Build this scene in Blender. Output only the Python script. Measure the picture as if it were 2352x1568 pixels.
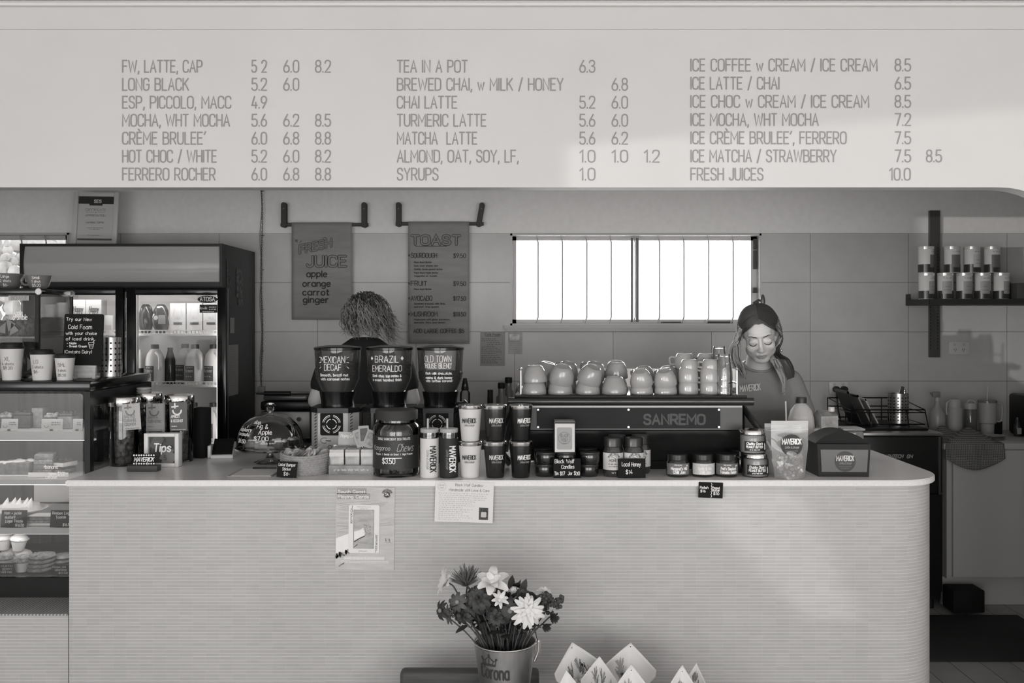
import bpy, bmesh, math, random
from math import pi, sin, cos, sqrt, atan2, radians as rad
from mathutils import Vector as V, Matrix as Mx, Euler

for _o in list(bpy.data.objects): bpy.data.objects.remove(_o)
SC = bpy.context.scene
COL = SC.collection
rnd = random.Random(7)

# ------------------------------------------------------------------ camera, sky, lights, exposure
F, CX, CY, EYE = 2100.0, 1200.0, 740.0, 1.56
def X(px, Y): return (px - CX) * Y / F
def Z(py, Y): return EYE + (CY - py) * Y / F
cam_d = bpy.data.cameras.new('camera')
cam_d.sensor_width = 36.0
cam_d.lens = F / 2352 * 36
cam_d.shift_x = -(CX - 1176) / 2352
cam_d.shift_y = -(784 - CY) / 2352
cam_d.clip_start = 0.02
cam = bpy.data.objects.new('camera', cam_d); COL.objects.link(cam)
cam.location = (0, 0, EYE); cam.rotation_euler = (pi/2, 0, 0)
SC.camera = cam

SC.view_settings.view_transform = 'Standard'
SC.view_settings.look = 'None'
SC.view_settings.gamma = 1.0
SC.view_settings.use_curve_mapping = False
SC.view_settings.exposure = 0.0
SC.cycles.max_bounces = 10
SC.cycles.transparent_max_bounces = 24
SC.cycles.caustics_reflective = False
SC.cycles.caustics_refractive = False

world = bpy.data.worlds.new('sky'); SC.world = world; world.use_nodes = True
_bg = world.node_tree.nodes['Background']
_bg.inputs[0].default_value = (1, 1, 1, 1); _bg.inputs[1].default_value = 1.7

def area(name, loc, rot, sx, sy, power, portal=False, spread=180):
    d = bpy.data.lights.new(name, 'AREA'); d.shape = 'RECTANGLE'; d.size = sx; d.size_y = sy; d.energy = power
    d.color = (1, .992, .985); d.spread = rad(spread)
    if portal: d.cycles.is_portal = True
    o = bpy.data.objects.new(name, d); COL.objects.link(o); o.location = loc; o.rotation_euler = rot
    return o
# daylight through the shopfront glazing behind the camera (the openings in wall_front)
area('daylight_shopfront_left', (-1.9, -2.78, .95), (pi/2, 0, 0), 3.2, 1.45, 86)
area('daylight_shopfront_right', (1.8, -2.78, .95), (pi/2, 0, 0), 3.2, 1.45, 86)
area('skylight_shopfront', (0, -2.78, 2.08), (pi/2, 0, 0), 6.6, .7, 56)
# portal and daylight at the kitchen window
area('portal_kitchen_window', (.69, 5.62, 1.82), (-pi/2, 0, 0), 1.5, .52, 1, portal=True)
area('daylight_kitchen_window', (.69, 5.76, 1.82), (-pi/2, 0, 0), 1.5, .55, 42)
# spot standing in for reflected sun, aimed through the added opening on the left
sp = bpy.data.lights.new('sun_glare_spot', 'SPOT'); sp.energy = 4300; sp.spot_size = rad(22); sp.spot_blend = .15
sp.shadow_soft_size = .06; sp.color = (1, .985, .96)
spo = bpy.data.objects.new('sun_glare_spot', sp); COL.objects.link(spo)
spo.location = (-14.0, -10.9, 1.05)
spo.rotation_euler = (V((1.6, 3.4, 1.5)) - V(spo.location)).to_track_quat('-Z', 'Y').to_euler()

# ------------------------------------------------------------------ materials
_mats = {}
def tint(v): return (v, v * .982, v * .968, 1)
def M(name, v=.5, rough=.5, metal=0.0, spec=.5, coat=0.0, noise=None, emit=0, sub=0):
    if name in _mats: return _mats[name]
    m = bpy.data.materials.new(name); m.use_nodes = True; nt = m.node_tree
    b = nt.nodes['Principled BSDF']
    b.inputs['Base Color'].default_value = tint(v); b.inputs['Roughness'].default_value = rough
    b.inputs['Metallic'].default_value = metal; b.inputs['Specular IOR Level'].default_value = spec
    b.inputs['Coat Weight'].default_value = coat
    if sub:
        b.inputs['Subsurface Weight'].default_value = sub; b.inputs['Subsurface Radius'].default_value = (.012, .009, .007)
        b.inputs['Subsurface Scale'].default_value = .5
    if emit:
        b.inputs['Emission Color'].default_value = (1, .99, .98, 1); b.inputs['Emission Strength'].default_value = emit
    if noise:                                        # (scale, amount, bump)
        sc_, am, bu = noise[:3]
        tc = nt.nodes.new('ShaderNodeTexCoord'); mp = nt.nodes.new('ShaderNodeMapping')
        if len(noise) > 3: mp.inputs['Scale'].default_value = noise[3]
        n = nt.nodes.new('ShaderNodeTexNoise'); n.inputs['Scale'].default_value = sc_; n.inputs['Detail'].default_value = 5
        nt.links.new(tc.outputs['Object'], mp.inputs[0]); nt.links.new(mp.outputs[0], n.inputs['Vector'])
        rp = nt.nodes.new('ShaderNodeMapRange'); rp.inputs['From Min'].default_value = .3; rp.inputs['From Max'].default_value = .7
        rp.inputs['To Min'].default_value = v * (1 - am); rp.inputs['To Max'].default_value = v * (1 + am)
        nt.links.new(n.outputs['Fac'], rp.inputs['Value'])
        cc = nt.nodes.new('ShaderNodeCombineColor')
        for k, s in enumerate((1, .982, .968)):
            mm = nt.nodes.new('ShaderNodeMath'); mm.operation = 'MULTIPLY'; mm.inputs[1].default_value = s
            nt.links.new(rp.outputs[0], mm.inputs[0]); nt.links.new(mm.outputs[0], cc.inputs[k])
        nt.links.new(cc.outputs[0], b.inputs['Base Color'])
        if bu:
            bp = nt.nodes.new('ShaderNodeBump'); bp.inputs['Strength'].default_value = bu; bp.inputs['Distance'].default_value = .004
            nt.links.new(n.outputs['Fac'], bp.inputs['Height']); nt.links.new(bp.outputs[0], b.inputs['Normal'])
    _mats[name] = m
    return m

def glass(name, tintv=.93, refl=1.0, rough=.02, edge=.5, milk=0.0, milkv=.8, through=False):
    """thin clear sheet: see-through with a grazing reflection, darker where seen edge-on"""
    if name in _mats: return _mats[name]
    m = bpy.data.materials.new(name); m.use_nodes = True; nt = m.node_tree; nt.nodes.clear()
    out = nt.nodes.new('ShaderNodeOutputMaterial')
    tr = nt.nodes.new('ShaderNodeBsdfTransparent'); gl = nt.nodes.new('ShaderNodeBsdfGlossy'); gl.inputs['Roughness'].default_value = rough
    gl.inputs['Color'].default_value = (1, 1, 1, 1)
    fr = nt.nodes.new('ShaderNodeFresnel'); fr.inputs['IOR'].default_value = 1.45
    lw = nt.nodes.new('ShaderNodeLayerWeight'); lw.inputs['Blend'].default_value = .35
    mr = nt.nodes.new('ShaderNodeMapRange'); mr.inputs['To Min'].default_value = tintv; mr.inputs['To Max'].default_value = tintv * (1 - edge)
    nt.links.new(lw.outputs['Facing'], mr.inputs['Value']); nt.links.new(mr.outputs[0], tr.inputs['Color'])
    mu = nt.nodes.new('ShaderNodeMath'); mu.operation = 'MULTIPLY'; mu.inputs[1].default_value = refl; mu.use_clamp = True
    nt.links.new(fr.outputs[0], mu.inputs[0])
    mx = nt.nodes.new('ShaderNodeMixShader')
    nt.links.new(mu.outputs[0], mx.inputs[0]); nt.links.new(tr.outputs[0], mx.inputs[1]); nt.links.new(gl.outputs[0], mx.inputs[2])
    last = mx.outputs[0]
    if milk:
        df = nt.nodes.new('ShaderNodeBsdfDiffuse'); df.inputs['Color'].default_value = tint(milkv)
        m2 = nt.nodes.new('ShaderNodeMixShader'); m2.inputs[0].default_value = milk
        nt.links.new(last, m2.inputs[1])
        if through:                                   # frosted sheet that also glows with the light from behind it
            tl = nt.nodes.new('ShaderNodeBsdfTranslucent'); tl.inputs['Color'].default_value = tint(milkv); m3 = nt.nodes.new('ShaderNodeMixShader'); m3.inputs[0].default_value = .6
            nt.links.new(df.outputs[0], m3.inputs[1]); nt.links.new(tl.outputs[0], m3.inputs[2]); df = m3
        nt.links.new(df.outputs[0], m2.inputs[2]); last = m2.outputs[0]
    nt.links.new(last, out.inputs[0])
    _mats[name] = m
    return m

def brickmat(name, v, mv, bw, bh, mortar, var, rough=.5, uv=False, off=(0, 0), noise=.0, offset=0.0, bump=.3, axes='xz', nscale=6):
    if name in _mats: return _mats[name]
    m = bpy.data.materials.new(name); m.use_nodes = True; nt = m.node_tree; b = nt.nodes['Principled BSDF']
    b.inputs['Roughness'].default_value = rough
    tc = nt.nodes.new('ShaderNodeTexCoord')
    if uv: src = tc.outputs['UV']
    else:
        sx = nt.nodes.new('ShaderNodeSeparateXYZ'); cx = nt.nodes.new('ShaderNodeCombineXYZ')
        nt.links.new(tc.outputs['Object'], sx.inputs[0])
        nt.links.new(sx.outputs['XYZ'.index(axes[0].upper())], cx.inputs[0]); nt.links.new(sx.outputs['XYZ'.index(axes[1].upper())], cx.inputs[1]); src = cx.outputs[0]
    mp = nt.nodes.new('ShaderNodeMapping'); mp.inputs['Location'].default_value = (off[0], off[1], 0)
    nt.links.new(src, mp.inputs[0])
    br = nt.nodes.new('ShaderNodeTexBrick'); br.offset = offset; br.squash = 1
    br.inputs['Scale'].default_value = 1; br.inputs['Brick Width'].default_value = bw; br.inputs['Row Height'].default_value = bh
    br.inputs['Mortar Size'].default_value = mortar; br.inputs['Mortar Smooth'].default_value = .3; br.inputs['Bias'].default_value = 0
    br.inputs['Color1'].default_value = tint(v * (1 - var)); br.inputs['Color2'].default_value = tint(v * (1 + var)); br.inputs['Mortar'].default_value = tint(mv)
    nt.links.new(mp.outputs[0], br.inputs['Vector'])
    last = br.outputs['Color']
    if noise:
        n = nt.nodes.new('ShaderNodeTexNoise'); n.inputs['Scale'].default_value = nscale; n.inputs['Detail'].default_value = 6; n.inputs['Roughness'].default_value = .65
        nt.links.new(tc.outputs['Object'], n.inputs['Vector'])
        mr = nt.nodes.new('ShaderNodeMapRange'); mr.inputs['From Min'].default_value = .3; mr.inputs['From Max'].default_value = .7
        mr.inputs['To Min'].default_value = 1 - noise; mr.inputs['To Max'].default_value = 1 + noise
        nt.links.new(n.outputs['Fac'], mr.inputs['Value'])
        mm = nt.nodes.new('ShaderNodeMix'); mm.data_type = 'RGBA'; mm.blend_type = 'MULTIPLY'; mm.inputs['Factor'].default_value = 1
        nt.links.new(last, mm.inputs['A']); nt.links.new(mr.outputs[0], mm.inputs['B']); last = mm.outputs['Result']
    nt.links.new(last, b.inputs['Base Color'])
    if bump:
        bp = nt.nodes.new('ShaderNodeBump'); bp.inputs['Strength'].default_value = bump; bp.inputs['Distance'].default_value = .002; bp.invert = True
        nt.links.new(br.outputs['Fac'], bp.inputs['Height']); nt.links.new(bp.outputs[0], b.inputs['Normal'])
    _mats[name] = m
    return m

def mosaic(name, v, gv, rh, bw):
    m = brickmat(name, v, gv, 60.0, rh, .0012, 0, .35, uv=True, noise=.05, bump=.4, nscale=3)
    nt = m.node_tree; b = nt.nodes['Principled BSDF']; src = b.inputs['Base Color'].links[0].from_socket
    br = nt.nodes.new('ShaderNodeTexBrick'); br.offset = 0
    for k, q in (('Scale', 1), ('Brick Width', bw), ('Row Height', rh), ('Mortar Size', .0007), ('Mortar Smooth', .3), ('Bias', 0)): br.inputs[k].default_value = q
    br.inputs['Color1'].default_value = (.95, .95, .95, 1); br.inputs['Color2'].default_value = (1.03, 1.03, 1.03, 1); br.inputs['Mortar'].default_value = (1.07, 1.07, 1.07, 1)
    nt.links.new(nt.nodes['Mapping'].outputs[0], br.inputs['Vector'])
    mm = nt.nodes.new('ShaderNodeMix'); mm.data_type = 'RGBA'; mm.blend_type = 'MULTIPLY'; mm.inputs['Factor'].default_value = 1
    nt.links.new(src, mm.inputs['A']); nt.links.new(br.outputs['Color'], mm.inputs['B']); nt.links.new(mm.outputs['Result'], b.inputs['Base Color'])
    return m

# common materials (linear reflectance)
BLACK = M('black_plastic', .009, .38, spec=.35); BLKM = M('black_matt', .009, .75, spec=.2); BLKG = M('black_gloss', .006, .14, spec=.4)
CHALK = M('chalkboard_black', .012, .85, spec=.2); WHITE = M('white_paint', .72, .6); PAPER = M('white_paper', .70, .8)
INKD = M('dark_ink', .03, .7); INKW = M('white_ink', .8, .6); INKG = M('grey_ink', .25, .7); INKM = M('mid_grey_ink', .12, .7)
STEEL = M('brushed_steel', .55, .28, 1); CHROME = M('chrome', .75, .08, 1); DKSTEEL = M('dark_steel', .18, .35, 1)
CERAM = M('grey_glazed_ceramic', .34, .16, 0, .6, .3)
GLASS = glass('clear_glass', .95, 1.0); PANE = glass('glass_pane', .96, .9, .01, .2); JAR = glass('jar_glass', .93, 1.3, .02, .55)
WOODL = M('light_timber', .42, .55, noise=(9, .25, .1, (1, 6, 6)))

# ------------------------------------------------------------------ mesh builder
class B:
    def __init__(s): s.v = []; s.f = []; s.uv = None
    def add(s, vs, fs, mx=None):
        o = len(s.v)
        s.v += [tuple(mx @ V(p)) for p in vs] if mx else [tuple(p) for p in vs]
        s.f += [tuple(i + o for i in f) for f in fs]
        return s
    def box(s, x0, x1, y0, y1, z0, z1, mx=None):
        return s.add([(x0,y0,z0),(x1,y0,z0),(x1,y1,z0),(x0,y1,z0),(x0,y0,z1),(x1,y0,z1),(x1,y1,z1),(x0,y1,z1)],
                     [(0,3,2,1),(4,5,6,7),(0,1,5,4),(1,2,6,5),(2,3,7,6),(3,0,4,7)], mx)
    def rbox(s, x0, x1, y0, y1, z0, z1, r=.004, seg=2, mx=None):
        bm = bmesh.new(); bmesh.ops.create_cube(bm, size=1)
        for q in bm.verts: q.co = V(((x0+x1)/2+q.co.x*(x1-x0), (y0+y1)/2+q.co.y*(y1-y0), (z0+z1)/2+q.co.z*(z1-z0)))
        r = min(r, .49*min(x1-x0, y1-y0, z1-z0))
        bmesh.ops.bevel(bm, geom=bm.edges[:], offset=r, segments=seg, affect='EDGES', profile=.5)
        bm.verts.index_update()
        s.add([q.co[:] for q in bm.verts], [tuple(q.index for q in f.verts) for f in bm.faces], mx); bm.free(); return s
    def lathe(s, prof, seg=32, mx=None, sx=1.0, sy=1.0, a0=0.0, a1=2*pi):
        full = abs(a1 - a0 - 2*pi) < 1e-6; n = seg if full else seg + 1
        vs = []; rings = []
        for r, z in prof:
            if r < 1e-6: rings.append([len(vs)]); vs.append((0, 0, z))
            else:
                rings.append(list(range(len(vs), len(vs)+n)))
                vs += [(r*sx*cos(a0+(a1-a0)*k/seg), r*sy*sin(a0+(a1-a0)*k/seg), z) for k in range(n)]
        fs = []
        for a, b in zip(rings, rings[1:]):
            for k in range(seg):
                k2 = (k+1) % n
                if len(a) == 1 and len(b) == 1: continue
                if len(a) == 1: fs.append((a[0], b[k2], b[k]))
                elif len(b) == 1: fs.append((a[k], a[k2], b[0]))
                else: fs.append((a[k], a[k2], b[k2], b[k]))
        return s.add(vs, fs, mx)
    def cyl(s, r, z0, z1, seg=24, mx=None, r1=None):
        return s.lathe([(0,z0),(r,z0),(r if r1 is None else r1,z1),(0,z1)], seg, mx)
    def tube(s, pts, r, seg=8, closed=False, flat=1.0, mx=None):
        pts = [V(p) for p in pts]; n = len(pts)
        rr = r if hasattr(r, '__len__') else [r]*n
        tan = []
        for i in range(n):
            a = pts[(i-1) % n] if (closed or i) else pts[0]; b = pts[(i+1) % n] if (closed or i < n-1) else pts[-1]
            t = (b-a); tan.append(t.normalized() if t.length > 1e-9 else V((0,0,1)))
        up = V((0,0,1)) if abs(tan[0].z) < .9 else V((0,1,0))
        nx = tan[0].cross(up).normalized(); vs = []
        for i in range(n):
            nx = (nx - tan[i]*nx.dot(tan[i])); nx = nx.normalized() if nx.length > 1e-6 else tan[i].orthogonal().normalized()
            ny = tan[i].cross(nx)
            vs += [tuple(pts[i] + (nx*cos(2*pi*k/seg) + ny*sin(2*pi*k/seg)*flat)*rr[i]) for k in range(seg)]
        fs = []
        for i in range(n if closed else n-1):
            j = (i+1) % n
            for k in range(seg): fs.append((i*seg+k, i*seg+(k+1)%seg, j*seg+(k+1)%seg, j*seg+k))
        if not closed: fs += [tuple(reversed(range(seg))), tuple(range((n-1)*seg, n*seg))]
        return s.add(vs, fs, mx)
    def prism(s, poly, y0, y1, mx=None):                 # polygon in x,z pushed along y
        n = len(poly)
        vs = [(p[0], y0, p[1]) for p in poly] + [(p[0], y1, p[1]) for p in poly]
        return s.add(vs, [tuple(range(n)), tuple(reversed(range(n, 2*n)))] + [(i, n+i, n+(i+1)%n, (i+1)%n) for i in range(n)], mx)
    def slab(s, poly, z0, z1, mx=None):                  # polygon in x,y pushed along z
        n = len(poly)
        vs = [(p[0], p[1], z0) for p in poly] + [(p[0], p[1], z1) for p in poly]
        return s.add(vs, [tuple(reversed(range(n))), tuple(range(n, 2*n))] + [(i, (i+1)%n, n+(i+1)%n, n+i) for i in range(n)], mx)
    def ell(s, c, r, seg=16, rings=10, mx=None):
        m = Mx.Translation(c); m = mx @ m if mx else m
        rx, ry, rz = r if hasattr(r, '__len__') else (r, r, r)
        return s.lathe([(max(0, sin(pi*k/rings)), -cos(pi*k/rings)) for k in range(rings+1)], seg, m @ Mx.Diagonal((rx, ry, rz, 1)))
    def grid(s, fn, nu, nv, mx=None):
        vs = [fn(i/nu, j/nv) for j in range(nv+1) for i in range(nu+1)]
        return s.add(vs, [(j*(nu+1)+i, j*(nu+1)+i+1, (j+1)*(nu+1)+i+1, (j+1)*(nu+1)+i) for j in range(nv) for i in range(nu)], mx)
    def build(s, name, mat, parent=None, smooth=40, loc=None, rot=None, uvs=None):
        me = bpy.data.meshes.new(name); me.from_pydata(s.v, [], s.f); me.update()
        me.materials.append(mat)
        if smooth:
            me.polygons.foreach_set('use_smooth', [True]*len(me.polygons))
            me.set_sharp_from_angle(angle=rad(smooth))
        if uvs:
            l = me.uv_layers.new(name='UVMap')
            for lp in me.loops: l.data[lp.index].uv = uvs[lp.vertex_index]
        o = bpy.data.objects.new(name, me); COL.objects.link(o)
        if parent: o.parent = parent
        if loc is not None: o.location = loc
        if rot is not None: o.rotation_euler = rot
        return o

def rot(axis, deg, at=(0,0,0)):
    return Mx.Translation(at) @ Mx.Rotation(rad(deg), 4, axis) @ Mx.Translation(-V(at))
def tag(o, label=None, cat=None, group=None, kind=None):
    if label: o['label'] = label
    if cat: o['category'] = cat
    if group: o['group'] = group
    if kind: o['kind'] = kind
    return o
def thing(name, label, cat, loc=(0,0,0), rz=0.0, group=None, rot=None):
    o = bpy.data.objects.new(name, None); COL.objects.link(o); o.location = loc
    o.rotation_euler = rot if rot else (0, 0, rz); o.empty_display_size = .05
    return tag(o, label, cat, group)
def dup(root, loc=None, rz=None, label=None, group=None):
    def cp(o, par):
        c = o.copy(); COL.objects.link(c)
        if par: c.parent = par
        for ch in o.children: cp(ch, c)
        return c
    r = cp(root, None)
    if loc is not None: r.location = loc
    if rz is not None: r.rotation_euler = (0, 0, rz)
    if label: r['label'] = label
    if group: r['group'] = group
    return r
def struct(o): o['kind'] = 'structure'; return o
def solid(o, t, off=-1):
    m = o.modifiers.new('thickness', 'SOLIDIFY'); m.thickness = t; m.offset = off; return o
def circ(r, n=32, c=(0,0), rx=None): return [(c[0]+(rx or r)*cos(2*pi*k/n), c[1]+r*sin(2*pi*k/n)) for k in range(n)]
def rrect(x0, x1, z0, z1, r, n=5):
    p = []
    for cx, cz, a in ((x1-r, z1-r, 0), (x0+r, z1-r, pi/2), (x0+r, z0+r, pi), (x1-r, z0+r, 1.5*pi)):
        p += [(cx+r*cos(a+pi/2*k/n), cz+r*sin(a+pi/2*k/n)) for k in range(n+1)]
    return p
def crom(P, n=4, closed=False):
    P = [V(p) for p in P]; out = []
    m = len(P)
    for i in range(m if closed else m-1):
        p1, p2 = P[i], P[(i+1) % m]
        p0 = P[(i-1) % m] if (closed or i) else p1*2-p2
        p3 = P[(i+2) % m] if (closed or i < m-2) else p2*2-p1
        for k in range(n):
            t = k/n
            out.append(.5*((2*p1) + (p2-p0)*t + (2*p0-5*p1+4*p2-p3)*t*t + (3*p1-p0-3*p2+p3)*t**3))
    if not closed: out.append(P[-1])
    return out

# ------------------------------------------------------------------ stroke lettering
_G = {
'A':"6|L0,0 3,10 6,0|L1.1,3.4 4.9,3.4",'B':"5.6|L2.8,0 0,0 0,10 2.8,10|C2.8,10 4.6,9.5 5.2,7.7 4.6,5.8 2.8,5.3|L0,5.3 2.8,5.3|C2.8,5.3 5,4.8 5.6,2.7 5,.6 2.8,0",
'C':"5.4|C5.4,7.6 5,9.3 2.8,10 .6,9.3 0,7.4 0,2.6 .6,.7 2.8,0 5,.7 5.4,2.4",'D':"5.6|L2.6,10 0,10 0,0 2.6,0|C2.6,10 5,9.2 5.6,7 5.6,3 5,.8 2.6,0",
'E':"4.8|L4.8,10 0,10 0,0 4.8,0|L0,5.2 4.2,5.2",'F':"4.8|L4.8,10 0,10 0,0|L0,5.2 4.2,5.2",
'G':"5.6|C5.5,7.6 5,9.3 2.8,10 .6,9.3 0,7.4 0,2.6 .6,.7 2.8,0 5,.7 5.6,2.6|L5.6,2.6 5.6,4.8 3.2,4.8",
'H':"5.6|L0,0 0,10|L5.6,0 5.6,10|L0,5.2 5.6,5.2",'I':".1|L0,0 0,10",'J':"4|C0,2 .4,.6 1.8,0 3.4,.7 4,2.6|L4,2.6 4,10",
'K':"5.6|L0,0 0,10|L5.4,10 0,4|L1.9,5.8 5.6,0",'L':"4.4|L0,10 0,0 4.4,0",'M':"7|L0,0 0,10 3.5,3.5 7,10 7,0",'N':"5.8|L0,0 0,10 5.8,0 5.8,10",
'O':"5.8|C2.9,10 .7,9.3 0,7.4 0,2.6 .7,.7 2.9,0 5.1,.7 5.8,2.6 5.8,7.4 5.1,9.3 2.9,10",
'P':"5.4|L0,0 0,10 2.8,10|C2.8,10 4.8,9.4 5.4,7.3 4.8,5.2 2.8,4.5|L2.8,4.5 0,4.5",'Q':"5.8|C2.9,10 .7,9.3 0,7.4 0,2.6 .7,.7 2.9,0 5.1,.7 5.8,2.6 5.8,7.4 5.1,9.3 2.9,10|L3.6,2.6 6,-.4",
'R':"5.6|L0,0 0,10 2.8,10|C2.8,10 4.8,9.4 5.4,7.3 4.8,5.2 2.8,4.5|L0,4.5 2.9,4.5 5.6,0",
'S':"5.4|C5.2,7.8 4.6,9.4 2.7,10 .8,9.4 .2,7.6 .9,5.9 2.7,5.2 4.6,4.4 5.4,2.6 4.7,.7 2.7,0 .7,.6 0,2.2",
'T':"5.4|L0,10 5.4,10|L2.7,10 2.7,0",'U':"5.6|L0,10 0,2.6|C0,2.6 .7,.7 2.8,0 4.9,.7 5.6,2.6|L5.6,2.6 5.6,10",'V':"6|L0,10 3,0 6,10",
'W':"8.6|L0,10 2,0 4.3,9 6.6,0 8.6,10",'X':"5.8|L0,0 5.8,10|L0,10 5.8,0",'Y':"5.8|L0,10 2.9,4.6 5.8,10|L2.9,4.6 2.9,0",'Z':"5.2|L0,10 5.2,10 0,0 5.2,0",
'0':"5.2|C2.6,10 .6,9.2 0,7 0,3 .6,.8 2.6,0 4.6,.8 5.2,3 5.2,7 4.6,9.2 2.6,10",'1':"2.4|L0,8 2.2,10 2.2,0",
'2':"5.2|C0,7.6 .6,9.4 2.6,10 4.7,9.3 5.1,7.4 4.5,5.4 3,3.4|L3,3.4 0,0 5.2,0",'3':"5.2|C0,8 .7,9.5 2.5,10 4.5,9.3 4.9,7.6 4.2,5.9 2.2,5.3|C2.2,5.3 4.5,4.7 5.2,2.7 4.5,.7 2.5,0 .6,.6 0,2",
'4':"5.2|L3.8,0 3.8,5|L2.6,10 0,2.4 5.2,2.4",'5':"5.2|L4.7,10 .5,10 .2,5.4|C.2,5.4 2.4,6 4.5,5.3 5.2,3 4.5,.7 2.4,0 .5,.6 0,1.8",
'6':"5.2|L3.6,10 .6,5|C.6,5 0,2.8 .7,.7 2.6,0 4.5,.7 5.2,2.9 4.5,5 2.6,5.7 .8,4.9",'7':"5|L0,10 5,10 1.8,0",
'8':"5.2|C2.6,5.3 .8,6 .3,7.7 .9,9.4 2.6,10 4.3,9.4 4.9,7.7 4.4,6 2.6,5.3 .6,4.5 0,2.7 .7,.7 2.6,0 4.5,.7 5.2,2.7 4.6,4.5 2.6,5.3",
'9':"5.2|L1.6,0 4.6,5|C4.6,5 5.2,7.2 4.5,9.3 2.6,10 .7,9.3 0,7.1 .7,5 2.6,4.3 4.4,5.1",
'.':".2|L0,0 0,.5",',':".6|L.6,.8 0,-1.6",'/':"3.6|L0,-.8 3.6,10.6",'-':"3|L0,4.2 3,4.2","'":".4|L.4,10 0,8",'"':"1.4|L.2,10 0,8|L1.4,10 1.2,8",
'$':"5.4|C5.2,7.8 4.6,9.4 2.7,10 .8,9.4 .2,7.6 .9,5.9 2.7,5.2 4.6,4.4 5.4,2.6 4.7,.7 2.7,0 .7,.6 0,2.2|L2.7,-1.2 2.7,11.2",
'&':"6|C6,0 3.6,3 1.4,6.4 1.4,8.6 2.8,10 4.2,8.6 3.6,6.6 .8,4 .2,2 1.4,.2 3.4,.2 5,1.6 6,4",'+':"4|L0,4.4 4,4.4|L2,2.2 2,6.6",'(':"1.6|C1.6,11 .2,8 0,5 .2,2 1.6,-1",')':"1.6|C0,11 1.4,8 1.6,5 1.4,2 0,-1",
'|':".2|L0,-1 0,10.5",'*':"2|L0,5 2,5|L.4,3.6 1.6,6.4|L1.6,3.6 .4,6.4",'\u00c8':"4.8|L4.8,10 0,10 0,0 4.8,0|L0,5.2 4.2,5.2|L1.2,12.8 2.8,11.2",'\u00b4':"1.2|L0,8.2 1.4,10.6",
'a':"4.4|C4.4,5.2 2.4,6.6 .4,5.4 0,3 .6,.8 2.2,0 4,.9 4.4,2.4|L4.4,6.4 4.4,0",'b':"4.5|L0,10 0,0|C0,4.6 2,6.6 4,5.6 4.5,3.3 3.9,.9 2,0 0,1.6",
'c':"4.2|C4.1,5.4 2.4,6.6 .5,5.4 0,3.3 .5,1 2.3,0 4.2,1.2",'d':"4.5|L4.5,10 4.5,0|C4.5,4.6 2.5,6.6 .5,5.6 0,3.3 .6,.9 2.5,0 4.5,1.6",
'e':"4.4|L.1,3.4 4.3,3.5|C4.3,3.5 3.9,5.7 2.3,6.6 .5,5.5 0,3.3 .5,.9 2.3,0 4.2,1",'f':"3|C3.2,9.6 2,10 1.2,8.6 1.2,6 1.2,0|L0,6.4 2.8,6.4",
'g':"4.4|C4.4,5.2 2.3,6.6 .3,5.3 0,3.4 .5,1.2 2.2,.5 4.2,1.8|C4.4,6.4 4.4,0 4,-2.4 2.2,-3.2 .2,-2.4",'h':"4.2|L0,10 0,0|C0,4.4 2,6.6 3.8,5.6 4.2,3.8 4.2,0",
'i':".1|L0,6.5 0,0|L0,8.6 0,9.2",'j':"1|C.8,6.5 .8,-1 .3,-2.8 -1,-3|L.8,8.6 .8,9.2",'k':"4|L0,10 0,0|L3.8,6.4 0,2.6|L1.2,3.8 4,0",'l':".1|L0,10 0,0",
'm':"6.5|L0,6.5 0,0|C0,4.6 1.6,6.6 3,5.6 3.2,3.8 3.2,0|C3.2,4.6 4.8,6.6 6.3,5.6 6.5,3.8 6.5,0",'n':"4.2|L0,6.5 0,0|C0,4.4 2,6.6 3.8,5.6 4.2,3.8 4.2,0",
'o':"4.6|C2.3,6.6 .6,5.7 0,3.3 .6,.9 2.3,0 4,.9 4.6,3.3 4,5.7 2.3,6.6",'p':"4.5|L0,6.5 0,-3.2|C0,4.6 2,6.6 4,5.6 4.5,3.3 3.9,.9 2,0 0,1.6",
'q':"4.5|L4.5,6.5 4.5,-3.2|C4.5,4.6 2.5,6.6 .5,5.6 0,3.3 .6,.9 2.5,0 4.5,1.6",'r':"2.8|L0,6.5 0,0|C0,3.8 1,5.9 2.8,6.5",
's':"3.8|C3.7,5.5 2,6.6 .3,5.4 .8,3.9 2.8,3 3.8,1.6 2.4,0 0,.9",'t':"3|C1.1,9 1.1,1.4 1.8,.1 3,.5|L0,6.4 2.8,6.4",
'u':"4.2|C0,6.5 0,2.2 .8,.3 2.4,0 4.2,2|L4.2,6.5 4.2,0",'v':"4.2|L0,6.5 2.1,0 4.2,6.5",'w':"6.2|L0,6.5 1.5,0 3.1,5.4 4.7,0 6.2,6.5",
'x':"4|L0,0 4,6.5|L0,6.5 4,0",'y':"4.4|L0,6.5 2.2,.4|L4.4,6.5 1,-3.2",'z':"3.8|L0,6.5 3.8,6.5 0,0 3.8,0",
}
_GP = {}
def glyph(c):
    if c in _GP: return _GP[c]
    if c not in _G: c = c.lower() if c.lower() in _G else '-'
    p = _G[c].split('|'); st = []
    for s in p[1:]:
        pts = [tuple(float(q) for q in t.split(',')) for t in s[1:].split()]
        st.append([tuple(q) for q in crom([V((a, b)) for a, b in pts], 3)] if s[0] == 'C' else pts)
    _GP[c] = (float(p[0]), st); return _GP[c]
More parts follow.
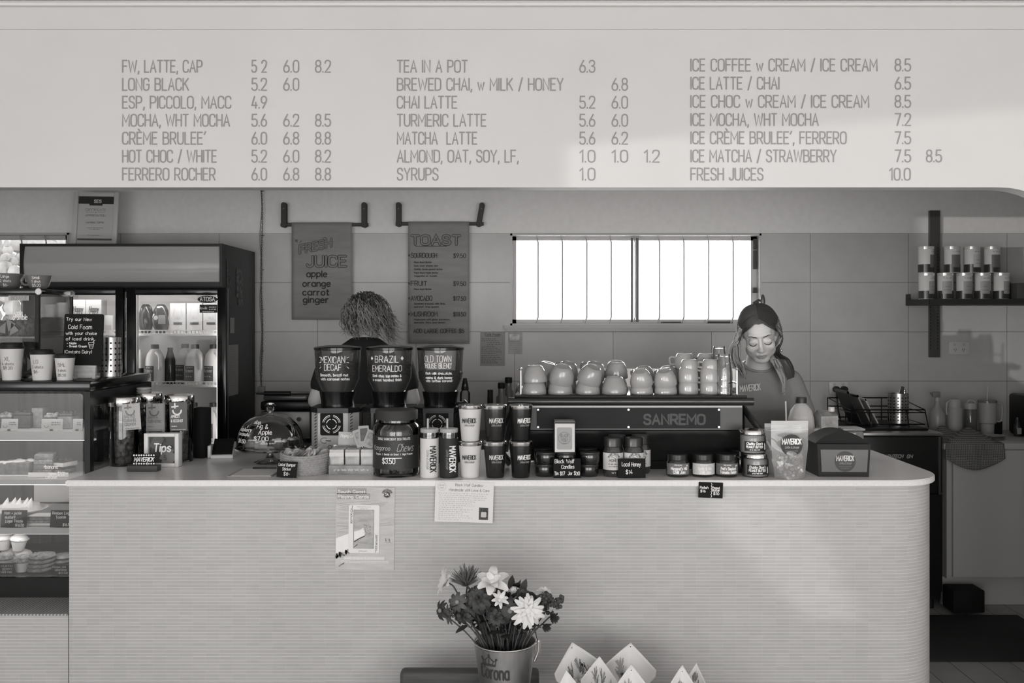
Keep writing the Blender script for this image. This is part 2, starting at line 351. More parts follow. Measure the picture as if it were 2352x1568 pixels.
def strokes(s, h, x=0.0, z=0.0, w=None, align='l', gap=2.0, slant=0.0, jig=0.0, seed=1, xs=1.0):
    """polylines for a line of text: cap height h, left end / baseline at x, z; w fits the width"""
    r = random.Random(seed*31+len(s)); out = []; cur = 0.0
    for c in s:
        if c == ' ': cur += 4.6; continue
        gw, st = glyph(c); dz = r.uniform(-jig, jig)*10; sc = 1 + r.uniform(-jig, jig)
        for q in st: out.append([(cur+a*sc, b*sc+dz) for a, b in q])
        cur += gw*sc + gap
    cur -= gap
    k = h/10; kx = (w/cur) if w else k*xs; tw = cur*kx
    ox = x - (tw if align == 'r' else tw/2 if align == 'c' else 0)
    return [[(ox + a*kx + slant*b*k, z + b*k) for a, b in q] for q in out]
def scribble(x0, x1, z, h, seed=1, wordy=True):
    """a row of handwriting too small to read"""
    r = random.Random(seed); out = []; x = x0
    while x < x1 - h*.5:
        n = r.randint(3, 8) if wordy else 40; q = []
        for i in range(n):
            q.append((x, z + h*(r.uniform(0, .25) if i % 2 else r.uniform(.55, 1)))); x += h*r.uniform(.28, .42)
            if x > x1: break
        if len(q) > 1: out.append(q)
        x += h*.55
    return out
def plane_map(y=0.0, mx=None):
    if mx: return lambda u, v: tuple(mx @ V((u, y, v)))
    return lambda u, v: (u, y, v)
def cyl_map(rfun, a0=0.0, eps=.0006, sy=1.0):
    def f(u, v):
        r = rfun(v) if callable(rfun) else rfun
        a = a0 + u/r; r += eps
        return (r*sin(a), -r*cos(a)*sy, v)
    return f
def lift(fm, d):
    def f(u, v, k=0.0):
        p = V(fm(u, v)); a = V(fm(u+1e-3, v))-p; c = V(fm(u, v+1e-3))-p; n = a.cross(c)
        return tuple(p+n*((d+k)/max(n.length, 1e-9)))
    return f
_rn = [0]
def ribbon(b, pts, t, fm, maxlen=None):
    _rn[0] += 1; fm = lift(fm, 3e-5*(_rn[0] % 14))        # every stroke a hair above the last, so crossings never coincide
    P = [V(pts[0])]
    for q in pts[1:]:
        q = V(q); d = (q-P[-1]).length
        if d < 1e-7: continue
        if maxlen and d > maxlen:
            k = int(d/maxlen)+1; a = P[-1].copy(); P += [a.lerp(q, i/k) for i in range(1, k+1)]
        else: P.append(q)
    if len(P) < 2: return
    n = len(P); L = []; h = t/2
    for i in range(n):
        d0 = (P[i]-P[i-1]).normalized() if i else None; d1 = (P[i+1]-P[i]).normalized() if i < n-1 else None
        d = d1 if d0 is None else d0 if d1 is None else (d0+d1)
        if d.length < 1e-6: d = d0
        d.normalize(); nr = V((-d.y, d.x)); k = 1.0
        if d0 is not None and d1 is not None: k = 1/max(.6, nr.dot(V((-d0.y, d0.x))))
        p = P[i].copy()
        L.append((p + nr*h*k, p - nr*h*k))
    d = (P[1]-P[0]).normalized(); nr = V((-d.y, d.x)); c0 = P[0]-d*h*.8
    d2 = (P[-1]-P[-2]).normalized(); n2 = V((-d2.y, d2.x)); c1 = P[-1]+d2*h*.8
    L = [(c0+nr*h*.45, c0-nr*h*.45)] + L + [(c1+n2*h*.45, c1-n2*h*.45)]
    o = len(b.v)
    for i, (a, c) in enumerate(L): b.v.append(fm(a.x, a.y, 2e-5*i/len(L))); b.v.append(fm(c.x, c.y, 2e-5*i/len(L)))
    for i in range(len(L)-1): b.f.append((o+2*i, o+2*i+1, o+2*i+3, o+2*i+2))
def ink(parent, polys, t, mat, fm=None, name='lettering', maxlen=None, label=None):
    b = B()
    for i, q in enumerate(polys): ribbon(b, q, t, fm or plane_map(-.0008), maxlen)
    o = b.build(name, mat, parent, smooth=0)
    if label: o['label'] = label
    return o
def lines(rows, **kw):                                   # rows of (text, h, x, z[, w])
    out = []
    for k, r in enumerate(rows): out += strokes(r[0], r[1], r[2], r[3], r[4] if len(r) > 4 else None, seed=k+1, **kw)
    return out
def ring(r, c=(0,0), n=36, a0=0.0, a1=2*pi): return [(c[0]+r*cos(a0+(a1-a0)*k/n), c[1]+r*sin(a0+(a1-a0)*k/n)) for k in range(n+1)]
def arctext(s, h, r, c, amid, out=True, gap=2.0):
    """text round a circle, centred at angle amid (radians)"""
    base = strokes(s, h, 0, 0, gap=gap, align='c'); res = []
    for q in base:
        res.append([(c[0]+(r+(b if out else -b))*cos(amid-(a/r if out else -a/r)), c[1]+(r+(b if out else -b))*sin(amid-(a/r if out else -a/r))) for a, b in q])
    return res
# ================================================================== the room
YB = 5.58                                              # back wall face
W1 = (-.074, 1.456, 1.541, 2.100); W2 = (-3.75, -2.763, 1.50, 2.105)
def wall_with_holes(y0, y1, x0, x1, z0, z1, holes):
    b = B(); xs = sorted(holes); cur = x0
    for hx0, hx1, hz0, hz1 in xs:
        b.box(cur, hx0, y0, y1, z0, z1)
        b.box(hx0, hx1, y0, y1, z0, min(hz0, z1))
        if hz1 < z1: b.box(hx0, hx1, y0, y1, hz1, z1)
        cur = hx1
    b.box(cur, x1, y0, y1, z0, z1); return b
PAINT = M('wall_paint', .82, .7, noise=(30, .03, .05)); PAINTB = M('bulkhead_paint', .62, .65, noise=(3, .02, .0))
TILE = brickmat('wall_tile', .53, .13, .6, .3, .0016, .03, .45, off=(.0478, -.002), noise=.10, bump=.25, nscale=2.2)
MOSAIC = mosaic('kitkat_mosaic', .42, .55, .0125, .048)
struct(wall_with_holes(YB, YB+.16, -4.0, 3.6, 0, 2.72, [W1, W2]).build('wall_back', PAINT, smooth=0))
struct(wall_with_holes(YB-.009, YB, -4.0, 3.6, 0, 2.102, [W1, W2]).build('wall_back_tiles', TILE, smooth=0))
struct(B().box(-4.16, 3.76, -2.9, 5.74, -.1, 0).build('floor', brickmat('floor_boards', .30, .04, 1.2, .14, .002, .12, .5, axes='yx', offset=.37, noise=.1), smooth=0))
struct(B().box(-4.16, 3.76, -2.9, 5.74, 2.72, 2.86).build('ceiling', M('ceiling_paint', .70, .8), smooth=0))
b = B()                                                # left wall; opening added to let in and shape the sun glare
b.box(-4.16, -4.0, -2.9, -2.62, 0, 2.72); b.box(-4.16, -4.0, -.87, 5.74, 0, 2.72); b.box(-4.16, -4.0, -2.62, -.87, 0, .68); b.box(-4.16, -4.0, -2.62, -.87, 1.86, 2.72)
b.box(-4.16, -4.0, -2.62, -.87, .98, 1.06)
_q = Mx.Rotation(pi/2, 4, 'Z'); b.prism([(-2.62, .68), (-1.60, .68), (-1.45, .98), (-2.62, .98)], 4.0, 4.03, _q); b.prism([(-1.44, .68), (-.87, .68), (-.87, .98), (-1.17, .98)], 4.0, 4.03, _q)   # slanted blockers added to shape the sun patch on the counter
struct(b.build('wall_left', PAINT, smooth=0))
struct(B().box(3.6, 3.76, -2.9, 5.74, 0, 2.72).build('wall_right', PAINT, smooth=0))
b = B()                                                # shopfront wall behind the viewer: header, sill, posts
b.box(-4.0, 3.6, -2.7, -2.6, 2.45, 2.72); b.box(-4.0, 3.6, -2.7, -2.6, 0, .25)
for x in (-3.9, -3.0, -2.1, -1.2, -.25, .15, 1.0, 1.85, 2.7, 3.5): b.box(x-.035, x+.035, -2.7, -2.6, .25, 2.45)
b.box(-.25, .15, -2.7, -2.6, .25, 2.45)
struct(b.build('wall_front', M('shopfront_frame', .3, .5), smooth=0))

# bulkhead above the servery with the painted menu, coming down into a rounded pier on the right
YF = 3.3; ZBH = 2.047
arc = [(1.72+.33*sin(a), ZBH-.33+.33*cos(a)) for a in [pi/2*k/14 for k in range(15)]]
poly = [(-4.0, 2.6165), (-4.0, ZBH)] + arc + [(2.05, 0), (3.6, 0), (3.6, 2.6165)]
bh = struct(B().prism(poly, YF, YF+.075).build('wall_bulkhead', PAINTB, smooth=50))
struct(B().box(-4.0, 3.6, YF+.002, YF+.10, 2.6185, 2.72).build('wall_bulkhead_upper', PAINTB, smooth=0))
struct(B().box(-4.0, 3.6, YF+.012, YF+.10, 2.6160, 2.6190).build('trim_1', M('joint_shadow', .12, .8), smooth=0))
struct(B().rbox(-4.0, 3.6, YF-.018, YF+.002, 2.697, 2.709, .003).build('trim_2', WHITE, smooth=0))

PX = YF/F                                              # metres per photo pixel on the bulkhead face
def mline(rows, dy=0):
    out = []
    for k, (txt, px0, px1, prices) in enumerate(rows):
        zb = Z(166 + 41.25*k + dy*(1-k/6), YF); h = 27*PX
        if txt: out += strokes(txt, h, X(px0, YF), zb, (px1-px0)*PX)
        for s, a, c in prices: out += strokes(s, h, X(a, YF), zb, (c-a)*PX)
    return out
p1, p2, p3 = (579, 612), (652, 686), (725, 759)
col1 = [("FW, LATTE, CAP", 282, 464, (('5 2',)+p1, ('6.0',)+p2, ('8.2',)+p3)), ("LONG BLACK", 282, 433, (('5.2',)+p1, ('6.0',)+p2)),
        ("ESP, PICCOLO, MACC", 282, 530, (('4.9',)+p1,)), ("MOCHA, WHT MOCHA", 282, 527, (('5.6',)+p1, ('6.2',)+p2, ('8.5',)+p3)),
        ("CR\u00c8ME BRULEE\u00b4", 282, 472, (('6.0',)+p1, ('6.8',)+p2, ('8.8',)+p3)), ("HOT CHOC / WHITE", 282, 497, (('5.2',)+p1, ('6.0',)+p2, ('8.2',)+p3)),
        ("FERRERO ROCHER", 282, 494, (('6.0',)+p1, ('6.8',)+p2, ('8.8',)+p3))]
q1, q2, q3 = (1332, 1366), (1406, 1441), (1480, 1514)
col2 = [("TEA IN A POT", 913, 1073, (('6.3',)+q1,)), ("BREWED CHAI, w MILK / HONEY", 913, 1293, (('6.8',)+q2,)), ("CHAI LATTE", 913, 1049, (('5.2',)+q1, ('6.0',)+q2)),
        ("TURMERIC LATTE", 913, 1116, (('5.6',)+q1, ('6.0',)+q2)), ("MATCHA  LATTE", 913, 1095, (('5.6',)+q1, ('6.2',)+q2)),
        ("ALMOND, OAT, SOY, LF,", 913, 1190, (('1.0',)+q1, ('1.0',)+q2, ('1.2',)+q3)), ("SYRUPS", 913, 1006, (('1.0',)+q1,))]
r1 = (2056, 2091)
col3 = [("ICE COFFEE w CREAM / ICE CREAM", 1587, 2014, (('8.5',)+r1,)), ("ICE LATTE / CHAI", 1587, 1789, (('6.5',)+r1,)), ("ICE CHOC w CREAM / ICE CREAM", 1587, 1995, (('8.5',)+r1,)),
        ("ICE MOCHA, WHT MOCHA", 1587, 1879, (('7.2',)+r1,)), ("ICE CR\u00c8ME BRULEE\u00b4, FERRERO", 1587, 1943, (('7.5',)+r1,)),
        ("ICE MATCHA / STRAWBERRY", 1587, 1920, (('7.5',)+r1, ('8.5', 2128, 2162))), ("FRESH JUICES", 1587, 1752, (('10.0', 2043, 2090),))]
MENU = M('menu_grey_paint', .29, .7)
for c, dy in ((col1, 0), (col2, 0), (col3, -3)):
    ink(bh, mline(c, dy), 3.3*PX, MENU, plane_map(YF-.001), 'menu_lettering')

# ------------------------------------------------------------------ kitchen windows
WFR = M('window_frame_white', .52, .5); BAR = M('window_bar', .38, .5); GRIME = M('window_grime', .06, .8)
def window(n, w, splits, bars, sill):
    x0, x1, z0, z1 = w; Y = YB
    b = B()
    for a in ((x0, x1, z1-.012, z1), (x0, x1, z0, z0+.012), (x0, x0+.012, z0, z1), (x1-.012, x1, z0, z1)): b.box(a[0], a[1], Y-.012, Y+.10, a[2], a[3])
    for a in ((x0+.012, x1-.012, z1-.036, z1-.012), (x0+.012, x1-.012, z0+.012, z0+.036), (x0+.012, x0+.036, z0, z1), (x1-.05, x1-.012, z0, z1)): b.box(a[0], a[1], Y+.05, Y+.085, a[2], a[3])
    fr = struct(b.build('window_%d' % n, WFR, smooth=0))
    for xs in splits:
        B().box(xs[0], xs[1], Y+.045, Y+.08, z0+.02, z1-.02).build('window_stile', M('window_stile', .12, .5), fr, smooth=0)
    B().box(x0+.02, x1-.02, Y+.062, Y+.066, z0+.02, z1-.02).build('window_pane', PANE, fr, smooth=0)
    for xb in bars:
        t = B().tube([(xb-.012, Y+.012, z1-.014), (xb, Y+.012, z1-.05), (xb, Y+.012, z0+.05), (xb-.014, Y+.012, z0+.014)], .0042, 8)
        t.build('window_bar', BAR, fr)
    if sill:
        s = B().box(x0-.035, x1+.0, Y-.05, Y, z0-.018, z0); s.box(x0-.025, x1, Y-.035, Y, z0-.036, z0-.018)
        s.build('window_sill', M('sill_paint', .5, .5), fr, smooth=0)
    return fr
Yw = YB+.012
w1 = window(1, W1, [(X(1451, YB), X(1456, YB)), (X(1463, YB), X(1469, YB))], [X(p, Yw) for p in (1236, 1292, 1348, 1404, 1459, 1515, 1571, 1628, 1684)], True)
b = B()
for px0, px1, py0, py1 in ((1733, 1741, 548, 572), (1733, 1741, 574, 617), (1731, 1740, 660, 672), (1625, 1684, 738, 745), (1520, 1570, 739, 741)):
    b.box(X(px0, Yw), X(px1, Yw), YB+.03, YB+.049, Z(py1, Yw), Z(py0, Yw))
b.build('window_grime', GRIME, w1, smooth=0)
window(2, W2, [], [X(p, Yw) for p in (50, 106)], True)
b = B()
r = random.Random(3)
for k in range(1500): b.ell((r.uniform(-5.5, -3.6), r.uniform(7.4, 8.3), r.uniform(.3, 2.25)), r.uniform(.025, .08), 6, 4)
tag(b.build('hedge', M('pale_foliage', .62, .8, noise=(9, .35, 0))), 'pale sunlit hedge outside the small window at the left', 'hedge', kind='stuff')

# ------------------------------------------------------------------ servery counter
XL, XR, YC = -1.642, 1.545, 3.312
def path_wall(path, z0, z1, u0=0.0):
    b = B(); uv = []; u = u0
    for i, p in enumerate(path):
        if i: u += (V(p)-V(path[i-1])).length
        b.v += [(p[0], p[1], z0), (p[0], p[1], z1)]; uv += [(u, z0), (u, z1)]
    for i in range(len(path)-1): b.f.append((2*i, 2*i+2, 2*i+3, 2*i+1))
    return b, uv
ca = [(1.345+.2*sin(a), 3.512-.2*cos(a)) for a in [pi/2*k/16 for k in range(17)]]
path = [(XL, 4.06), (XL, YC)] + ca + [(XR, 4.06)]
counter = thing('service_counter', 'long servery counter clad in pale narrow mosaic with a rounded right end', 'counter', (0, 0, 0))
b, uv = path_wall(path, 0, .968, .1)
b.f.append(tuple(2*i+1 for i in range(len(path))))
b.build('tiled_front', MOSAIC, counter, 30, uvs=uv)
B().box(XL+.01, XR-.01, 4.045, 4.06, 0, .968).build('back_panel', M('melamine_grey', .3, .5), counter, 0)
ct = [(-1.648, 4.10), (-1.648, 3.297)] + [(1.352+.21*sin(a), 3.507-.21*cos(a)) for a in [pi/2*k/16 for k in range(17)]] + [(1.562, 4.10)]
bm = bmesh.new(); _v = [bm.verts.new((p[0], p[1], .968)) for p in ct]; f = bm.faces.new(_v)
e = bmesh.ops.extrude_face_region(bm, geom=[f]); bmesh.ops.translate(bm, verts=[q for q in e['geom'] if isinstance(q, bmesh.types.BMVert)], vec=(0, 0, .022))
bmesh.ops.recalc_face_normals(bm, faces=bm.faces[:])
bmesh.ops.bevel(bm, geom=[q for q in bm.edges if len({round(w.co.z, 3) for w in q.verts}) == 1], offset=.003, segments=2, affect='EDGES')
bm.verts.index_update(); b = B(); b.add([q.co[:] for q in bm.verts], [tuple(q.index for q in fc.verts) for fc in bm.faces]); bm.free()
top = tag(b.build('countertop', M('stone_top', .72, .25, spec=.5, noise=(160, .05, .0))), 'pale stone countertop slab with rounded right corner on the mosaic counter', 'countertop')
ZT = .990

# lower plinth the food cabinet stands on
ZP = .504
b, uv = path_wall([(-4.0, YC), (-1.6455, YC)], 0, ZP-.0062, .03)
o = len(b.v); b.v += [(-1.6455, YC, 0), (-1.6455, 4.1, 0), (-1.6455, 4.1, ZP), (-1.6455, YC, ZP)]; b.f.append((o, o+1, o+2, o+3)); uv += [(0, 0), (.7, 0), (.7, ZP), (0, ZP)]
o = len(b.v); b.v += [(-4.0, 4.1, 0), (-1.6455, 4.1, 0), (-1.6455, 4.1, ZP), (-4.0, 4.1, ZP)]; b.f.append((o, o+3, o+2, o+1)); uv += [(0, 0), (2.3, 0), (2.3, ZP), (0, ZP)]
pt = thing('tiled_plinth', 'low mosaic-clad plinth under the glass food cabinet, left of the counter', 'plinth', (0, 0, 0))
b.build('tiled_front', MOSAIC, pt, 0, uvs=uv)
b = B().box(-4.0, -1.6455, YC, 4.10, ZP-.006, ZP); b.build('tiled_ledge', brickmat('ledge_strips', .40, .16, .0125, 60, .0032, .10, .4, axes='xy', bump=.3), pt, 0)

# papers stuck on the counter front
def sheet(name, label, cat, px0, px1, py0, py1, Y, mat=PAPER, t=.0012, tilt=0.0, group=None):
    """a flat sheet facing the room; local frame: centre at origin, x right, z up"""
    w, h = (px1-px0)*Y/F, (py1-py0)*Y/F
    o = thing(name, label, cat, (X((px0+px1)/2, Y), Y, Z((py0+py1)/2, Y)), 0, group, rot=(0, rad(tilt), 0))
    B().box(-w/2, w/2, 0, t, -h/2, h/2).build('paper', mat, o, smooth=0)
    return o, w, h
YS = YC-.0035
po, w, h = sheet('poster', 'pale beach poster with a playing card, stuck below the countertop', 'poster', 771, 906, 1118, 1308, YS, M('poster_sand', .50, .6, noise=(14, .10, 0, (1, 1, 4))), tilt=.6)
u = lambda px: (px-838.5)*YS/F
v_ = lambda py: (1213-py)*YS/F
b = B(); r = random.Random(4)
b.prism([(u(772), v_(1236)), (u(800), v_(1226)), (u(836), v_(1216)), (u(850), v_(1205)), (u(856), v_(1220)), (u(840), v_(1240)), (u(812), v_(1262)), (u(772), v_(1272))], -.0012, -.0004)
b.build('printed_surf', M('poster_surf', .78, .7), po, 0)
b = B()
for k in range(16): ribbon(b, [(u(772+r.uniform(0, 10)), v_(1148+k*5+r.uniform(-3, 3))), (u(815+r.uniform(-10, 30)), v_(1148+k*5+r.uniform(-3, 3))), (u(860+r.uniform(-30, 44)), v_(1144+k*4.6))], r.uniform(.0005, .0016), plane_map(-.0016))
b.build('printed_waves', M('poster_wave', .36, .7), po, 0)
b = B()
for k in range(36):
    x_ = r.uniform(772, 806); b.prism([(u(x_)+q*r.uniform(.7, 1.2), v_(1262+(806-x_)*.4+r.uniform(-5, 8))+p*r.uniform(.7, 1.2)) for q, p in ((-.004, 0), (0, -.003), (.004, 0), (0, .003))], -.0019, -.0017)
for q in ((780, 1300, 791, 1292), (791, 1292, 789, 1296)): ribbon(b, [(u(q[0]), v_(q[1])), (u(q[2]), v_(q[3]))], .003, plane_map(-.002))
for px in (886, 894): ribbon(b, [(u(px), v_(1236)), (u(px+1), v_(1241))], .003, plane_map(-.002)); ribbon(b, [(u(px-2), v_(1243.5)), (u(px+4), v_(1243.5))], .0012, plane_map(-.002))
b.build('printed_rocks', M('poster_rock', .16, .7), po, 0)
B().prism(rrect(u(801), u(872), v_(1269), v_(1159), .006), -.0045, -.0005).build('playing_card', M('card_white', .72, .5), po, 0)
b = B().prism([(u(813), v_(1258)), (u(859), v_(1258)), (u(859), v_(1170)), (u(813), v_(1170))], -.0050, -.0046); b.build('card_picture', M('card_pic', .42, .7, noise=(16, .25, 0, (1, 1, 3))), po, 0)
B().prism([(u(814), v_(1240)), (u(814), v_(1220)), (u(828), v_(1216)), (u(835), v_(1211)), (u(839), v_(1222)), (u(838), v_(1228))], -.0054, -.0051).build('card_surf', M('poster_surf', .78), po, 0)
b = B()
for k in range(50): q = (r.uniform(835, 852), r.uniform(1204, 1226)); b.prism([(u(q[0])+c*.7, v_(q[1])+d*.7) for c, d in ((-.0018, 0), (0, -.0012), (.0018, 0), (0, .0014))], -.0057, -.0055)
ribbon(b, [(u(815), v_(1243)), (u(826), v_(1236)), (u(838), v_(1230))], .0032, plane_map(-.0056)); ribbon(b, [(u(815), v_(1255)), (u(822), v_(1249))], .0022, plane_map(-.0056))
for k, c in enumerate('JOKER'):
    for q in strokes(c, .0105, u(808), v_(1167+k*8.6), .0055, 'c'): ribbon(b, q, .0012, plane_map(-.0058))
    for q in strokes(c, .0105, u(808), v_(1167+k*8.6), .0055, 'c'): ribbon(b, [(2*u(836.5)-a, 2*v_(1214)-c2) for a, c2 in q], .0012, plane_map(-.0058))
for a in ((813, 1170, 859, 1170), (859, 1170, 859, 1258), (859, 1258, 813, 1258), (813, 1258, 813, 1170)): ribbon(b, [(u(a[0]), v_(a[1])), (u(a[2]), v_(a[3]))], .0009, plane_map(-.0058))
for i, (a, c, d) in enumerate(((820, 852, 1164), (828, 845, 1168), (825, 845, 1265))):
    for q in scribble(u(a), u(c), v_(d), .0028, 9+i): ribbon(b, q, .0006, plane_map(-.0058))
b.build('card_print', INKD, po, 0)
b = B().box(u(773), u(841), -.0016, -.0008, v_(1134), v_(1121)); b.box(u(773), u(849), -.0016, -.0008, v_(1146), v_(1132.5)); b.build('title_band', M('band_grey', .34, .7), po, 0)
ink(po, strokes('South Coast', .0105, u(776), v_(1132), u(838)-u(776))+strokes('Playing Cards', .0105, u(776), v_(1143.5), u(846)-u(776)), .0019, INKW, plane_map(-.002))
b = B().prism(circ(.0102, 24, (u(888.5), v_(1134))), -.0015, -.0008)
for q in arctext('DISCOVER', .0062, .0125, (u(888.5), v_(1134)), pi/2)+arctext('BEACHES', .0062, .0128, (u(888.5), v_(1134)), -pi/2, False): ribbon(b, q, .0013, plane_map(-.0016))
b.build('round_stamp', INKD, po, 0)
ink(po, strokes('54', .0105, u(888.5), v_(1137.3), .011, 'c'), .0016, INKW, plane_map(-.0022))
b = B().box(u(790), u(884), -.0016, -.0008, v_(1285.5), v_(1277)); b.box(u(784), u(893), -.0016, -.0008, v_(1292.5), v_(1286.5)); b.build('caption_band', M('band_light', .62, .7), po, 0)
ink(po, strokes('locally designed & photographed', .0075, u(793), v_(1283), u(882)-u(793)), .0013, M('cap_ink', .75), plane_map(-.002))
ink(po, sum([scribble(u(787), u(890), v_(1291), .0035, 3)], []), .0007, M('cap_ink2', .4), plane_map(-.002), 'small_print')

no, w, h = sheet('notice', 'white printed candle notice overlapping the countertop edge', 'notice', 999, 1133, 1106, 1199, 3.293, PAPER, tilt=1.8)
u = lambda px: (px-1066)*3.293/F
v_ = lambda py: (1152.5-py)*3.293/F
ink(no, strokes('Black Wolf Candles-', .0095, u(1045), v_(1116.5), u(1110)-u(1045))+strokes('Handmade with Love & Care', .0095, u(1031), v_(1128), u(1123)-u(1031)), .0009, INKM)
rows = []
for k in range(14): rows += scribble(u(1008 if k else 1006), u((1122 if k < 5 else 1093) - (30 if k in (4, 7, 10, 13) else (k*7 % 13))), v_(1134.5+k*4.65), .0042, 40+k)
for k in (5, 8, 10, 12): rows.append([(u(1003), v_(1133+k*4.65)), (u(1004), v_(1133+k*4.65))])
rows.append(ring(.0148, (u(1014), v_(1118)))); rows += strokes('BLACK', .005, u(1014), v_(1117), .017, 'c') + strokes('WOLF', .005, u(1014), v_(1123), .015, 'c')
ink(no, rows, .0006, M('notice_ink', .32), name='small_print')
B().box(u(1101), u(1122), -.0012, -.0005, v_(1192), v_(1164)).build('candle_photo', M('photo_dark', .04, .6, noise=(200, .8, 0)), no, 0)
B().prism(rrect(u(1105.5), u(1118), v_(1186), v_(1174), .003), -.0018, -.0013).build('candle_print', M('photo_light', .5), no, 0)
# ================================================================== back of the kitchen, right side
GREYLAM = M('grey_laminate', .47, .5); BENCHTOP = M('bench_laminate', .42, .35)
cab = thing('bench_cabinet', 'grey laminate base cabinet with flush door under the right bench', 'cabinet', (2.32, 5.0, 0))
B().box(.012, 1.26, .02, .57, .16, .865).build('body', GREYLAM, cab, 0)
B().box(0, .012, .0, .57, .16, .865).build('end_panel', GREYLAM, cab, 0)
B().rbox(.035, .74, -.002, .018, .167, .862, .002).build('door', GREYLAM, cab, 0)
B().rbox(.745, 1.25, -.002, .018, .167, .862, .002).build('door', GREYLAM, cab, 0)
B().box(.0, 1.26, .06, .08, 0, .16).build('kickboard', GREYLAM, cab, 0)
tag(B().rbox(2.30, 3.58, 4.985, 5.57, .866, .90, .003).build('benchtop', BENCHTOP), 'pale laminate benchtop on the grey cabinet at the right', 'benchtop')
dw = thing('dishwasher', 'black and steel commercial underbench dishwasher left of the grey cabinet', 'dishwasher', (1.68, 4.95, 0))
B().box(0, .595, .02, .58, .06, .945).build('body', BLACK, dw, 0)
B().rbox(-.004, .599, -.004, .60, .945, .962, .003).build('top', STEEL, dw)
d_ = B().rbox(.0, .595, 0, .02, .635, .94, .004).build('door', M('black_steel', .022, .3, .3), dw)
B().box(.568, .580, -.012, 0, .63, .94).build('door_edge', DKSTEEL, d_, 0)
B().rbox(.0, .595, 0, .02, .10, .63, .004).build('lower_panel', BLKM, dw)
x_ = lambda px: (px-1200)*4.948/F-1.68
B().box(x_(2030), x_(2100), -.0022, 0, Z(1054, 4.948), Z(1039, 4.948)).build('badge', BLACK, dw, 0)
ink(dw, strokes('WASHTECH  GM', .018, x_(2022), Z(1051.5, 4.948), x_(2095)-x_(2022), slant=.25), .0042, M('badge_ink', .3), plane_map(-.003))
for xx in (.04, .555):
    for yy in (.06, .52): B().cyl(.018, 0, .07, 12, Mx.Translation((xx, yy, 0))).build('foot', BLACK, dw)
bb = thing('kitchen_bench', 'dark steel back bench along the tiled wall behind the grinders', 'bench', (-1.30, 4.98, 0))
B().rbox(0, 2.96, 0, .58, .87, .90, .003).build('top', M('dark_bench', .10, .35), bb)
B().box(.02, 2.94, .03, .57, .10, .87).build('body', M('dark_body', .04, .6), bb, 0)
B().box(.02, 2.94, .08, .57, 0, .10).build('kickboard', BLKM, bb, 0)
tag(B().rbox(1.40, 2.62, 4.2, 4.84, 0, .014, .005).build('rubber_mat', M('rubber', .012, .9)), 'black rubber mat on the kitchen floor behind the counter', 'mat')
cr = thing('storage_crate', 'black plastic crate on the floor under the cabinet corner', 'crate', (2.34, 4.86, .0))
B().rbox(-.05, .12, 0, .13, .014, .135, .008).build('body', BLKM, cr)

# items along the right bench
Yt = 5.34
def bx(px, Y=Yt): return X(px, Y)
s = thing('spray_bottle', 'translucent trigger spray bottle, leftmost on the right bench', 'spray bottle', (bx(2153), Yt, .90))
MILKP = M('cloudy_plastic', .30, .35, sub=0)
B().lathe([(0,0),(.042,0),(.044,.01),(.044,.105),(.040,.13),(.026,.155),(.018,.175),(.014,.20),(0,.20)], 24).build('bottle', MILKP, s)
B().cyl(.015, .20, .222, 16).build('collar', M('grey_plastic', .38, .4), s)
b = B().rbox(-.03, .016, -.011, .011, .222, .255, .006); b.tube([(-.012, 0, .225), (-.026, 0, .205), (-.024, 0, .185)], .0045); b.tube([(-.03, 0, .245), (-.042, 0, .245)], .006)
b.build('trigger', M('grey_plastic2', .2, .4), s)
s = thing('drink_bottle', 'pale drink bottle with a looped lid, right of the spray bottle', 'bottle', (bx(2193), Yt, .90))
B().lathe([(0,0),(.040,0),(.042,.006),(.042,.155),(.036,.165),(0,.165)], 24).build('body', M('matt_beige', .34, .5), s)
B().lathe([(.034,.165),(.034,.205),(.030,.212),(0,.212)], 24).build('lid', M('matt_beige2', .40, .5), s)
B().tube([(-.034, 0, .20), (-.046, 0, .19), (-.049, 0, .15), (-.046, 0, .12)], .005).build('strap', M('matt_beige2', .4), s)
s = thing('drink_bottle', 'clear tinted drink bottle with pale screw lid, between the two insulated ones', 'bottle', (bx(2229), Yt, .90))
B().lathe([(0,0),(.032,0),(.035,.006),(.035,.15),(.030,.16),(0,.16)], 24).build('body', M('dark_tinted_plastic', .10, .1, coat=.5), s)
b = B().cyl(.034, .155, .19, 20); b.tube([(-.02, 0, .19), (-.01, 0, .206), (.02, 0, .203), (.028, 0, .192)], .005); b.build('lid', M('matt_beige2', .4), s)
s = thing('travel_mug', 'large pale travel tumbler with handle and straw at right', 'travel mug', (bx(2268), Yt, .90))
B().lathe([(0,0),(.034,0),(.036,.005),(.038,.07),(.048,.075),(.050,.19),(.050,.198),(0,.198)], 28).build('body', M('matt_beige', .34), s)
B().lathe([(.0515,.192),(.0515,.205),(.045,.208),(0,.208)], 28).build('lid', M('smoke_lid', .16, .2), s)
B().tube(crom([(.048,0,.185),(.078,0,.187),(.086,0,.165),(.084,0,.10),(.072,0,.082),(.047,0,.085)], 4), .0065).build('handle', M('matt_beige', .34), s)
B().tube([(-.002, 0, .2), (.004, 0, .285)], .0045).build('straw', M('straw_clear', .4, .3), s)
s = thing('sauce_bottle', 'small dark sauce bottle at the right edge of the bench', 'bottle', (bx(2337, 5.3), 5.3, .90))
B().lathe([(0,0),(.018,0),(.020,.005),(.020,.06),(.010,.085),(.008,.11),(0,.11)], 16).build('bottle', M('dark_glass', .03, .1), s)
B().box(-.012, .012, -.0215, -.0195, .015, .05).build('label_patch', M('tan_label', .3), s, 0)
s = thing('appliance', 'black appliance standing at the right edge of the bench', 'appliance', (bx(2366, 5.3), 5.30, .90))
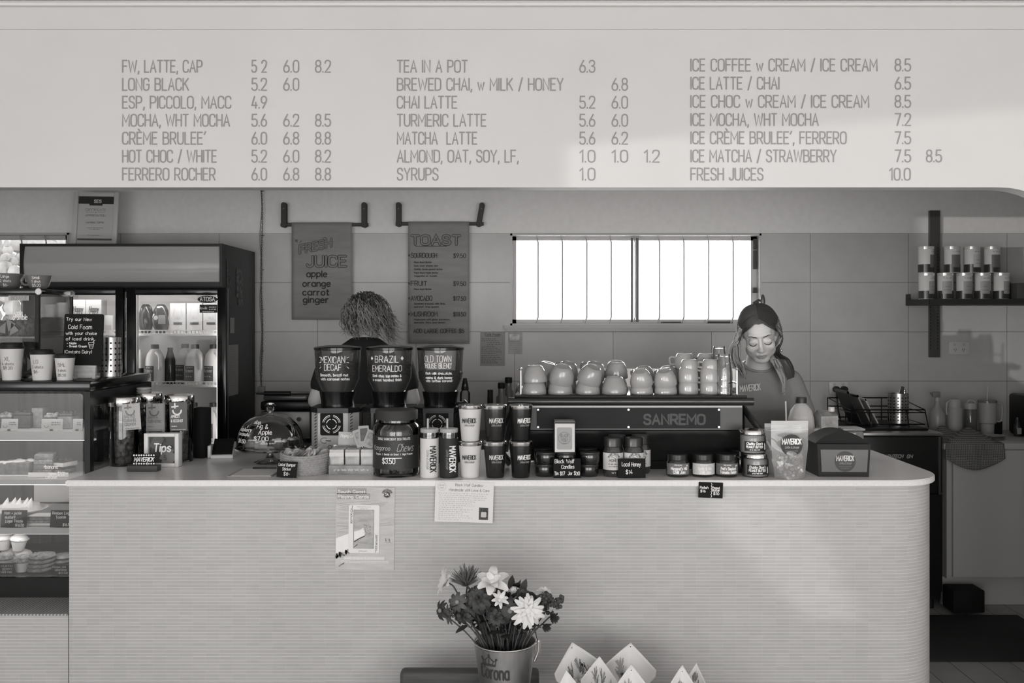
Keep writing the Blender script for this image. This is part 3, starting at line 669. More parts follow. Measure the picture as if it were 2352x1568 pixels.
B().rbox(-.045, .2, -.08, .16, 0, .24, .02).build('body', BLACK, s)
s = thing('small_box', 'small black box behind the stacked plates on the right bench', 'box', (bx(2290, 5.38), 5.38, .90)); B().rbox(-.03, .03, -.012, .012, 0, .085, .01).build('body', BLKM, s)
pl = None
for k in range(3):
    lb = ['bottom plate of the small stack beside the tea towel', 'middle plate of the small stack beside the tea towel', 'top plate of the small stack beside the tea towel'][k]
    b = B().lathe([(0,0),(.035,0),(.060,.007),(.062,.009),(.036,.004),(0,.004)], 32)
    tag(b.build('plate', M('pale_plate', .42, .3), loc=(bx(2282, 5.16), 5.16, .9002+k*.0075)), lb, 'plate', 'plates by the tea towel')
# tea towel thrown over the bench corner
r = random.Random(11)
def towel(u, v):
    x = 2.318 + .30*u - .02*v*(1-u); y = 5.20 - .27*v
    z = .906 + .058*max(0, sin(pi*u))*max(0, 1-v*1.2)*(1+.6*sin(9*u+5*v)) + .008*(1+sin(13*u+7*v))
    if v > .72:
        t = (v-.72)/.28; y = 4.975 - .012*t + .006*sin(11*u); z = .906 - (.004 + .115*t*(.35+.9*sin(pi*min(1, u*.75+.12))))
    return (x, y, z)
tw = solid(B().grid(towel, 40, 36).build('tea_towel', brickmat('towel_weave', .04, .20, .009, .009, .0022, .2, .9, axes='xz', bump=.2), smooth=60), .003, 1)
tag(tw, 'dark checked tea towel crumpled over the corner of the benchtop', 'towel')

# dish rack with plates and a perforated cutlery cylinder, on the dishwasher
Yr = 5.25; ZD = .962
tray = tag(B().rbox(1.70, 2.25, 5.06, 5.50, ZD, ZD+.012, .005).build('drain_tray', BLACK), 'black drain tray on top of the dishwasher under the wire rack', 'tray')
rk = thing('dish_rack', 'black wire dish rack standing on the dishwasher', 'dish rack', (0, 0, ZD+.012))
x0, x1, y0, y1 = X(1952, 5.1), X(2129, 5.1), 5.08, 5.47
b = B(); W = .0038
for z_, g in ((.135, 0), (.085, .0), (.02, .0)): b.tube([(x0, y0, z_-.035*(z_ > .1)), (x1-.02, y0, z_-.035*(z_ > .1)), (x1, y1, z_), (x0, y1, z_)], W, 6, True)
b.build('wire_rails', BLKG, rk)
b = B()
for k in range(5):
    t = k/4; b.tube([(x0+(x1-x0)*t, y0, .002), (x0+(x1-x0-.02)*t, y0, .10)], W*.8, 6); b.tube([(x0+(x1-x0)*t, y1, .002), (x0+(x1-x0)*t, y1, .135)], W*.8, 6)
b.build('wire_posts', BLKG, rk)
for k, (dx, lean, rr, nm, mt, lb) in enumerate(((.02, 24, .105, 'chopping_board', BLACK, 'black round-cornered board leaning in the left end of the dish rack'),
                                     (.075, 26, .10, 'tray_lid', M('grey_tray', .3, .4), 'mid-grey tray leaning in the dish rack beside the black board'),
                                     (.115, 28, .10, 'tray_lid', M('pale_tray', .50, .4), 'pale tray leaning rightmost in the dish rack'))):
    o = thing(nm, lb, 'board' if k == 0 else 'tray', (x0+dx+.075, 5.27, ZD+.0165), rot=(0, rad(-lean), 0))
    B().prism(rrect(-.004, .004, 0, .21-.02*k, .003), -rr, rr).build('panel', mt, o)
    B().prism(rrect(-.0055, .0055, .195-.02*k, .21-.02*k, .004), -rr, rr).build('rim', BLKG if k < 2 else WHITE, o)
c = thing('cutlery_cylinder', 'perforated steel cutlery cylinder standing in the dish rack', 'utensil holder', (X(2063, 5.25), 5.25, ZD+.0165))
def perf(o, r, h, rows, cols, hole=.0042):
    B().lathe([(0,0),(r,0),(r,h),(r-.002,h),(r-.002,.003),(0,.003)], 40).build('cylinder', STEEL, o)
    b = B()
    for j in range(rows):
        for i in range(cols):
            a = 2*pi*(i+.5*(j % 2)*0)/cols; z_ = h*.14+(h*.72)*j/(rows-1)
            b.cyl(hole, -.0004, .0006, 8, Mx.Translation((r*sin(a), -r*cos(a), z_)) @ Mx.Rotation(a, 4, 'Z') @ Mx.Rotation(pi/2, 4, 'X'))
    b.build('holes', BLKM, o, 0)
perf(c, .056, .175, 8, 16)
B().rbox(-.012, .012, -.002, .002, .10, .215, .004, mx=rot('Y', 12)).build('peeler_blade', DKSTEEL, tag(thing('peeler', 'dark peeler standing in the perforated steel cylinder', 'peeler', (X(2063, 5.25)-.02, 5.25, ZD+.02))), 0)
b = B().tube([(0, 0, .02), (.02, 0, .18)], .003); b.ell((.021, 0, .186), (.007, .003, .012), 10, 8)
tag(b.build('teaspoon', CHROME, loc=(X(2063, 5.25)+.022, 5.26, ZD+.017)), 'steel teaspoon standing in the perforated steel cylinder', 'spoon')

# power outlets
def outlet(px, py, w, h, label, plugs):
    Y = YB-.009
    o = thing('power_outlet', label, 'power outlet', (X(px, Y), Y, Z(py, Y)))
    B().rbox(-w/2, w/2, -.009, 0, -h/2, h/2, .003).build('plate', M('outlet_white', .62, .35), o)
    for s_ in (-1, 1):
        B().cyl(.0085, 0, .0015, 16, Mx.Translation((s_*w*.23, -.009, h*.27)) @ Mx.Rotation(pi/2, 4, 'X')).build('switch', M('switch_white', .5, .3), o)
        if not plugs:
            b = B()
            for a, dx, dz in ((25, -.006, -.008), (-25, .006, -.008), (0, 0, -.018)): b.box(-.0011, .0011, -.0096, -.0088, -.0045, .0045, Mx.Translation((s_*w*.2+dx, 0, dz)) @ Mx.Rotation(rad(a), 4, 'Y'))
            b.build('socket_slots', BLKM, o, 0)
    return o
outlet(2202, 799, .125, .080, 'empty double power outlet on the tiles under the tin shelf', False)
o1 = outlet(1925, 890, .115, .073, 'double power outlet with two black plugs on the tiled wall', True)
for k, (dx, lb) in enumerate(((-.022, 'left black plug and cord in the double outlet'), (.026, 'right black plug and cord in the double outlet'))):
    p = thing('power_plug', lb, 'plug', (X(1925, YB)+dx, YB-.018, Z(893, YB)), group='plugs in the outlet')
    B().cyl(.0195, 0, .03, 20, Mx.Rotation(pi/2, 4, 'X')).build('plug', BLACK, p)
    x2 = .012 if k == 0 else .05
    B().tube(crom([(0, -.02, -.012), (.004, -.02, -.06), (x2*.5, -.03, -.12), (x2, -.05, -.18)], 5), .0048).build('cord', BLACK, p)
# wall shelf with tins
Ysh = 5.30
sh = thing('wall_shelf', 'black metal shelf hung on a slotted upright on the right wall', 'shelf', (0, 0, 0))
b = B().box(X(2134, 5.56), X(2157, 5.56), 5.545, 5.571, Z(820, 5.56), Z(484, 5.56)); b.build('upright', M('upright_steel', .09, .4, .3), sh, 0)
b = B()
for k in range(34):
    for px in (2137, 2154): b.box(X(px, 5.545)-.0018, X(px, 5.545)+.0018, 5.5438, 5.5452, Z(560+k*7.2+3.6, 5.545), Z(560+k*7.2, 5.545))
b.build('slots', BLKM, sh, 0)
zt = Z(686, 5.24)
xl = X(2135, 5.24)
B().box(xl, 3.4, 5.24, 5.56, zt-.034, zt).build('board', M('shelf_black', .02, .5), sh, 0)
B().box(xl-.002, xl+.002, 5.24, 5.56, zt-.033, zt-.001).box(xl-.002, xl+.002, 5.50, 5.56, zt, zt+.035).build('bracket', BLACK, sh, 0)
TINW = M('tin_white', .55, .3); TINB = M('tin_dark_band', .03, .3)
def tin(px, level, label, lab, labx):
    Y = 5.33; r_ = .0425*1.02
    o = thing('tea_tin', label, 'tin', (X(px, Y), Y, zt+.0005+level*.1535), group='tins on the wall shelf')
    B().lathe([(0,0),(r_,0),(r_,.15),(r_-.002,.1525),(0,.1525)], 32).build('can', TINW, o)
    B().lathe([(r_+.0006,.002),(r_+.0006,.048)], 32).build('dark_band', TINB, o)
    B().lathe([(r_+.001,.136),(r_+.0012,.140),(r_+.0012,.1515),(r_-.003,.153),(0,.153)], 32).build('lid', M('tin_lid', .55, .22, .3), o)
    fm = cyl_map(r_, labx, .0012)
    b = B().grid(lambda u, v: fm(-.028+.056*u, .03+.073*v), 8, 1); b.build('paper_label', lab, o)
    ink(o, scribble(-.022, .022, .118, .006, int(px)) + scribble(-.012, .012, .07, .005, int(px)+1) + scribble(-.018, .018, .05, .003, int(px)+2), .0012, M('tin_ink', .06), cyl_map(r_, labx, .002), 'small_print', .01)
    return o
LA, LB, LC = M('tin_label_grey', .28), M('tin_label_dark', .12), M('tin_label_pale', .45)
for px, lv, lb, lm, lx in ((2128, 0, 'left end tin of the lower row on the wall shelf', LA, .55), (2171, 0, 'second tin from the left in the lower shelf row', LA, -.15), (2215, 0, 'middle tin of the lower row on the wall shelf', LA, .1), (2257, 0, 'fourth tin from the left in the lower shelf row', LA, -.1), (2300, 0, 'right end tin of the lower shelf row, beside the dark box', LA, .45),
                       (2127, 1, 'lone tin standing on the left end tin, apart from the other three', LB, .75), (2187, 1, 'upper row tin with the darkest paper label', LB, .15), (2233, 1, 'upper row tin with an almost white label, middle of three', LC, .35), (2279, 1, 'right end tin of the upper row on the wall shelf', LB, .1)):
    tin(px, lv, lb, lm, lx)
bx_ = thing('storage_box', 'dark grey box on the wall shelf right of the tins', 'box', (X(2345, 5.32), 5.32, zt+.0005)); B().rbox(-.055, .16, -.06, .08, 0, .095, .004).build('box', M('dark_box', .05, .6), bx_); B().box(-.056, .162, -.061, .081, .092, .098).build('lid', M('box_lid', .2, .5), bx_, 0)

# things at the back of the stone countertop, right of the machine
j = thing('milk_jug', 'big plastic milk jug with dark cap behind the snack pouches', 'milk jug', (X(1840, 4.0), 4.0, ZT))
JP = M('milk_plastic', .60, .4, sub=.3)
def jug(o, mat, cap, s=1.0, handle=True):
    B().lathe([(0,0),(.055*s,0),(.058*s,.006*s),(.058*s,.12*s),(.056*s,.15*s),(.046*s,.185*s),(.030*s,.207*s),(.022*s,.213*s),(.022*s,.222*s),(0,.222*s)], 32, sx=1.0, sy=.92).build('bottle', mat, o)
    B().lathe([(.0235*s,.217*s),(.0235*s,.240*s),(.022*s,.243*s),(0,.243*s)], 24).build('cap', cap, o)
    if handle: B().tube(crom([(.02*s,-.03*s,.195*s),(.045*s,-.045*s,.175*s),(.052*s,-.05*s,.13*s),(.048*s,-.045*s,.09*s)], 4), .011*s, 10).build('handle', mat, o)
jug(j, JP, M('jug_cap_dark', .04, .4), 1.0, False)
c = thing('milk_carton', 'foil-look drink carton with white screw cap behind the napkin box', 'carton', (X(1896, 3.98), 3.98, ZT), .2)
b = B().box(-.04, .04, -.035, .035, 0, .165); b.build('carton', M('carton_foil', .35, .25, .5, noise=(20, .4, .3)), c, 0)
b = B().add([(-.04,-.035,.165),(.04,-.035,.165),(.04,.035,.165),(-.04,.035,.165),(-.04,0,.19),(.04,0,.19)], [(0,1,5,4),(2,3,4,5),(0,4,3),(1,2,5)]); b.build('gable', M('carton_foil', .35), c, 0)
B().cyl(.0135, .183, .202, 16, Mx.Translation((.022, -.01, 0))).build('cap', M('cap_white', .72, .35), c)
B().box(-.012, .012, -.0362, -.035, .06, .085).build('sticker', PAPER, c, 0)
o = thing('glass_jug', 'small clear jug with milk between the milk jug and carton', 'jug', (X(1880, 3.88), 3.88, ZT)); B().lathe([(0,0),(.020,0),(.022,.12),(.021,.12),(.019,.004),(0,.004)], 24).build('jug', M('frosted', .42, .25), o)
o = thing('container_stack', 'clear plastic takeaway container behind the napkin box', 'container', (X(1952, 3.97), 3.97, ZT)); B().rbox(-.046, .046, -.05, .05, 0, .105, .012).build('tub', glass('tub_plastic', .8, 1.6, .1, .4, .25, .55), o); B().rbox(-.049, .049, -.053, .053, .105, .115, .004).build('lid', glass('tub_lid', .7, 2, .1, .3, .4, .7), o)
o = thing('glass_plate', 'clear glass plate on an upturned bowl behind the napkin box', 'plate', (X(1895, 3.72), 3.72, ZT)); B().lathe([(0,.055),(.05,.055),(.095,.078),(.096,.081),(.05,.059),(0,.058)], 40).build('plate', glass('plate_glass', .8, 2, .03, .5, .12, .7), o); B().lathe([(0,0),(.05,0),(.045,.055),(0,.055)], 30).build('bowl', M('frosted', .42), o)
o = thing('stirring_stick', 'white stirring stick standing in a cup beside the milk jug', 'stick', (X(1806, 3.88), 3.88, ZT)); B().tube([(.004, 0, .02), (-.003, 0, .235)], .0035).build('stick', PAPER, o); B().lathe([(0,0),(.02,0),(.026,.07),(.025,.07),(.019,.003),(0,.003)], 20).build('cup', M('frosted', .42), o)
# ================================================================== drinks fridge
FX, FY = -2.15, 5.2
fr = thing('drinks_fridge', 'tall black two-door glass drinks fridge with blank lit header against the back wall', 'fridge', (FX, FY, 0))
ZF = Z(560, 4.92); fx = lambda px, Y: X(px, Y)-FX
x0, x1 = fx(52, 4.92), fx(513, 4.92); yb = .30
LINER = M('fridge_liner', .72, .4)
b = B().box(x1-.03, x1, -.28, yb, .08, ZF); b.box(x0, x0+.03, -.28, yb, .08, ZF); b.box(x0+.03, x1-.03, yb-.03, yb, .14, ZF-.03); b.box(x0+.03, x1-.03, -.28, yb, ZF-.03, ZF); b.box(x0+.03, x1-.03, -.28, yb, .08, .14); b.box(x0+.02, x1-.02, -.24, .2, 0, .08)
zh = Z(655, 4.9); b.box(x0+.03, x1-.03, -.28, -.02, zh-.02, zh)
b.build('cabinet', BLACK, fr, 0)
b = B().box(x0+.03, x0+.036, -.24, yb-.03, .14, zh-.02); b.box(x1-.036, x1-.03, -.24, yb-.03, .14, zh-.02); b.box(x0+.036, x1-.036, yb-.036, yb-.0305, .14, zh-.0205); b.box(x0+.036, x1-.036, -.24, yb-.037, zh-.026, zh-.0205); b.box(x0+.036, x1-.036, -.24, yb-.037, .1405, .146)
b.build('liner', LINER, fr, 0)
hz0, hz1 = Z(648, 4.915), Z(566, 4.915); hx0, hx1 = fx(57, 4.915), fx(507, 4.915)
B().grid(lambda u, v: (hx0+(hx1-hx0)*u, -.283-.014*sin(pi*v), hz0+(hz1-hz0)*v), 2, 10).build('header_panel', M('header_grey', .42, .15, coat=.6), fr)
b = B().box(hx0, hx1, -.305, -.2805, ZF-.014, ZF-.0005); b.box(hx0, hx1, -.31, -.2805, zh-.006, hz0); b.box(x0-.002, hx0, -.306, -.2802, zh-.006, ZF); b.box(hx1, x1+.002, -.306, -.2802, zh-.006, ZF)
b.build('header_frame', BLACK, fr, 0)
YD = 4.87
def door(pa, pb, ga, gb, n):
    a, c, g0, g1 = fx(pa, YD), fx(pb, YD), fx(ga, YD), fx(gb, YD); zt_, zg = Z(660, YD), Z(677, YD)
    b = B()
    for q in ((a, g0, .13, zt_), (g1, c, .13, zt_), (g0-.004, g1+.004, zg, zt_-.0006), (g0-.004, g1+.004, .1306, .22)): b.rbox(q[0], q[1], YD-FY, YD-FY+.05, q[2], q[3], .006)
    d = b.build('door', BLKG, fr)
    B().box(g0, g1, YD-FY+.02, YD-FY+.024, .22, zg).build('door_glass', PANE, d, 0)
    B().box(g0+.001, g0+.006, YD-FY+.004, YD-FY+.03, .22, zg).build('door_trim', STEEL, d, 0)
    return d
dr = door(289, 519, 311, 498, 1); dl = door(55, 283, 78, 264, 2)
b = B().prism([(fx(474, YD)+.053*cos(t), Z(687, YD)+.0195*sin(t)) for t in [2*pi*k/28 for k in range(28)]], YD-FY+.0155, YD-FY+.019); b.build('door_sticker', BLACK, dr, 0)
ink(dr, strokes('ATOSA', .021, fx(474, YD), Z(691, YD), .078, 'c'), .004, INKW, plane_map(YD-FY+.015))
B().box(fx(456, YD), fx(496, YD), YD-FY+.016, YD-FY+.0195, Z(718, YD), Z(699, YD)).build('door_sticker', BLACK, dr, 0)
ink(dr, strokes('kwik', .014, fx(458, YD), Z(710, YD), .036)+scribble(fx(478, YD), fx(494, YD), Z(706, YD), .005, 2)+scribble(fx(478, YD), fx(494, YD), Z(711, YD), .005, 4)+scribble(fx(463, YD), fx(490, YD), Z(716, YD), .003, 5), .0022, INKW, plane_map(YD-FY+.015))
SH = [Z(768, 5.0), Z(886, 5.0), .90, .55]
for k, z in enumerate(SH):
    for a, c in ((fx(306, 5.0), x1-.04), (x0+.04, fx(268, 5.0))):
        s_ = B().box(a, c, -.20, .24, z, z+.006); s_.box(a, c, -.206, -.198, z-.006, z+.006); s_.box(a, c, -.206, -.198, z+.020, z+.025)
        n = 24
        for i in range(n+1): s_.box(a+(c-a)*i/n-.002, a+(c-a)*i/n+.002, -.205, -.199, z+.005, z+.021)
        s_.build('shelf', WHITE, fr, 0)
LAMP = M('fridge_lamp', .8, .5, emit=5)
for xx in (fx(300, 4.95), fx(272, 4.95), x1-.045, x0+.045):
    B().box(xx-.005, xx+.005, -.235, -.222, .25, zh-.06).build('lamp_strip', LAMP, fr, 0)
for k, (pa, pc) in enumerate(((310, 500), (70, 262))):
    area('fridge_light_%d' % k, (X((pa+pc)/2, 4.97), 4.97, zh-.04), (rad(25), 0, 0), .4, .03, 1.3)
# papers stuck on the fridge side
xs = X(513, 4.92)+.0012
for nm, lb, ya, yc_, za, zb, mt, ct in (('photo_strip', 'dark patterned paper strip on the fridge side, nearest the door', 4.97, 5.05, 1.90, 1.635, M('print_dark', .06, .6, noise=(60, .8, 0)), 'photo'), ('photo_strip', 'patterned photo strip on the fridge side, nearest the wall', 5.14, 5.26, 1.862, 1.70, M('print_mid', .10, .6, noise=(50, .8, 0)), 'photo'),
        ('note', 'small square note low on the fridge side', 5.03, 5.10, 1.585, 1.50, M('note_grey', .26), 'note'), ('magnet', 'small print under the upper photo strips on the fridge side', 5.17, 5.26, 1.695, 1.655, M('print_mid', .1), 'magnet'), ('order_list', 'long handwritten list taped to the black fridge side', 4.975, 5.17, 1.435, 1.155, M('list_grey', .30, .8), 'note')):
    o = thing(nm, lb, ct, (xs, (ya+yc_)/2, (za+zb)/2)); h_ = (yc_-ya)/2
    B().box(0, .0012, -h_, h_, (zb-za)/2, (za-zb)/2).build('paper', mt, o, 0)
    if nm == 'order_list': ink(o, sum([scribble(-h_*.8, h_*(.1+.6*((k*7) % 5)/5), .125-k*.0125, .006, 60+k) for k in range(20)], []), .0011, M('faint_ink', .14), lambda u, v: (.002, u, v))
# what the fridge holds
YI = 5.06
CART = M('carton_grey', .36, .5); zs1 = SH[0]+.0065; zs2 = SH[1]+.0065; zs3 = SH[2]+.0065
for k, (px, lb) in enumerate(((410, 'left of the three milk cartons on the top shelf, right fridge door'), (448, 'middle of the three milk cartons on the top fridge shelf'), (486, 'right milk carton on the top fridge shelf, under the oval sticker'))):
    o = thing('milk_carton', lb, 'carton', (X(px, YI), YI+.01, zs1), group='milk cartons in the fridge')
    B().box(-.043, .043, -.02, .05, 0, .165).build('carton', CART, o, 0)
    ink(o, [[(-.022, .16), (-.018, .13), (-.026, .09)], [(.022, .16), (.018, .13), (.026, .09)]] + strokes('MILK', .012, 0, .078, .032, 'c'), .0014, M('soft_ink', .22), plane_map(-.021))
    B().box(-.024, .024, -.0215, -.0205, .048, .060).build('label_band', M('band_dark', .06), o, 0)
r = random.Random(5)
def bag(px, py0, py1, w, Y, z, label, mat, seed, d=.06, h=.16, nm='snack_bag', ct='bag'):
    rr = random.Random(seed); ph = [rr.uniform(0, 6) for _ in range(6)]
    o = thing(nm, label, ct, (X(px, Y), Y, z))
    def f(u, v):
        a = 2*pi*u; k = sin(pi*min(1, max(0, v*.93+.05)))**.35
        wr = 1 + .10*sin(5*a+ph[0]+7*v) + .07*sin(9*v+ph[1]+3*a)
        return (w/2*cos(a)*k*wr, d/2*sin(a)*k*wr, h*v)
    b = B().grid(f, 28, 14); b.f.append(tuple(range(28))[::-1]); b.f.append(tuple(14*29+i for i in range(28)))
    b.build('bag', mat, o, 60); return o
FOIL = M('dark_foil', .05, .18, .3)
o = bag(335, 0, 0, .075, YI, zs1, 'left dark glossy bag on the top fridge shelf', FOIL, 1)
o = bag(369, 0, 0, .085, YI-.01, zs1, 'dark bag with a round sticker on the top fridge shelf, beside the cartons', FOIL, 2)
B().prism(circ(.012, 20, (-.012, .085)), -.038, -.0365).build('sticker', M('sticker_grey', .4), o, 0); B().prism([(.0, .05), (.04, .05), (.038, .1), (.002, .1)], -.036, -.034).build('label_patch', M('label_grey2', .2), o, 0)
JW = M('milk_white', .74, .35, sub=.2)
def mjug(px, z, label, Y=YI, s=1.0, lab=True):
    o = thing('milk_jug', label, 'milk jug', (X(px, Y), Y, z), group='milk jugs in the fridge')
    jug(o, JW, M('jug_cap_dark', .04), s)
    if lab:
        fm = cyl_map(.058*s, -.28, .001, .93)
        B().grid(lambda u, v: fm((-.042+.072*u)*s, (.018+.095*v)*s), 8, 1).build('paper_label', M('jug_label', .10, .5), o)
        ink(o, strokes('No more', .02*s, -.006*s, .075*s, .055*s, 'c')+scribble(-.035*s, .024*s, .10*s, .006*s, 3)+scribble(-.03*s, .02*s, .045*s, .008*s, 5), .0022, M('jug_ink', .5), cyl_map(.058*s, -.28, .002, .93), maxlen=.006)
    return o
for px, lb in ((356, 'milk jug at the left of the middle fridge shelf, beside a dark bottle'), (448, 'brightest milk jug on the middle fridge shelf, dark label facing'), (491, 'milk jug at the right end of the middle fridge shelf')): mjug(px, zs2, lb, YI, .9)
mjug(425, zs2, 'milk jug set back between two others on the middle fridge shelf', 5.19, .9)
for px, lb in ((354, 'leftmost milk jug on the lower fridge shelf'), (400, 'second milk jug from left on the lower fridge shelf'), (445, 'third milk jug from left on the lower fridge shelf'), (490, 'milk jug at the right end of the lower fridge shelf')): mjug(px, zs3, lb, YI, .86)
o = thing('juice_bottle', 'dark juice bottle between milk jugs on the middle fridge shelf', 'bottle', (X(391, 5.10), 5.10, zs2)); B().lathe([(0,0),(.026,0),(.028,.01),(.028,.13),(.014,.18),(.014,.20),(0,.20)], 20).build('bottle', M('dark_juice', .05, .15), o)
o = thing('cream_bottle', 'white bottle with black label tight against the left of the fridge shelf', 'bottle', (X(321, 5.03), 5.03, zs2)); B().lathe([(0,0),(.018,0),(.0195,.01),(.0195,.12),(.012,.16),(.012,.19),(0,.19)], 20).build('bottle', JW, o); B().lathe([(.020,.03),(.020,.09)], 20).build('paper_label', BLACK, o)
for px, lb in ((183, 'left of two cartons with black script behind the left fridge door'), (219, 'right of two cartons with black script behind the left fridge door')):
    o = thing('oat_milk_carton', lb, 'carton', (X(px, YI), YI, zs1)); B().box(-.042, .042, -.02, .05, 0, .185).build('carton', M('oat_grey', .27, .5), o, 0)
    ink(o, strokes('Happy', .03, 0, .118, .052, 'c', slant=.15)+strokes('happy', .03, 0, .084, .05, 'c', slant=.15), .004, INKD, plane_map(-.021))
for px, zz, hh, ww, lb in ((152, zs1, .17, .028, 'plain white carton left of the script-printed cartons in the fridge'), (122, zs1, .16, .027, 'plain pale carton behind the glass food box in the fridge'), (254, zs1, .10, .026, 'small pale tub at the right of the left fridge door'), (251, zs2, .16, .035, 'pale carton on the middle shelf of the left fridge door'), (136, zs2, .14, .055, 'wide pale tub on the middle shelf of the left fridge door'), (200, zs2, .2, .06, 'tall pale carton on the middle shelf of the left fridge door')):
    o = thing('drink_carton', lb, 'carton', (X(px, 5.1), 5.1, zz)); B().rbox(-ww, ww, -.03, .05, 0, hh, .004).build('carton', M('plain_carton', .42, .5), o); B().box(-ww*.7, ww*.7, -.0312, -.0302, hh*.2, hh*.45).build('label_patch', M('label_grey3', .3), o, 0)

# framed certificate leaning on top of the fridge
o = thing('framed_certificate', 'white framed certificate of appreciation standing on top of the fridge', 'certificate', (X(216, 5.36), 5.36, ZF), rot=(rad(-5), rad(.8), 0))
w, h = 104*5.36/F, 150*5.36/F; zc = Z(500, 5.36)-ZF
ht = Z(441, 5.36)-ZF+.004
b = B()
for q in ((-w/2, -w/2+.028, 0, ht), (w/2-.028, w/2, 0, ht), (-w/2+.028, w/2-.028, 0, .03), (-w/2+.028, w/2-.028, ht-.026, ht)): b.rbox(q[0], q[1], -.012, .008, q[2], q[3], .003)
b.build('frame', M('frame_white', .60, .4), o)
B().box(-w/2+.02, w/2-.02, 0, .004, .02, ht-.02).build('certificate', M('cert_paper', .56, .5), o, 0)
u = lambda px: (px-216)*5.36/F
v_ = lambda py: ht-(py-441)*5.36/F
B().box(u(174), u(256), -.002, 0, v_(468), v_(451)).build('printed_band', INKD, o, 0); B().box(u(200), u(230), -.0025, -.0005, v_(472), v_(452)).build('printed_badge', M('badge_dark', .03), o, 0)
B().box(u(176), u(257), -.002, 0, v_(553), v_(549)).build('printed_band', M('band_mid', .12), o, 0)
ink(o, strokes('SES', .017, u(219), v_(465.5), .042, 'c'), .0035, INKW, plane_map(-.0035))
ink(o, strokes('CERTIFICATE', .0115, u(215), v_(484), u(238)-u(192), 'c')+strokes('of', .006, u(215), v_(489), None, 'c')+strokes('APPRECIATION', .0115, u(215), v_(497.5), u(238)-u(192), 'c')+strokes('MAVERICK COFFEE', .009, u(215), v_(513.5), u(236)-u(195), 'c')+scribble(u(197), u(234), v_(525), .004, 3)+scribble(u(203), u(228), v_(529), .004, 4)+scribble(u(200), u(228), v_(542), .003, 5)
    + [[(u(174), v_(451)), (u(174), v_(553))], [(u(256), v_(451)), (u(256), v_(553))], [(u(192), v_(487.5)), (u(211), v_(487.5))], [(u(219), v_(487.5)), (u(236), v_(487.5))]], .0013, M('cert_ink', .10), plane_map(-.0012))

# ================================================================== glass food cabinet on the plinth
CXX, CYY = -1.66, 3.51
fc = thing('food_display_cabinet', 'black framed glass food display cabinet on the low tiled plinth', 'display cabinet', (CXX, CYY, ZP))
TOPZ = 1.334; L_ = -1.9
def zr(z): return z-ZP
S3w, S2w = Z(1211, 3.57), Z(1100, 3.59)
B().rbox(L_, 0, .0, .58, .79, .83, .006).build('roof', BLKG, fc)
B().box(L_, 0, .0, .58, 0, .075).build('base', BLACK, fc, 0)
B().box(-.022, .0, .0, .03, .075, .79).build('post', BLACK, fc, 0); B().box(-.022, .0, .55, .58, .075, .79).build('post', BLACK, fc, 0)
B().box(-.022, .0, .03, .55, .735, .79).build('side_rail', BLACK, fc, 0)
B().box(-.012, -.008, .03, .55, .44, .735).build('side_glass', PANE, fc, 0)
B().box(-.014, -.006, .03, .55, .075, .44).build('side_liner', M('case_liner', .78, .35), fc, 0)
B().box(L_, -.02, .555, .575, .075, .79).build('back_panel', M('case_back', .045, .25, noise=(3, .5, 0, (14, 1, 1))), fc, 0)
B().box(X(79, 4.06)-CXX, -.03, .546, .554, zr(S3w)+.004, zr(S2w)-.03).build('white_back_panel', M('case_liner', .78), fc, 0)
B().prism([(L_, .08)]+[(-.03, .08)]+[(-.04+.01*cos(t), .772+.01*sin(t)) for t in (0, pi/4, pi/2)]+[(L_, .782)], .004, .010).build('front_glass', glass('case_glass', .95, 1.6, .02, .25, .02, .85), fc, 0)
SHV = ((.10, Z(990, 3.61), .034), (.08, Z(1100, 3.59), .02), (.06, Z(1211, 3.57), .024))
for k, (dy, z, t) in enumerate(SHV):
    B().box(L_+.02, -.03, dy, .53, zr(z)-.006, zr(z)).build('shelf', M('case_shelf', .60, .3), fc, 0)
    B().box(L_+.02, -.03, dy-.008, dy, zr(z)-t, zr(z)).build('shelf_edge', M('shelf_edge', .55, .3), fc, 0)
    B().box(L_+.02, -.03, dy+.004, dy+.016, zr(z)-t-.003, zr(z)-t+.004).build('shelf_lamp', M('case_lamp', .8, .5, emit=5), fc, 0)
area('case_light', (CXX-.5, CYY+.10, TOPZ-.06), (rad(20), 0, 0), 1.0, .04, .9)
for k, (dy, z, t) in enumerate(SHV): area('case_shelf_light_%d' % k, (CXX-.5, CYY+dy+.05, z-t-.015), (rad(15), 0, 0), 1.0, .02, .30)

def ytop(): return CYY
S1, S2, S3, S0 = SHV[0][1], SHV[1][1], SHV[2][1], ZP+.0755
def price_sign(px0, px1, py0, py1, Y, z, label, rows, t=.0013, nm='price_sign', lean=-8, mat=None, inkm=None, base=True, y_off=0):
    """a small standing card: local x right, z up from its foot"""
    w, h = (px1-px0)*Y/F, (py1-py0)*Y/F
    o = thing(nm, label, 'price sign', (X((px0+px1)/2, Y), Y, z+.0015), rot=(rad(lean), 0, 0))
    B().rbox(-w/2, w/2, 0, .003, 0, h, .0012).build('card', mat or CHALK, o)
    if base: B().rbox(-w*.3, w*.3, -.001, .022, -.0005, .004, .001, mx=rot('X', -lean)).build('foot', mat or CHALK, o)
    ink(o, [q for row in rows for q in strokes(row[0], row[1]*h, (row[2]-.5)*w, row[3]*h, row[4]*w if len(row) > 4 else None, jig=.05, seed=len(row[0]))], t, inkm or INKW, plane_map(-.0008))
    return o
TAGM = M('tag_card', .50, .7)
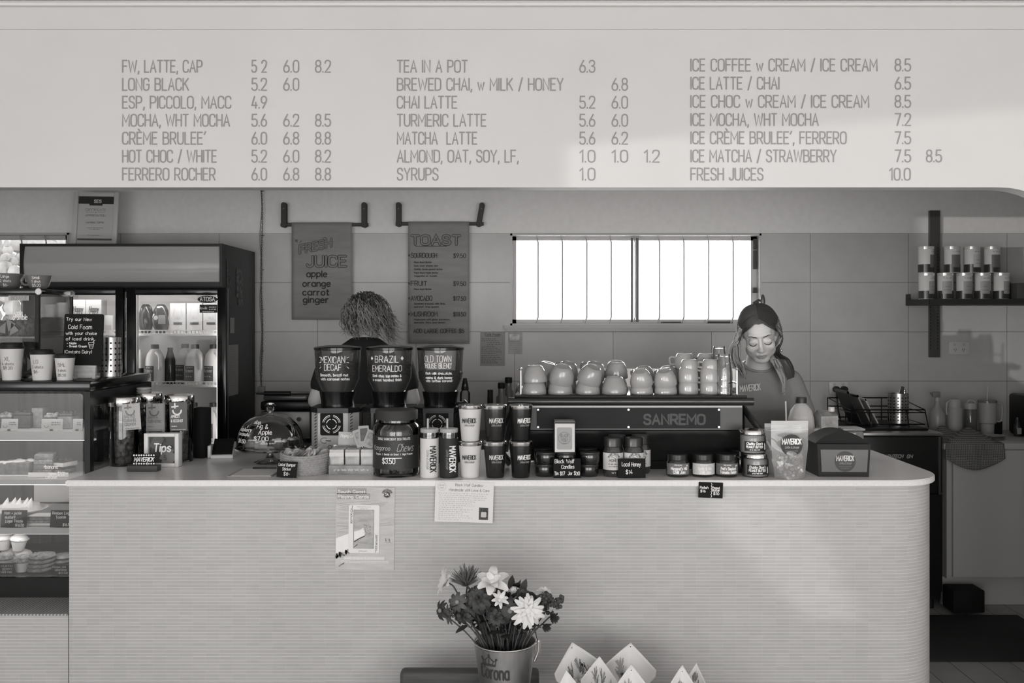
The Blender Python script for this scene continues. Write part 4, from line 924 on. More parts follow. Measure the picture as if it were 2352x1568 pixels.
for a, c, lb in ((2, 40, 'pale card in front of the dark chocolate slice, top case shelf'), (94, 143, 'pale price card before the brownie slices on the top case shelf'), (166, 189, 'pale price card at the right end of the top case shelf')):
    o = price_sign(a, c, 963, 990, 3.615, S1, lb, (), mat=TAGM, lean=-6)
    w = (c-a)*3.615/F
    ink(o, ([ring(.008, (-w*.25, .02), 14, pi, 2*pi)] if c-a > 30 else []) + scribble(-w*.02, w*.4, .030, .004, a) + scribble(-w*.02, w*.4, .022, .004, a+1), .0022, M('tag_ink', .15), plane_map(-.001))
    B().rbox(-.006, .006, -.004, 0, 0, .006, .001).build('clip', BLACK, o)
def slab_cake(px0, px1, py0, py1, Y, z, label, mat, topm=None, nm='slice', dz=.0, d=.07, rz=0.0, cat='cake'):
    w, h = (px1-px0)*Y/F, (py1-py0)*Y/F; o = thing(nm, label, cat, (X((px0+px1)/2, Y), Y+d/2, z+.001+dz), rz)
    B().rbox(-w/2, w/2, -d/2, d/2, 0, h*(.75 if topm else 1), .004).build('cake', mat, o)
    if topm:
        rr = random.Random(int(px0)); b = B().rbox(-w/2, w/2, -d/2, d/2, h*.75, h*.93, .004)
        for _ in range(14): b.ell((rr.uniform(-w*.42, w*.42), rr.uniform(-d*.4, d*.4), h*.93), rr.uniform(.004, .009), 8, 5)
        b.build('topping', topm, o)
    return o
CHOC = M('choc_cake', .045, .6, noise=(70, .5, .4)); TANC = M('tan_cake', .20, .7, noise=(60, .3, .4)); ICE = M('icing', .68, .5); NUT = M('crumb_top', .28, .8, noise=(90, .5, .6))
slab_cake(30, 70, 948, 987, 3.70, S1, 'dark chocolate slice on the top case shelf', CHOC, CHOC)
slab_cake(72, 98, 940, 986, 3.72, S1, 'plain tan slice standing beside the chocolate slice, top case shelf', TANC)
slab_cake(100, 126, 953, 988, 3.66, S1, 'nut-topped brownie behind the middle card, top case shelf', CHOC, NUT)
slab_cake(130, 165, 950, 988, 3.68, S1, 'crumb-topped brownie right of the middle card, top case shelf', TANC, CHOC)
slab_cake(-12, 26, 955, 988, 3.70, S1, 'dark slice at the left edge of the top case shelf', CHOC, NUT)
o = slab_cake(-10, 66, 1056, 1086, 3.66, S2, 'long carrot loaf under thick white icing on the middle case shelf', TANC, None, 'iced_loaf', d=.10); w = 76*3.66/F
b = B(); rr = random.Random(2)
for k in range(16): b.ell((-w*.45+w*.9*rr.random(), rr.uniform(-.035, .035), .048), (.018, .018, .010), 10, 6)
b.build('icing', ICE, o)
B().rbox(-w/2-.01, w/2+.02, -.065, .06, -.0009, .004, .002).build('tray', WHITE, o)
for k in range(4):
    slab_cake(72, 112, 0, 12, 3.68, S2, ['bottom', 'second', 'third', 'top'][k]+' layer in the pile of banana bread slices, middle case shelf', TANC if k % 2 else NUT, None, 'banana_bread', dz=.0205*k, d=.09, rz=.15+.05*k)
for k, (a, c) in enumerate(((116, 150), (120, 154))):
    o = slab_cake(a, c, 0, 14, 3.70, S2, ['lower sandwich of the pair at the right of the middle case shelf', 'upper sandwich of the pair at the right of the middle case shelf'][k], ICE if k else TANC, CHOC, 'sandwich', dz=.028*k, d=.08, rz=-.3, cat='sandwich')
o = thing('paper_tray', 'white folded paper tray under the cakes, right end of the middle case shelf', 'tray', (X(118, 3.64), 3.645, S2+.001)); B().add([(-.085,-.02,.0),(.075,-.02,.0),(.065,.0,.016),(-.095,.0,.016),(-.085,-.018,.0),(.075,-.018,.0),(.065,.002,.016),(-.095,.002,.016)], [(0,1,2,3),(4,7,6,5),(0,4,5,1),(2,6,7,3),(1,5,6,2),(0,3,7,4)]).build('tray', WHITE, o, 0)
# third shelf: tarts, toasties, black price signs
o = thing('meringue_pie', 'wide plate of meringue peaks on the lower case shelf', 'pie', (X(38, 3.68), 3.70, S3+.034)); b = B().lathe([(0,0),(.075,0),(.105,.012),(.107,.015),(.07,.006),(0,.006)], 32); b.build('plate', WHITE, o)
b = B().lathe([(0,.006),(.085,.006),(.075,.03),(.04,.04),(0,.042)], 28)
for k, px in enumerate((-.045, -.02, .005, .03, .05)): b.lathe([(.018, .026), (.010, .045), (.004, .058), (0, .066)], 10, Mx.Translation((px, -.03+.01*(k % 2), 0)) @ Mx.Rotation(rad(14), 4, 'Y'))
b.build('meringue', ICE, o)
b = B().lathe([(.03,-.033),(.04,-.033),(.02,-.02),(.02,0),(0,0)], 20); b.build('stand', WHITE, o)
o = thing('bun', 'pale egg-shaped bun between the signs on the lower case shelf', 'bun', (X(64, 3.62), 3.64, S3+.001)); B().ell((0, 0, .016), (.013, .013, .016), 14, 10).build('bun', ICE, o)
def toastie(px, Y, z, label, s=1.0):
    o = thing('toastie', label, 'sandwich', (X(px, Y), Y, z+.001)); w = .05*s
    for k, (z0, z1, mt, nm, j) in enumerate(((0, .012, ICE, 'bread', 0), (.012, .022, NUT, 'filling', .004), (.022, .036, TANC, 'bread', 0), (.036, .040, ICE, 'cheese', -.004))):
        B().rbox(-w-j, w+j, -.03, .03, z0*s, z1*s, .004).build(nm, mt, o)
toastie(100, 3.62, S3, 'toasted sandwich between the two black signs, lower case shelf')
price_sign(1, 60, 1171, 1210, 3.565, S3+.0, 'black sign for the ham and pickle toastie, lower case shelf', (('Ham + pickle', .16, .12, .75, .66), ('mustard', .16, .16, .52, .38), ('Logan Toastie', .16, .18, .29, .68), ('$16.50', .15, .58, .06, .33)), .0016)
price_sign(114, 172, 1171, 1210, 3.565, S3+.0, 'black sign for the reuben toastie at the right of the lower case shelf', (('Reuben Logan', .16, .08, .75, .80), ('Toastie', .16, .22, .52, .4), ('$16.50', .15, .52, .08, .33)), .0016)
# deck: muffins and cookies
def muffin(px, py, s, label, Y=3.62, z=None, tilt=(0, 0), r=.030):
    zz = z if z is not None else S0
    o = thing('muffin', label, 'muffin', (X(px, Y), Y, zz+.001), rot=(rad(tilt[0]), rad(tilt[1]), 0), group='muffins in the case')
    k = 40; b = B(); pr = []
    vs = [(0, 0)]
    b.lathe([(0,0),(r*.68,0),(r*.98,r*1.25),(0,r*1.25)], 24)
    b.build('paper_case', M('muffin_case', .62, .8), o)
    rr = random.Random(int(px)+int(py)); b = B().lathe([(r*.97,r*1.2),(r*1.14,r*1.45),(r*1.0,r*1.85),(r*.5,r*2.1),(0,r*2.15)], 24)
    for _ in range(70):
        a = rr.uniform(0, 2*pi); t = rr.uniform(0, 1); q = r*1.1*sqrt(t); b.ell((q*cos(a), q*sin(a), r*(2.1-.62*t)), rr.uniform(.0025, .005), 6, 4)
    b.build('top', NUT if s == 0 else ICE, o)
muffin(50, 1300, 0, 'crumb-topped muffin in front on the case deck, right of the sign', 3.60)
muffin(12, 1300, 0, 'muffin behind the black sign at the left of the case deck', 3.64)
muffin(8, 1260, 1, 'pale muffin on top of the pile at the left edge of the case deck', 3.68, S0+.066)
muffin(40, 1258, 1, 'pale-cased muffin tipped over on the muffin pile', 3.67, S0+.088, (180, 0)) if False else muffin(42, 1262, 1, 'pale muffin resting on the muffins behind, case deck', 3.67, S0+.066, (0, 6))
muffin(22, 1290, 1, 'back muffin under the pile on the case deck', 3.70)
muffin(52, 1290, 1, 'back right muffin under the pile on the case deck', 3.69)
for k in range(4):
    rr = random.Random(k); o = thing('cookie', ['bottom', 'second', 'third', 'top'][k]+' cookie in the left stack on the case deck', 'cookie', (X(92+2*k, 3.62), 3.62, S0+.001+k*.0165), group='cookies on the case deck')
    b = B().lathe([(0,0),(.045,0),(.05,.006),(.045,.013),(.02,.016),(0,.016)], 24)
    for _ in range(20): a = rr.uniform(0, 2*pi); q = rr.uniform(.0, .042); b.ell((q*cos(a), q*sin(a), .0145), (.005, .005, .0032), 7, 4)
    b.build('cookie', M('cookie', .22, .8, noise=(70, .5, .6)), o)
for k in range(3):
    o = thing('cookie', ['bottom', 'middle', 'top'][k]+' cookie in the right stack on the case deck', 'cookie', (X(140+2*k, 3.67), 3.68, S0+.001+k*.0165), group='cookies on the case deck')
    B().lathe([(0,0),(.038,0),(.043,.006),(.038,.013),(.02,.016),(0,.016)], 24).build('cookie', M('cookie', .22), o)
price_sign(-6, 31, 1303, 1329, 3.545, S0, 'black sign for the muffins on the case deck', (('MUFFIN', .18, .2, .68, .7), ('BERRY', .16, .3, .42, .6), ('WHITE CHOC', .16, .2, .16, .7)), .0012, inkm=M('dim_ink', .35))
price_sign(117, 162, 1306, 1329, 3.545, S0, 'black sign for the salted cookies on the case deck', (('Kitchen sink', .2, .05, .68, .7), ('salted butter', .2, .2, .4, .6), ('$12.00', .2, .4, .1, .45)), .0012, inkm=M('dim_ink', .35))
ink(fc, [q for t, a, py, w_ in (('*banana', 100, 1076, 32), ('honey $7.00', 112, 1092, 36), ('caramel', 104, 1099, 26)) for q in strokes(t, .014, X(a, CYY)-CXX, Z(py, CYY)-ZP, w_*CYY/F, jig=.05)], .0022, INKW, plane_map(.0028), 'glass_lettering')

# small glass box with cups on top of the cabinet
gb = thing('glass_food_box', 'small black framed glass food box on top of the display cabinet', 'display case', (X(91, 3.625), 3.625, TOPZ+.0005))
GH = .361; D_ = .265; Lb = -1.0
for (y_, nm) in ((0, 0), (D_, 1)):
    B().rbox(Lb, .0, y_-.010, y_+.010, GH-.026, GH, .005).build('top_rail', BLKG, gb)
    B().box(-.016, 0, y_-.007, y_+.007, 0, GH-.02).build('post', BLKG, gb, 0)
    B().cyl(.0125, 0, .006, 18, Mx.Translation((.004, y_-.012, GH-.014)) @ Mx.Rotation(pi/2, 4, 'X')).build('cap', STEEL, gb)
B().rbox(-.012, .0, 0, D_, GH-.022, GH-.002, .004).build('side_rail', BLKG, gb)
B().box(Lb, -.012, .0, .004, 0, GH-.02).build('front_glass', PANE, gb, 0); B().box(-.009, -.005, .01, D_-.01, 0, GH-.02).build('side_glass', PANE, gb, 0); B().box(Lb, -.01, .01, D_-.01, GH-.012, GH-.008).build('top_glass', glass('box_top', .85, 1.5, .05, .3, .2, .5), gb, 0)
B().box(Lb, -.012, .012, D_-.012, .162, .168).build('shelf', glass('box_shelf', .85, 1.5, .05, .5, .2, .8), gb, 0)
ux = lambda px: X(px, 3.62)-X(91, 3.625)
uz = lambda py: Z(py, 3.62)-TOPZ
B().box(ux(18), ux(65), -.0016, -.0006, uz(690), uz(679)).build('maker_sticker', M('sticker_pale', .40), gb, 0)
ink(gb, strokes('BONVUE', .013, ux(25), uz(688), ux(62)-ux(25)), .002, M('soft_ink', .22), plane_map(-.0022)); ink(gb, strokes('Apple', .02, ux(29), uz(724), ux(50)-ux(29), slant=.1)+strokes('crumble', .02, ux(28), uz(734), ux(61)-ux(28), slant=.1), .0026, INKW, plane_map(-.0016))
def wrapped(px0, px1, py0, py1, Y, z, label, mat, seed):
    w, h = (px1-px0)*Y/F, (py1-py0)*Y/F; o = thing('wrapped_slice', label, 'cake', (X((px0+px1)/2, Y), Y, z+.001)); rr = random.Random(seed); b = B()
    b.rbox(-w/2, w/2, -.05, .05, 0, h*.6, .012)
    for _ in range(40): b.ell((rr.uniform(-w*.42, w*.42), rr.uniform(-.045, .045), h*.6), (rr.uniform(.008, .018), rr.uniform(.008, .016), h*rr.uniform(.2, .38)), 8, 6)
    b.build('slice', mat, o)
    for k in range(2):
        c = (rr.uniform(-.3, .3)*w, h*(.35+.25*k)); b = B().prism([(c[0]-.02, c[1]-.02), (c[0]+.022, c[1]-.012), (c[0]+.004, c[1]+.03)], -.062, -.060, mx=rot('Y', rr.uniform(-40, 40))); b.build('paper_tag', M('tag_mid', .30, .8), o, 0)
    return o
zsb = TOPZ+.1685
CR = M('crumble', .085, .9, noise=(80, .7, .7))
wrapped(30, 72, 712, 757, 3.75, zsb, 'dark crumble slice on the upper tier of the glass box, left of its post', CR, 3); wrapped(90, 136, 712, 757, 3.82, zsb, 'dark crumble slice on the upper tier of the glass box, right of its post', CR, 8)
wrapped(-12, 24, 718, 757, 3.75, zsb, 'crumble slice at the left edge of the glass box upper tier', CR, 12)
wrapped(0, 55, 802, 868, 3.75, TOPZ+.0006, 'wrapped cake behind the tallest paper cup inside the glass box', M('wrap_grey', .16, .4, noise=(20, .6, .3)), 21); wrapped(90, 136, 806, 868, 3.82, TOPZ+.0006, 'pale wrapped cake inside the glass box, behind the small cups', M('wrap_pale', .45, .4, noise=(14, .3, .3)), 22)
def wide_cup(px, w, h, label, rows, hside, Y=3.66):
    o = thing('sample_cup', label, 'cup', (X(px, Y), Y+.02, TOPZ+GH+.001)); r = w/2
    pf = lambda z: r*.58+(r-r*.58)*min(1, (z/h))**.7
    B().lathe([(0,0),(r*.55,0),(r*.58,.003)]+[(pf(h*t), h*t) for t in (.1, .2, .35, .5, .7, .85, 1)]+[(r-.004, h), (r*.5, .01), (0, .008)], 36).build('cup', M('dark_cup', .15, .2, coat=.3), o)
    s_ = hside; B().tube(crom([(s_*r*.88, 0, h*.82), (s_*r*1.2, 0, h*.85), (s_*r*1.38, 0, h*.6), (s_*r*1.15, 0, h*.3), (s_*r*.72, 0, h*.3)], 4), .0045).build('handle', M('dark_cup', .15), o)
    ink(o, [q for t, k, x_ in rows for q in strokes(t, .0100, x_, h*k, None, 'c', jig=.05)], .0013, INKW, cyl_map(lambda z: pf(max(0, z)), .25, .0015), maxlen=.008)
    return o
wide_cup(14, .118, .062, 'larger grey sample cup lettered Large on the glass box, cut by the frame', (('Large', .72, 0), ('2 shots', .44, 0), ('$6-', .16, 0)), -1, 3.72)
wide_cup(83, .102, .052, 'smaller grey sample cup lettered Small on the glass box', (('Small', .70, 0), ('1 shot', .42, 0), ('$5.20', .12, 0)), -1)
def paper_cup(px, rt, rb, h, label, rows, Y=3.557):
    o = thing('takeaway_cup', label, 'cup', (X(px, Y), Y, TOPZ+.001), group='sample takeaway cups')
    B().lathe([(0,.004),(rb*.95,.0),(rb,.001),(rt*.97,h*.87),(0,h*.87)], 36).build('cup', M('cup_paper', .58, .6), o)
    B().lathe([(rt*1.0,h*.84),(rt*1.04,h*.85),(rt*1.02,h*.89),(rt*.93,h*.90),(rt*.90,h*.985),(rt*.86,h),(rt*.80,h*.97),(0,h*.965)], 36).build('lid', BLACK, o)
    pf = lambda z: rb+(rt*.97-rb)*max(0, z)/(h*.87)
    ink(o, [q for t, hh, z_, x_ in rows for q in strokes(t, hh, x_, h*z_, None, 'c', jig=.04)], .0012, M('biro', .08), cyl_map(pf, .1, .0012), maxlen=.008)
paper_cup(27, .0445, .032, .146, 'tallest white takeaway cup with black lid, lettered XL', (('XL', .016, .52, 0), ('4 shots', .011, .41, 0), ('$8.20', .011, .30, 0)))
paper_cup(97, .0445, .033, .120, 'middle-sized white takeaway cup with black lid, lettered LG', (('LG', .015, .55, -.008), ('2 shots', .011, .40, -.004), ('$6-', .011, .24, -.008)))
paper_cup(149, .0375, .028, .103, 'smallest white takeaway cup with black lid, lettered SML', (('SML', .013, .52, 0), ('1 shot', .009, .34, 0), ('$5.20', .009, .16, 0)))
# chalkboard on a little easel
Yc_ = 3.63
cb = thing('chalkboard_sign', 'black chalkboard about cold foam on a small easel atop the display cabinet', 'sign', (X(187, Yc_), Yc_, TOPZ+.001), rot=(rad(-4), rad(.5), 0))
cz = lambda py: (871-py)*Yc_/F
cx = lambda px: (px-187)*Yc_/F
B().prism(rrect(cx(142), cx(232), cz(842), cz(721), .008), 0, .006).build('board', CHALK, cb, 30)
ink(cb, [q for t, h, a, py, c in (('Try our New', .0125, 147, 737, 205), ('Cold Foam', .016, 152, 756, 206), ('with your choice', .0115, 147, 769, 218), ('of iced drink', .0115, 148, 782, 212), ('- Maple', .008, 151, 791, 172), ('- Sweet Cream', .008, 151, 798, 196), ('(Contains Dairy)', .012, 146, 812, 208)) for q in strokes(t, h, cx(a), cz(py), cx(c)-cx(a), jig=.05, seed=len(t))]
    + [[(cx(200), cz(787)), (cx(203), cz(800)), (cx(210), cz(800)), (cx(213), cz(787)), (cx(200), cz(787))], [(cx(209), cz(787)), (cx(215), cz(781))], [(cx(202), cz(792)), (cx(211), cz(792))], [(cx(202), cz(795)), (cx(211), cz(795))]], .0018, INKW)
b = B().box(cx(168), cx(222), -.012, .0, cz(845), cz(840)); b.box(cx(172), cx(178), -.010, 0, cz(870), cz(845)); b.box(cx(214), cx(221), -.010, 0, cz(870), cz(845)); b.box(cx(176), cx(216), .0, .006, cz(868), cz(842)); b.build('easel', WOODL, cb, 0)
pc = thing('utensil_holder', 'perforated steel cylinder on the display cabinet, right of the chalkboard', 'utensil holder', (X(254, 3.82), 3.82, TOPZ+.001)); perf(pc, .0405, .162, 6, 14)
# ================================================================== things along the stone countertop
def Yc(py): return (EYE-ZT)*F/(py-CY)
ZC = ZT+.0006
# three cookie jars with hung paper tags
BALL = M('snack_dark', .07, .75, noise=(80, .6, .7))
def cookie_jar(px, pyb, r, h, label, tagmat, tagink, rows, tpx, tpy0, tpy1, tw, tilt, seed):
    Y = Yc(pyb)+r
    o = thing('cookie_jar', label, 'jar', (X(px, Y), Y, ZC), group='steel-lidded jars on the counter')
    B().lathe([(0,0),(r*.96,0),(r,.008),(r,h-.035),(r*.97,h-.03),(r*.97,h-.02),(r*.94,h-.03),(r*.965,h-.04),(r*.965,.012),(r*.9,.006),(0,.006)], 40).build('jar', JAR, o)
    B().lathe([(r*1.02,h-.036),(r*1.04,h-.034),(r*1.04,h-.004),(r*1.0,h),(0,h)], 40).build('lid', CHROME, o)
    rr = random.Random(seed); b = B(); n = 0
    for lay in range(8):
        z = .022+.025*lay
        if z > h*.78: break
        for k in range(9): a = 2*pi*(k+.5*(lay % 2))/9; b.ell(((r-.017)*cos(a), (r-.017)*sin(a), z+rr.uniform(-.004, .004)), rr.uniform(.0135, .0158), 10, 7)
        b.ell((0, 0, z), .024, 8, 6)
    tag(b.build('snack_balls', BALL, loc=tuple(o.location)), 'dark snack balls filling the '+label.split(',')[0], 'snack', kind='stuff')
    ht, hh = (tpy1-tpy0)*Y/F, 0
    t = thing('hang_tag', 'paper tag printed '+rows[0][0]+' hanging on its glass jar', 'tag', (X(tpx, Y-r), Y-r*1.04-.004, Z((tpy0+tpy1)/2, Y-r)), rot=(0, rad(tilt), 0))
    w = tw*(Y-r)/F; ht = (tpy1-tpy0)*(Y-r)/F
    B().box(-w/2, w/2, 0, .001, -ht/2, ht/2).build('card', tagmat, t, 0)
    b_ = [ring(w*.24, (-w*.06, ht*.22), 16, pi, 2*pi), [(-w*.36, ht*.34), (w*.0, ht*.36)], [(-w*.18, ht*.46), (-w*.18, ht*.30)]]
    ink(t, b_, .006, tagink, name='printed_mark')
    ink(t, [q for k, (s, ww) in enumerate(rows) for q in strokes(s, .0105, -w*.42, ht*(-.04-.15*k), ww*w)] + scribble(-w*.4, -w*.1, -ht*.34, .002, 3) + scribble(-w*.4, w*.4, -ht*.46, .0025, 6), .0018, tagink)
    ink(t, [[(-.012, ht/2-.002), (0, ht/2+.012), (.012, ht/2-.004)]], .0012, INKD, name='string')
    return o
TG1, TG2, TG3 = M('tag_pale', .46, .8), M('tag_pale2', .44, .8), M('tag_dark', .13, .8)
cookie_jar(341, 1057, .056, .275, 'middle tall glass jar with chrome lid, set back behind its neighbours', TG2, M('tag_ink2', .2), (('JAFFA', .55), ('TURMERIC', .75)), 358, 926, 990, 42, 0, 5)
cookie_jar(285, 1072, .058, .272, 'left tall glass jar with chrome lid, beside the food cabinet', TG1, M('tag_ink2', .2), (('SALTED', .6), ('CARAMEL', .68), ('CRUNCH', .62)), 304, 926, 986, 40, -4, 4)
cookie_jar(412, 1063, .057, .272, 'right tall glass jar with chrome lid, behind the tips frame', TG3, INKW, (('APRICOT', .5), ('& COCONUT', .68)), 411, 923, 989, 40, -1.5, 6)
o = thing('lid_stack', 'tall stack of white plastic lids behind the left jar', 'lids', (X(331, 3.93), 3.93, ZC))
b = B().lathe([(0,0)]+[q for k in range(26) for q in ((.025, .0112*k+.001), (.030, .0112*k+.003), (.030, .0112*k+.009), (.025, .0112*k+.0108))]+[(0,.292)], 28); b.build('lids', M('lid_white', .52, .4), o)
o = thing('menu_holder', 'plain black upright menu box standing beside the right jar', 'box', (X(458, 3.84), 3.86, ZC), -.28); B().rbox(-.030, .030, -.03, .03, 0, .210, .003).build('box', BLKM, o)
o = thing('tips_frame', 'white box frame lettered Tips holding banknotes, in front of the jars', 'frame', (X(370, 3.60), 3.60, ZC), .0)
w, h = 80*3.6/F, 77*3.6/F; b = B()
for q in ((-w/2, -w/2+.016, 0, h), (w/2-.016, w/2, 0, h), (-w/2+.016, w/2-.016, 0, .014), (-w/2+.016, w/2-.016, h-.014, h)): b.rbox(q[0], q[1], -.0, .042, q[2], q[3], .002)
b.build('frame', M('frame_white2', .66, .4), o)
B().box(-w/2+.016, w/2-.016, .016, .04, .014, h-.014).build('backing', M('tips_dark', .035, .4), o, 0)
for k, (q, mt) in enumerate((((.016, .048, 24), M('note_mid', .18, .6)), ((-.022, .095, 30), M('note_dark', .09, .6)), ((.028, .03, 35), M('note_mid', .18)))):
    b = B().box(-.02, .02, .0135-.001*k, .0145-.001*k, -.028, .028, Mx.Translation((q[0], 0, q[1])) @ Mx.Rotation(rad(q[2]), 4, 'Y')); n_ = b.build('banknote', mt, o, 0)
ink(o, strokes('5', .018, .012, .026, None, 'c')+strokes('5', .012, .008, .095, None, 'c'), .002, M('note_ink', .04), plane_map(.010), 'printed_number')
ink(o, strokes('Tips', .030, -.032, .060, .066, slant=.12, jig=.03), .0055, INKW, plane_map(.006))
o = thing('led_sign', 'small black dotted-letter sign on a dark block in front of the tips frame', 'sign', (X(329, 3.50), 3.50, ZC), .0)
B().rbox(-.058, .058, -.012, .03, 0, .022, .002).build('base', M('grey_block', .04, .6), o); p_ = B().rbox(-.042, .044, .004, .008, .022, .066, .002).build('panel', BLKM, o)
b = B()
for k in range(9):
    for zz in (.060, .028): b.cyl(.0034, 0, .001, 8, Mx.Translation((-.037+.0095*k, .0045, zz)) @ Mx.Rotation(pi/2, 4, 'X'))
b.build('dots', INKW, p_, 0); ink(p_, strokes('MAVERICK', .015, -.036, .037, .074, slant=.2), .003, INKW, plane_map(.0035))
B().box(-.028, -.0265, 0, .003, .02, .04).build('clip', STEEL, o, 0); B().box(.014, .0155, 0, .003, .02, .04).build('clip', STEEL, o, 0)
# card reader
o = thing('card_reader', 'white card terminal with tilted black screen beside the cake stand', 'card reader', (X(512, 3.86), 3.86, ZC), .15)
B().add([(-.045,-.03,0),(.045,-.03,0),(.045,.06,0),(-.045,.06,0),(-.045,-.03,.012),(.045,-.03,.012),(.045,.06,.058),(-.045,.06,.058)], [(0,3,2,1),(4,5,6,7),(0,1,5,4),(1,2,6,5),(2,3,7,6),(3,0,4,7)]).build('body', M('terminal_white', .6, .4), o, 30)
B().box(-.041, .041, -.045, .045, 0, .008, Mx.Translation((0, .013, .040)) @ Mx.Rotation(rad(38), 4, 'X')).build('screen', BLKG, o, 0)
B().rbox(-.06, -.045, -.02, .05, 0, .052, .004).build('side', M('terminal_white', .6), o)
# cake stand
YK = 3.72
ck = thing('cake_stand', 'footed glass cake stand with lettered glass dome left of the basket', 'cake stand', (X(621, YK), YK, ZC))
zp = Z(1031, YK)-ZC; rd = .132
B().lathe([(0,.0),(.062,0),(.064,.003),(.05,.008),(.022,.018),(.012,.032),(.012,zp-.012),(.03,zp-.004),(.136,zp),(.142,zp+.006),(.138,zp+.008),(.03,zp+.004),(0,zp+.004)], 48).build('stand', glass('stand_glass', .86, 2.2, .02, .6), ck)
dom = [(rd+.004, .0), (rd, .006), (rd-.002, .03), (rd*.93, .065), (rd*.80, .095), (rd*.60, .118), (rd*.35, .131), (.02, .136)]
zd = zp+.0085
b = B().lathe([(r_, zd+z_) for r_, z_ in dom]+[(.012, zd+.138),(.011, zd+.148),(.020, zd+.157),(.022, zd+.168),(.014, zd+.178),(0, zd+.180)], 48); b.build('dome', JAR, ck)
def domr(z):
    z -= zd
    for (r0, z0), (r1, z1) in zip(dom, dom[1:]):
        if z0 <= z <= z1: return r0+(r1-r0)*(z-z0)/(z1-z0)
    return dom[0][0] if z < 0 else .02
def dmap(a0): return lambda u, v: (lambda rr: (rr*sin(a0+u/.1), -rr*cos(a0+u/.1), v))(domr(v)+.0012)
ink(ck, [q for t, z_, a in (('Fig &', .088, 0), ('Apple', .066, .012), ('$7.00', .042, 0)) for q in strokes(t, .015, a, zd+z_, None, 'c', jig=.06)], .0019, INKW, dmap(-.02), maxlen=.006)
ink(ck, [q for t, z_, a in (('Raspberry', .075, 0), ('coconut', .058, 0), ('$6.50', .030, 0)) for q in strokes(t, .013, a, zd+z_, None, 'c', jig=.06)], .002, INKW, dmap(-.75), maxlen=.006)
ink(ck, [q for t, z_, a in (('slices', .104, 0),) for q in strokes(t, .012, a, zd+z_, None, 'c', jig=.06)], .002, INKW, dmap(-.3), maxlen=.006)
for k, (dx, dy, lb) in enumerate(((-.075, -.01, 'left iced slice under the glass dome'), (-.025, -.05, 'front left iced slice under the glass dome'), (.02, .02, 'middle iced slice under the glass dome'), (.055, -.04, 'front right iced slice under the glass dome'), (.085, .03, 'right iced slice under the glass dome'))):
    o = thing('slice', lb, 'cake', (ck.location.x+dx, YK+dy, ZC+zp+.009), .3*k, 'slices under the dome'); B().rbox(-.025, .025, -.018, .018, 0, .026, .004).build('cake', TANC if k < 2 else CHOC, o); b = B(); rr = random.Random(k)
    for _ in range(8): b.ell((rr.uniform(-.018, .018), rr.uniform(-.012, .012), .027), (.009, .008, .005+.004*(k > 2)), 8, 6)
    b.build('icing', ICE, o)
# clipboard, sticker sign, basket
o = thing('clipboard', 'flat clipboard holding a pale sheet on the countertop, under the cake stand', 'clipboard', (X(590, 3.44), 3.44, ZC)); B().box(-.088, .075, -.075, .10, 0, .004).build('board', M('clip_board', .30, .6), o, 0); B().box(-.076, .070, -.07, .09, .0041, .005).build('sheet', M('sheet_grey', .62, .8), o, 0); B().rbox(-.040, .05, .080, .092, .005, .011, .002).build('clip', BLACK, o)
ps = price_sign(634, 681, 1060, 1096, 3.355, ZT, 'small tilted black sign for local bumper stickers against the basket', (('Local Bumper', .19, .08, .70, .84), ('Sticker', .18, .28, .44, .42), ('$8-', .2, .36, .12, .3)), .0013)
ps.rotation_euler = (rad(-10), rad(2), rad(-4))
bk = thing('rope_basket', 'woven rope basket heaped with round stickers beside the sticker sign', 'basket', (X(704, 3.475), 3.475, ZC))
b = B()
for k in range(9): s_ = .90+.10*min(1, k/6); b.tube([(.093*s_*cos(t), .093*s_*sin(t), .0045+k*.0085+.004*cos(2*t)*(k/8)) for t in [2*pi*q/40 for q in range(40)]], .0053, 8, True)
b.slab([(.088*cos(t), .088*sin(t)) for t in [2*pi*q/30 for q in range(30)]], 0, .006)
b.build('basket', M('rope_grey', .30, .9, noise=(120, .2, .4)), bk)
rr = random.Random(8); b = B()
for k in range(46):
    a = rr.uniform(0, 2*pi); q = .082*sqrt(rr.random())
    b.cyl(.017, 0, .0016, 14, Mx.Translation((q*cos(a), q*sin(a), .068+rr.uniform(0, .012))) @ Euler((rr.uniform(.3, 1.3), rr.uniform(-.5, .5), a)).to_matrix().to_4x4())
tag(b.build('stickers', M('sticker_mix', .45, .5, noise=(30, .7, 0)), loc=tuple(bk.location)), 'round stickers heaped in the woven rope basket', 'stickers', kind='stuff')
# playing card display
YCD = 3.482
cd = thing('card_display', 'clear acrylic counter stand with packs of playing cards left of the treat jar', 'display stand', (X(800, YCD), YCD, ZC))
qx = lambda px, Y=3.44: X(px, Y)-X(800, YCD)
ACR = glass('acrylic', .85, 1.6, .03, .5, .08, .8)
b = B().box(qx(758), qx(860), -.06, .07, 0, .006); b.box(qx(758), qx(860), -.064, -.060, 0, .038); b.box(qx(758), qx(860), .02, .024, .0, .10); b.box(qx(757), qx(759), -.06, .07, 0, .06); b.build('stand', ACR, cd, 0)
B().box(qx(766), qx(820), .03, .032, .098, .148, rot('Y', 2)).build('header_card', M('header_pale', .42, .6, noise=(20, .15, 0)), cd, 0)
ink(cd, strokes('Playing Cards', .012, qx(774), .128, .06, slant=.1), .0018, M('white_faint', .7), plane_map(.029))
o_ = B().box(qx(758), qx(860), -.0655, -.0645, .002, .034).build('front_label', M('label_mid', .22, .5, noise=(20, .4, 0)), cd, 0); ink(cd, scribble(qx(770), qx(850), .014, .008, 2), .0016, M('white_faint', .7), plane_map(-.067), 'small_print')
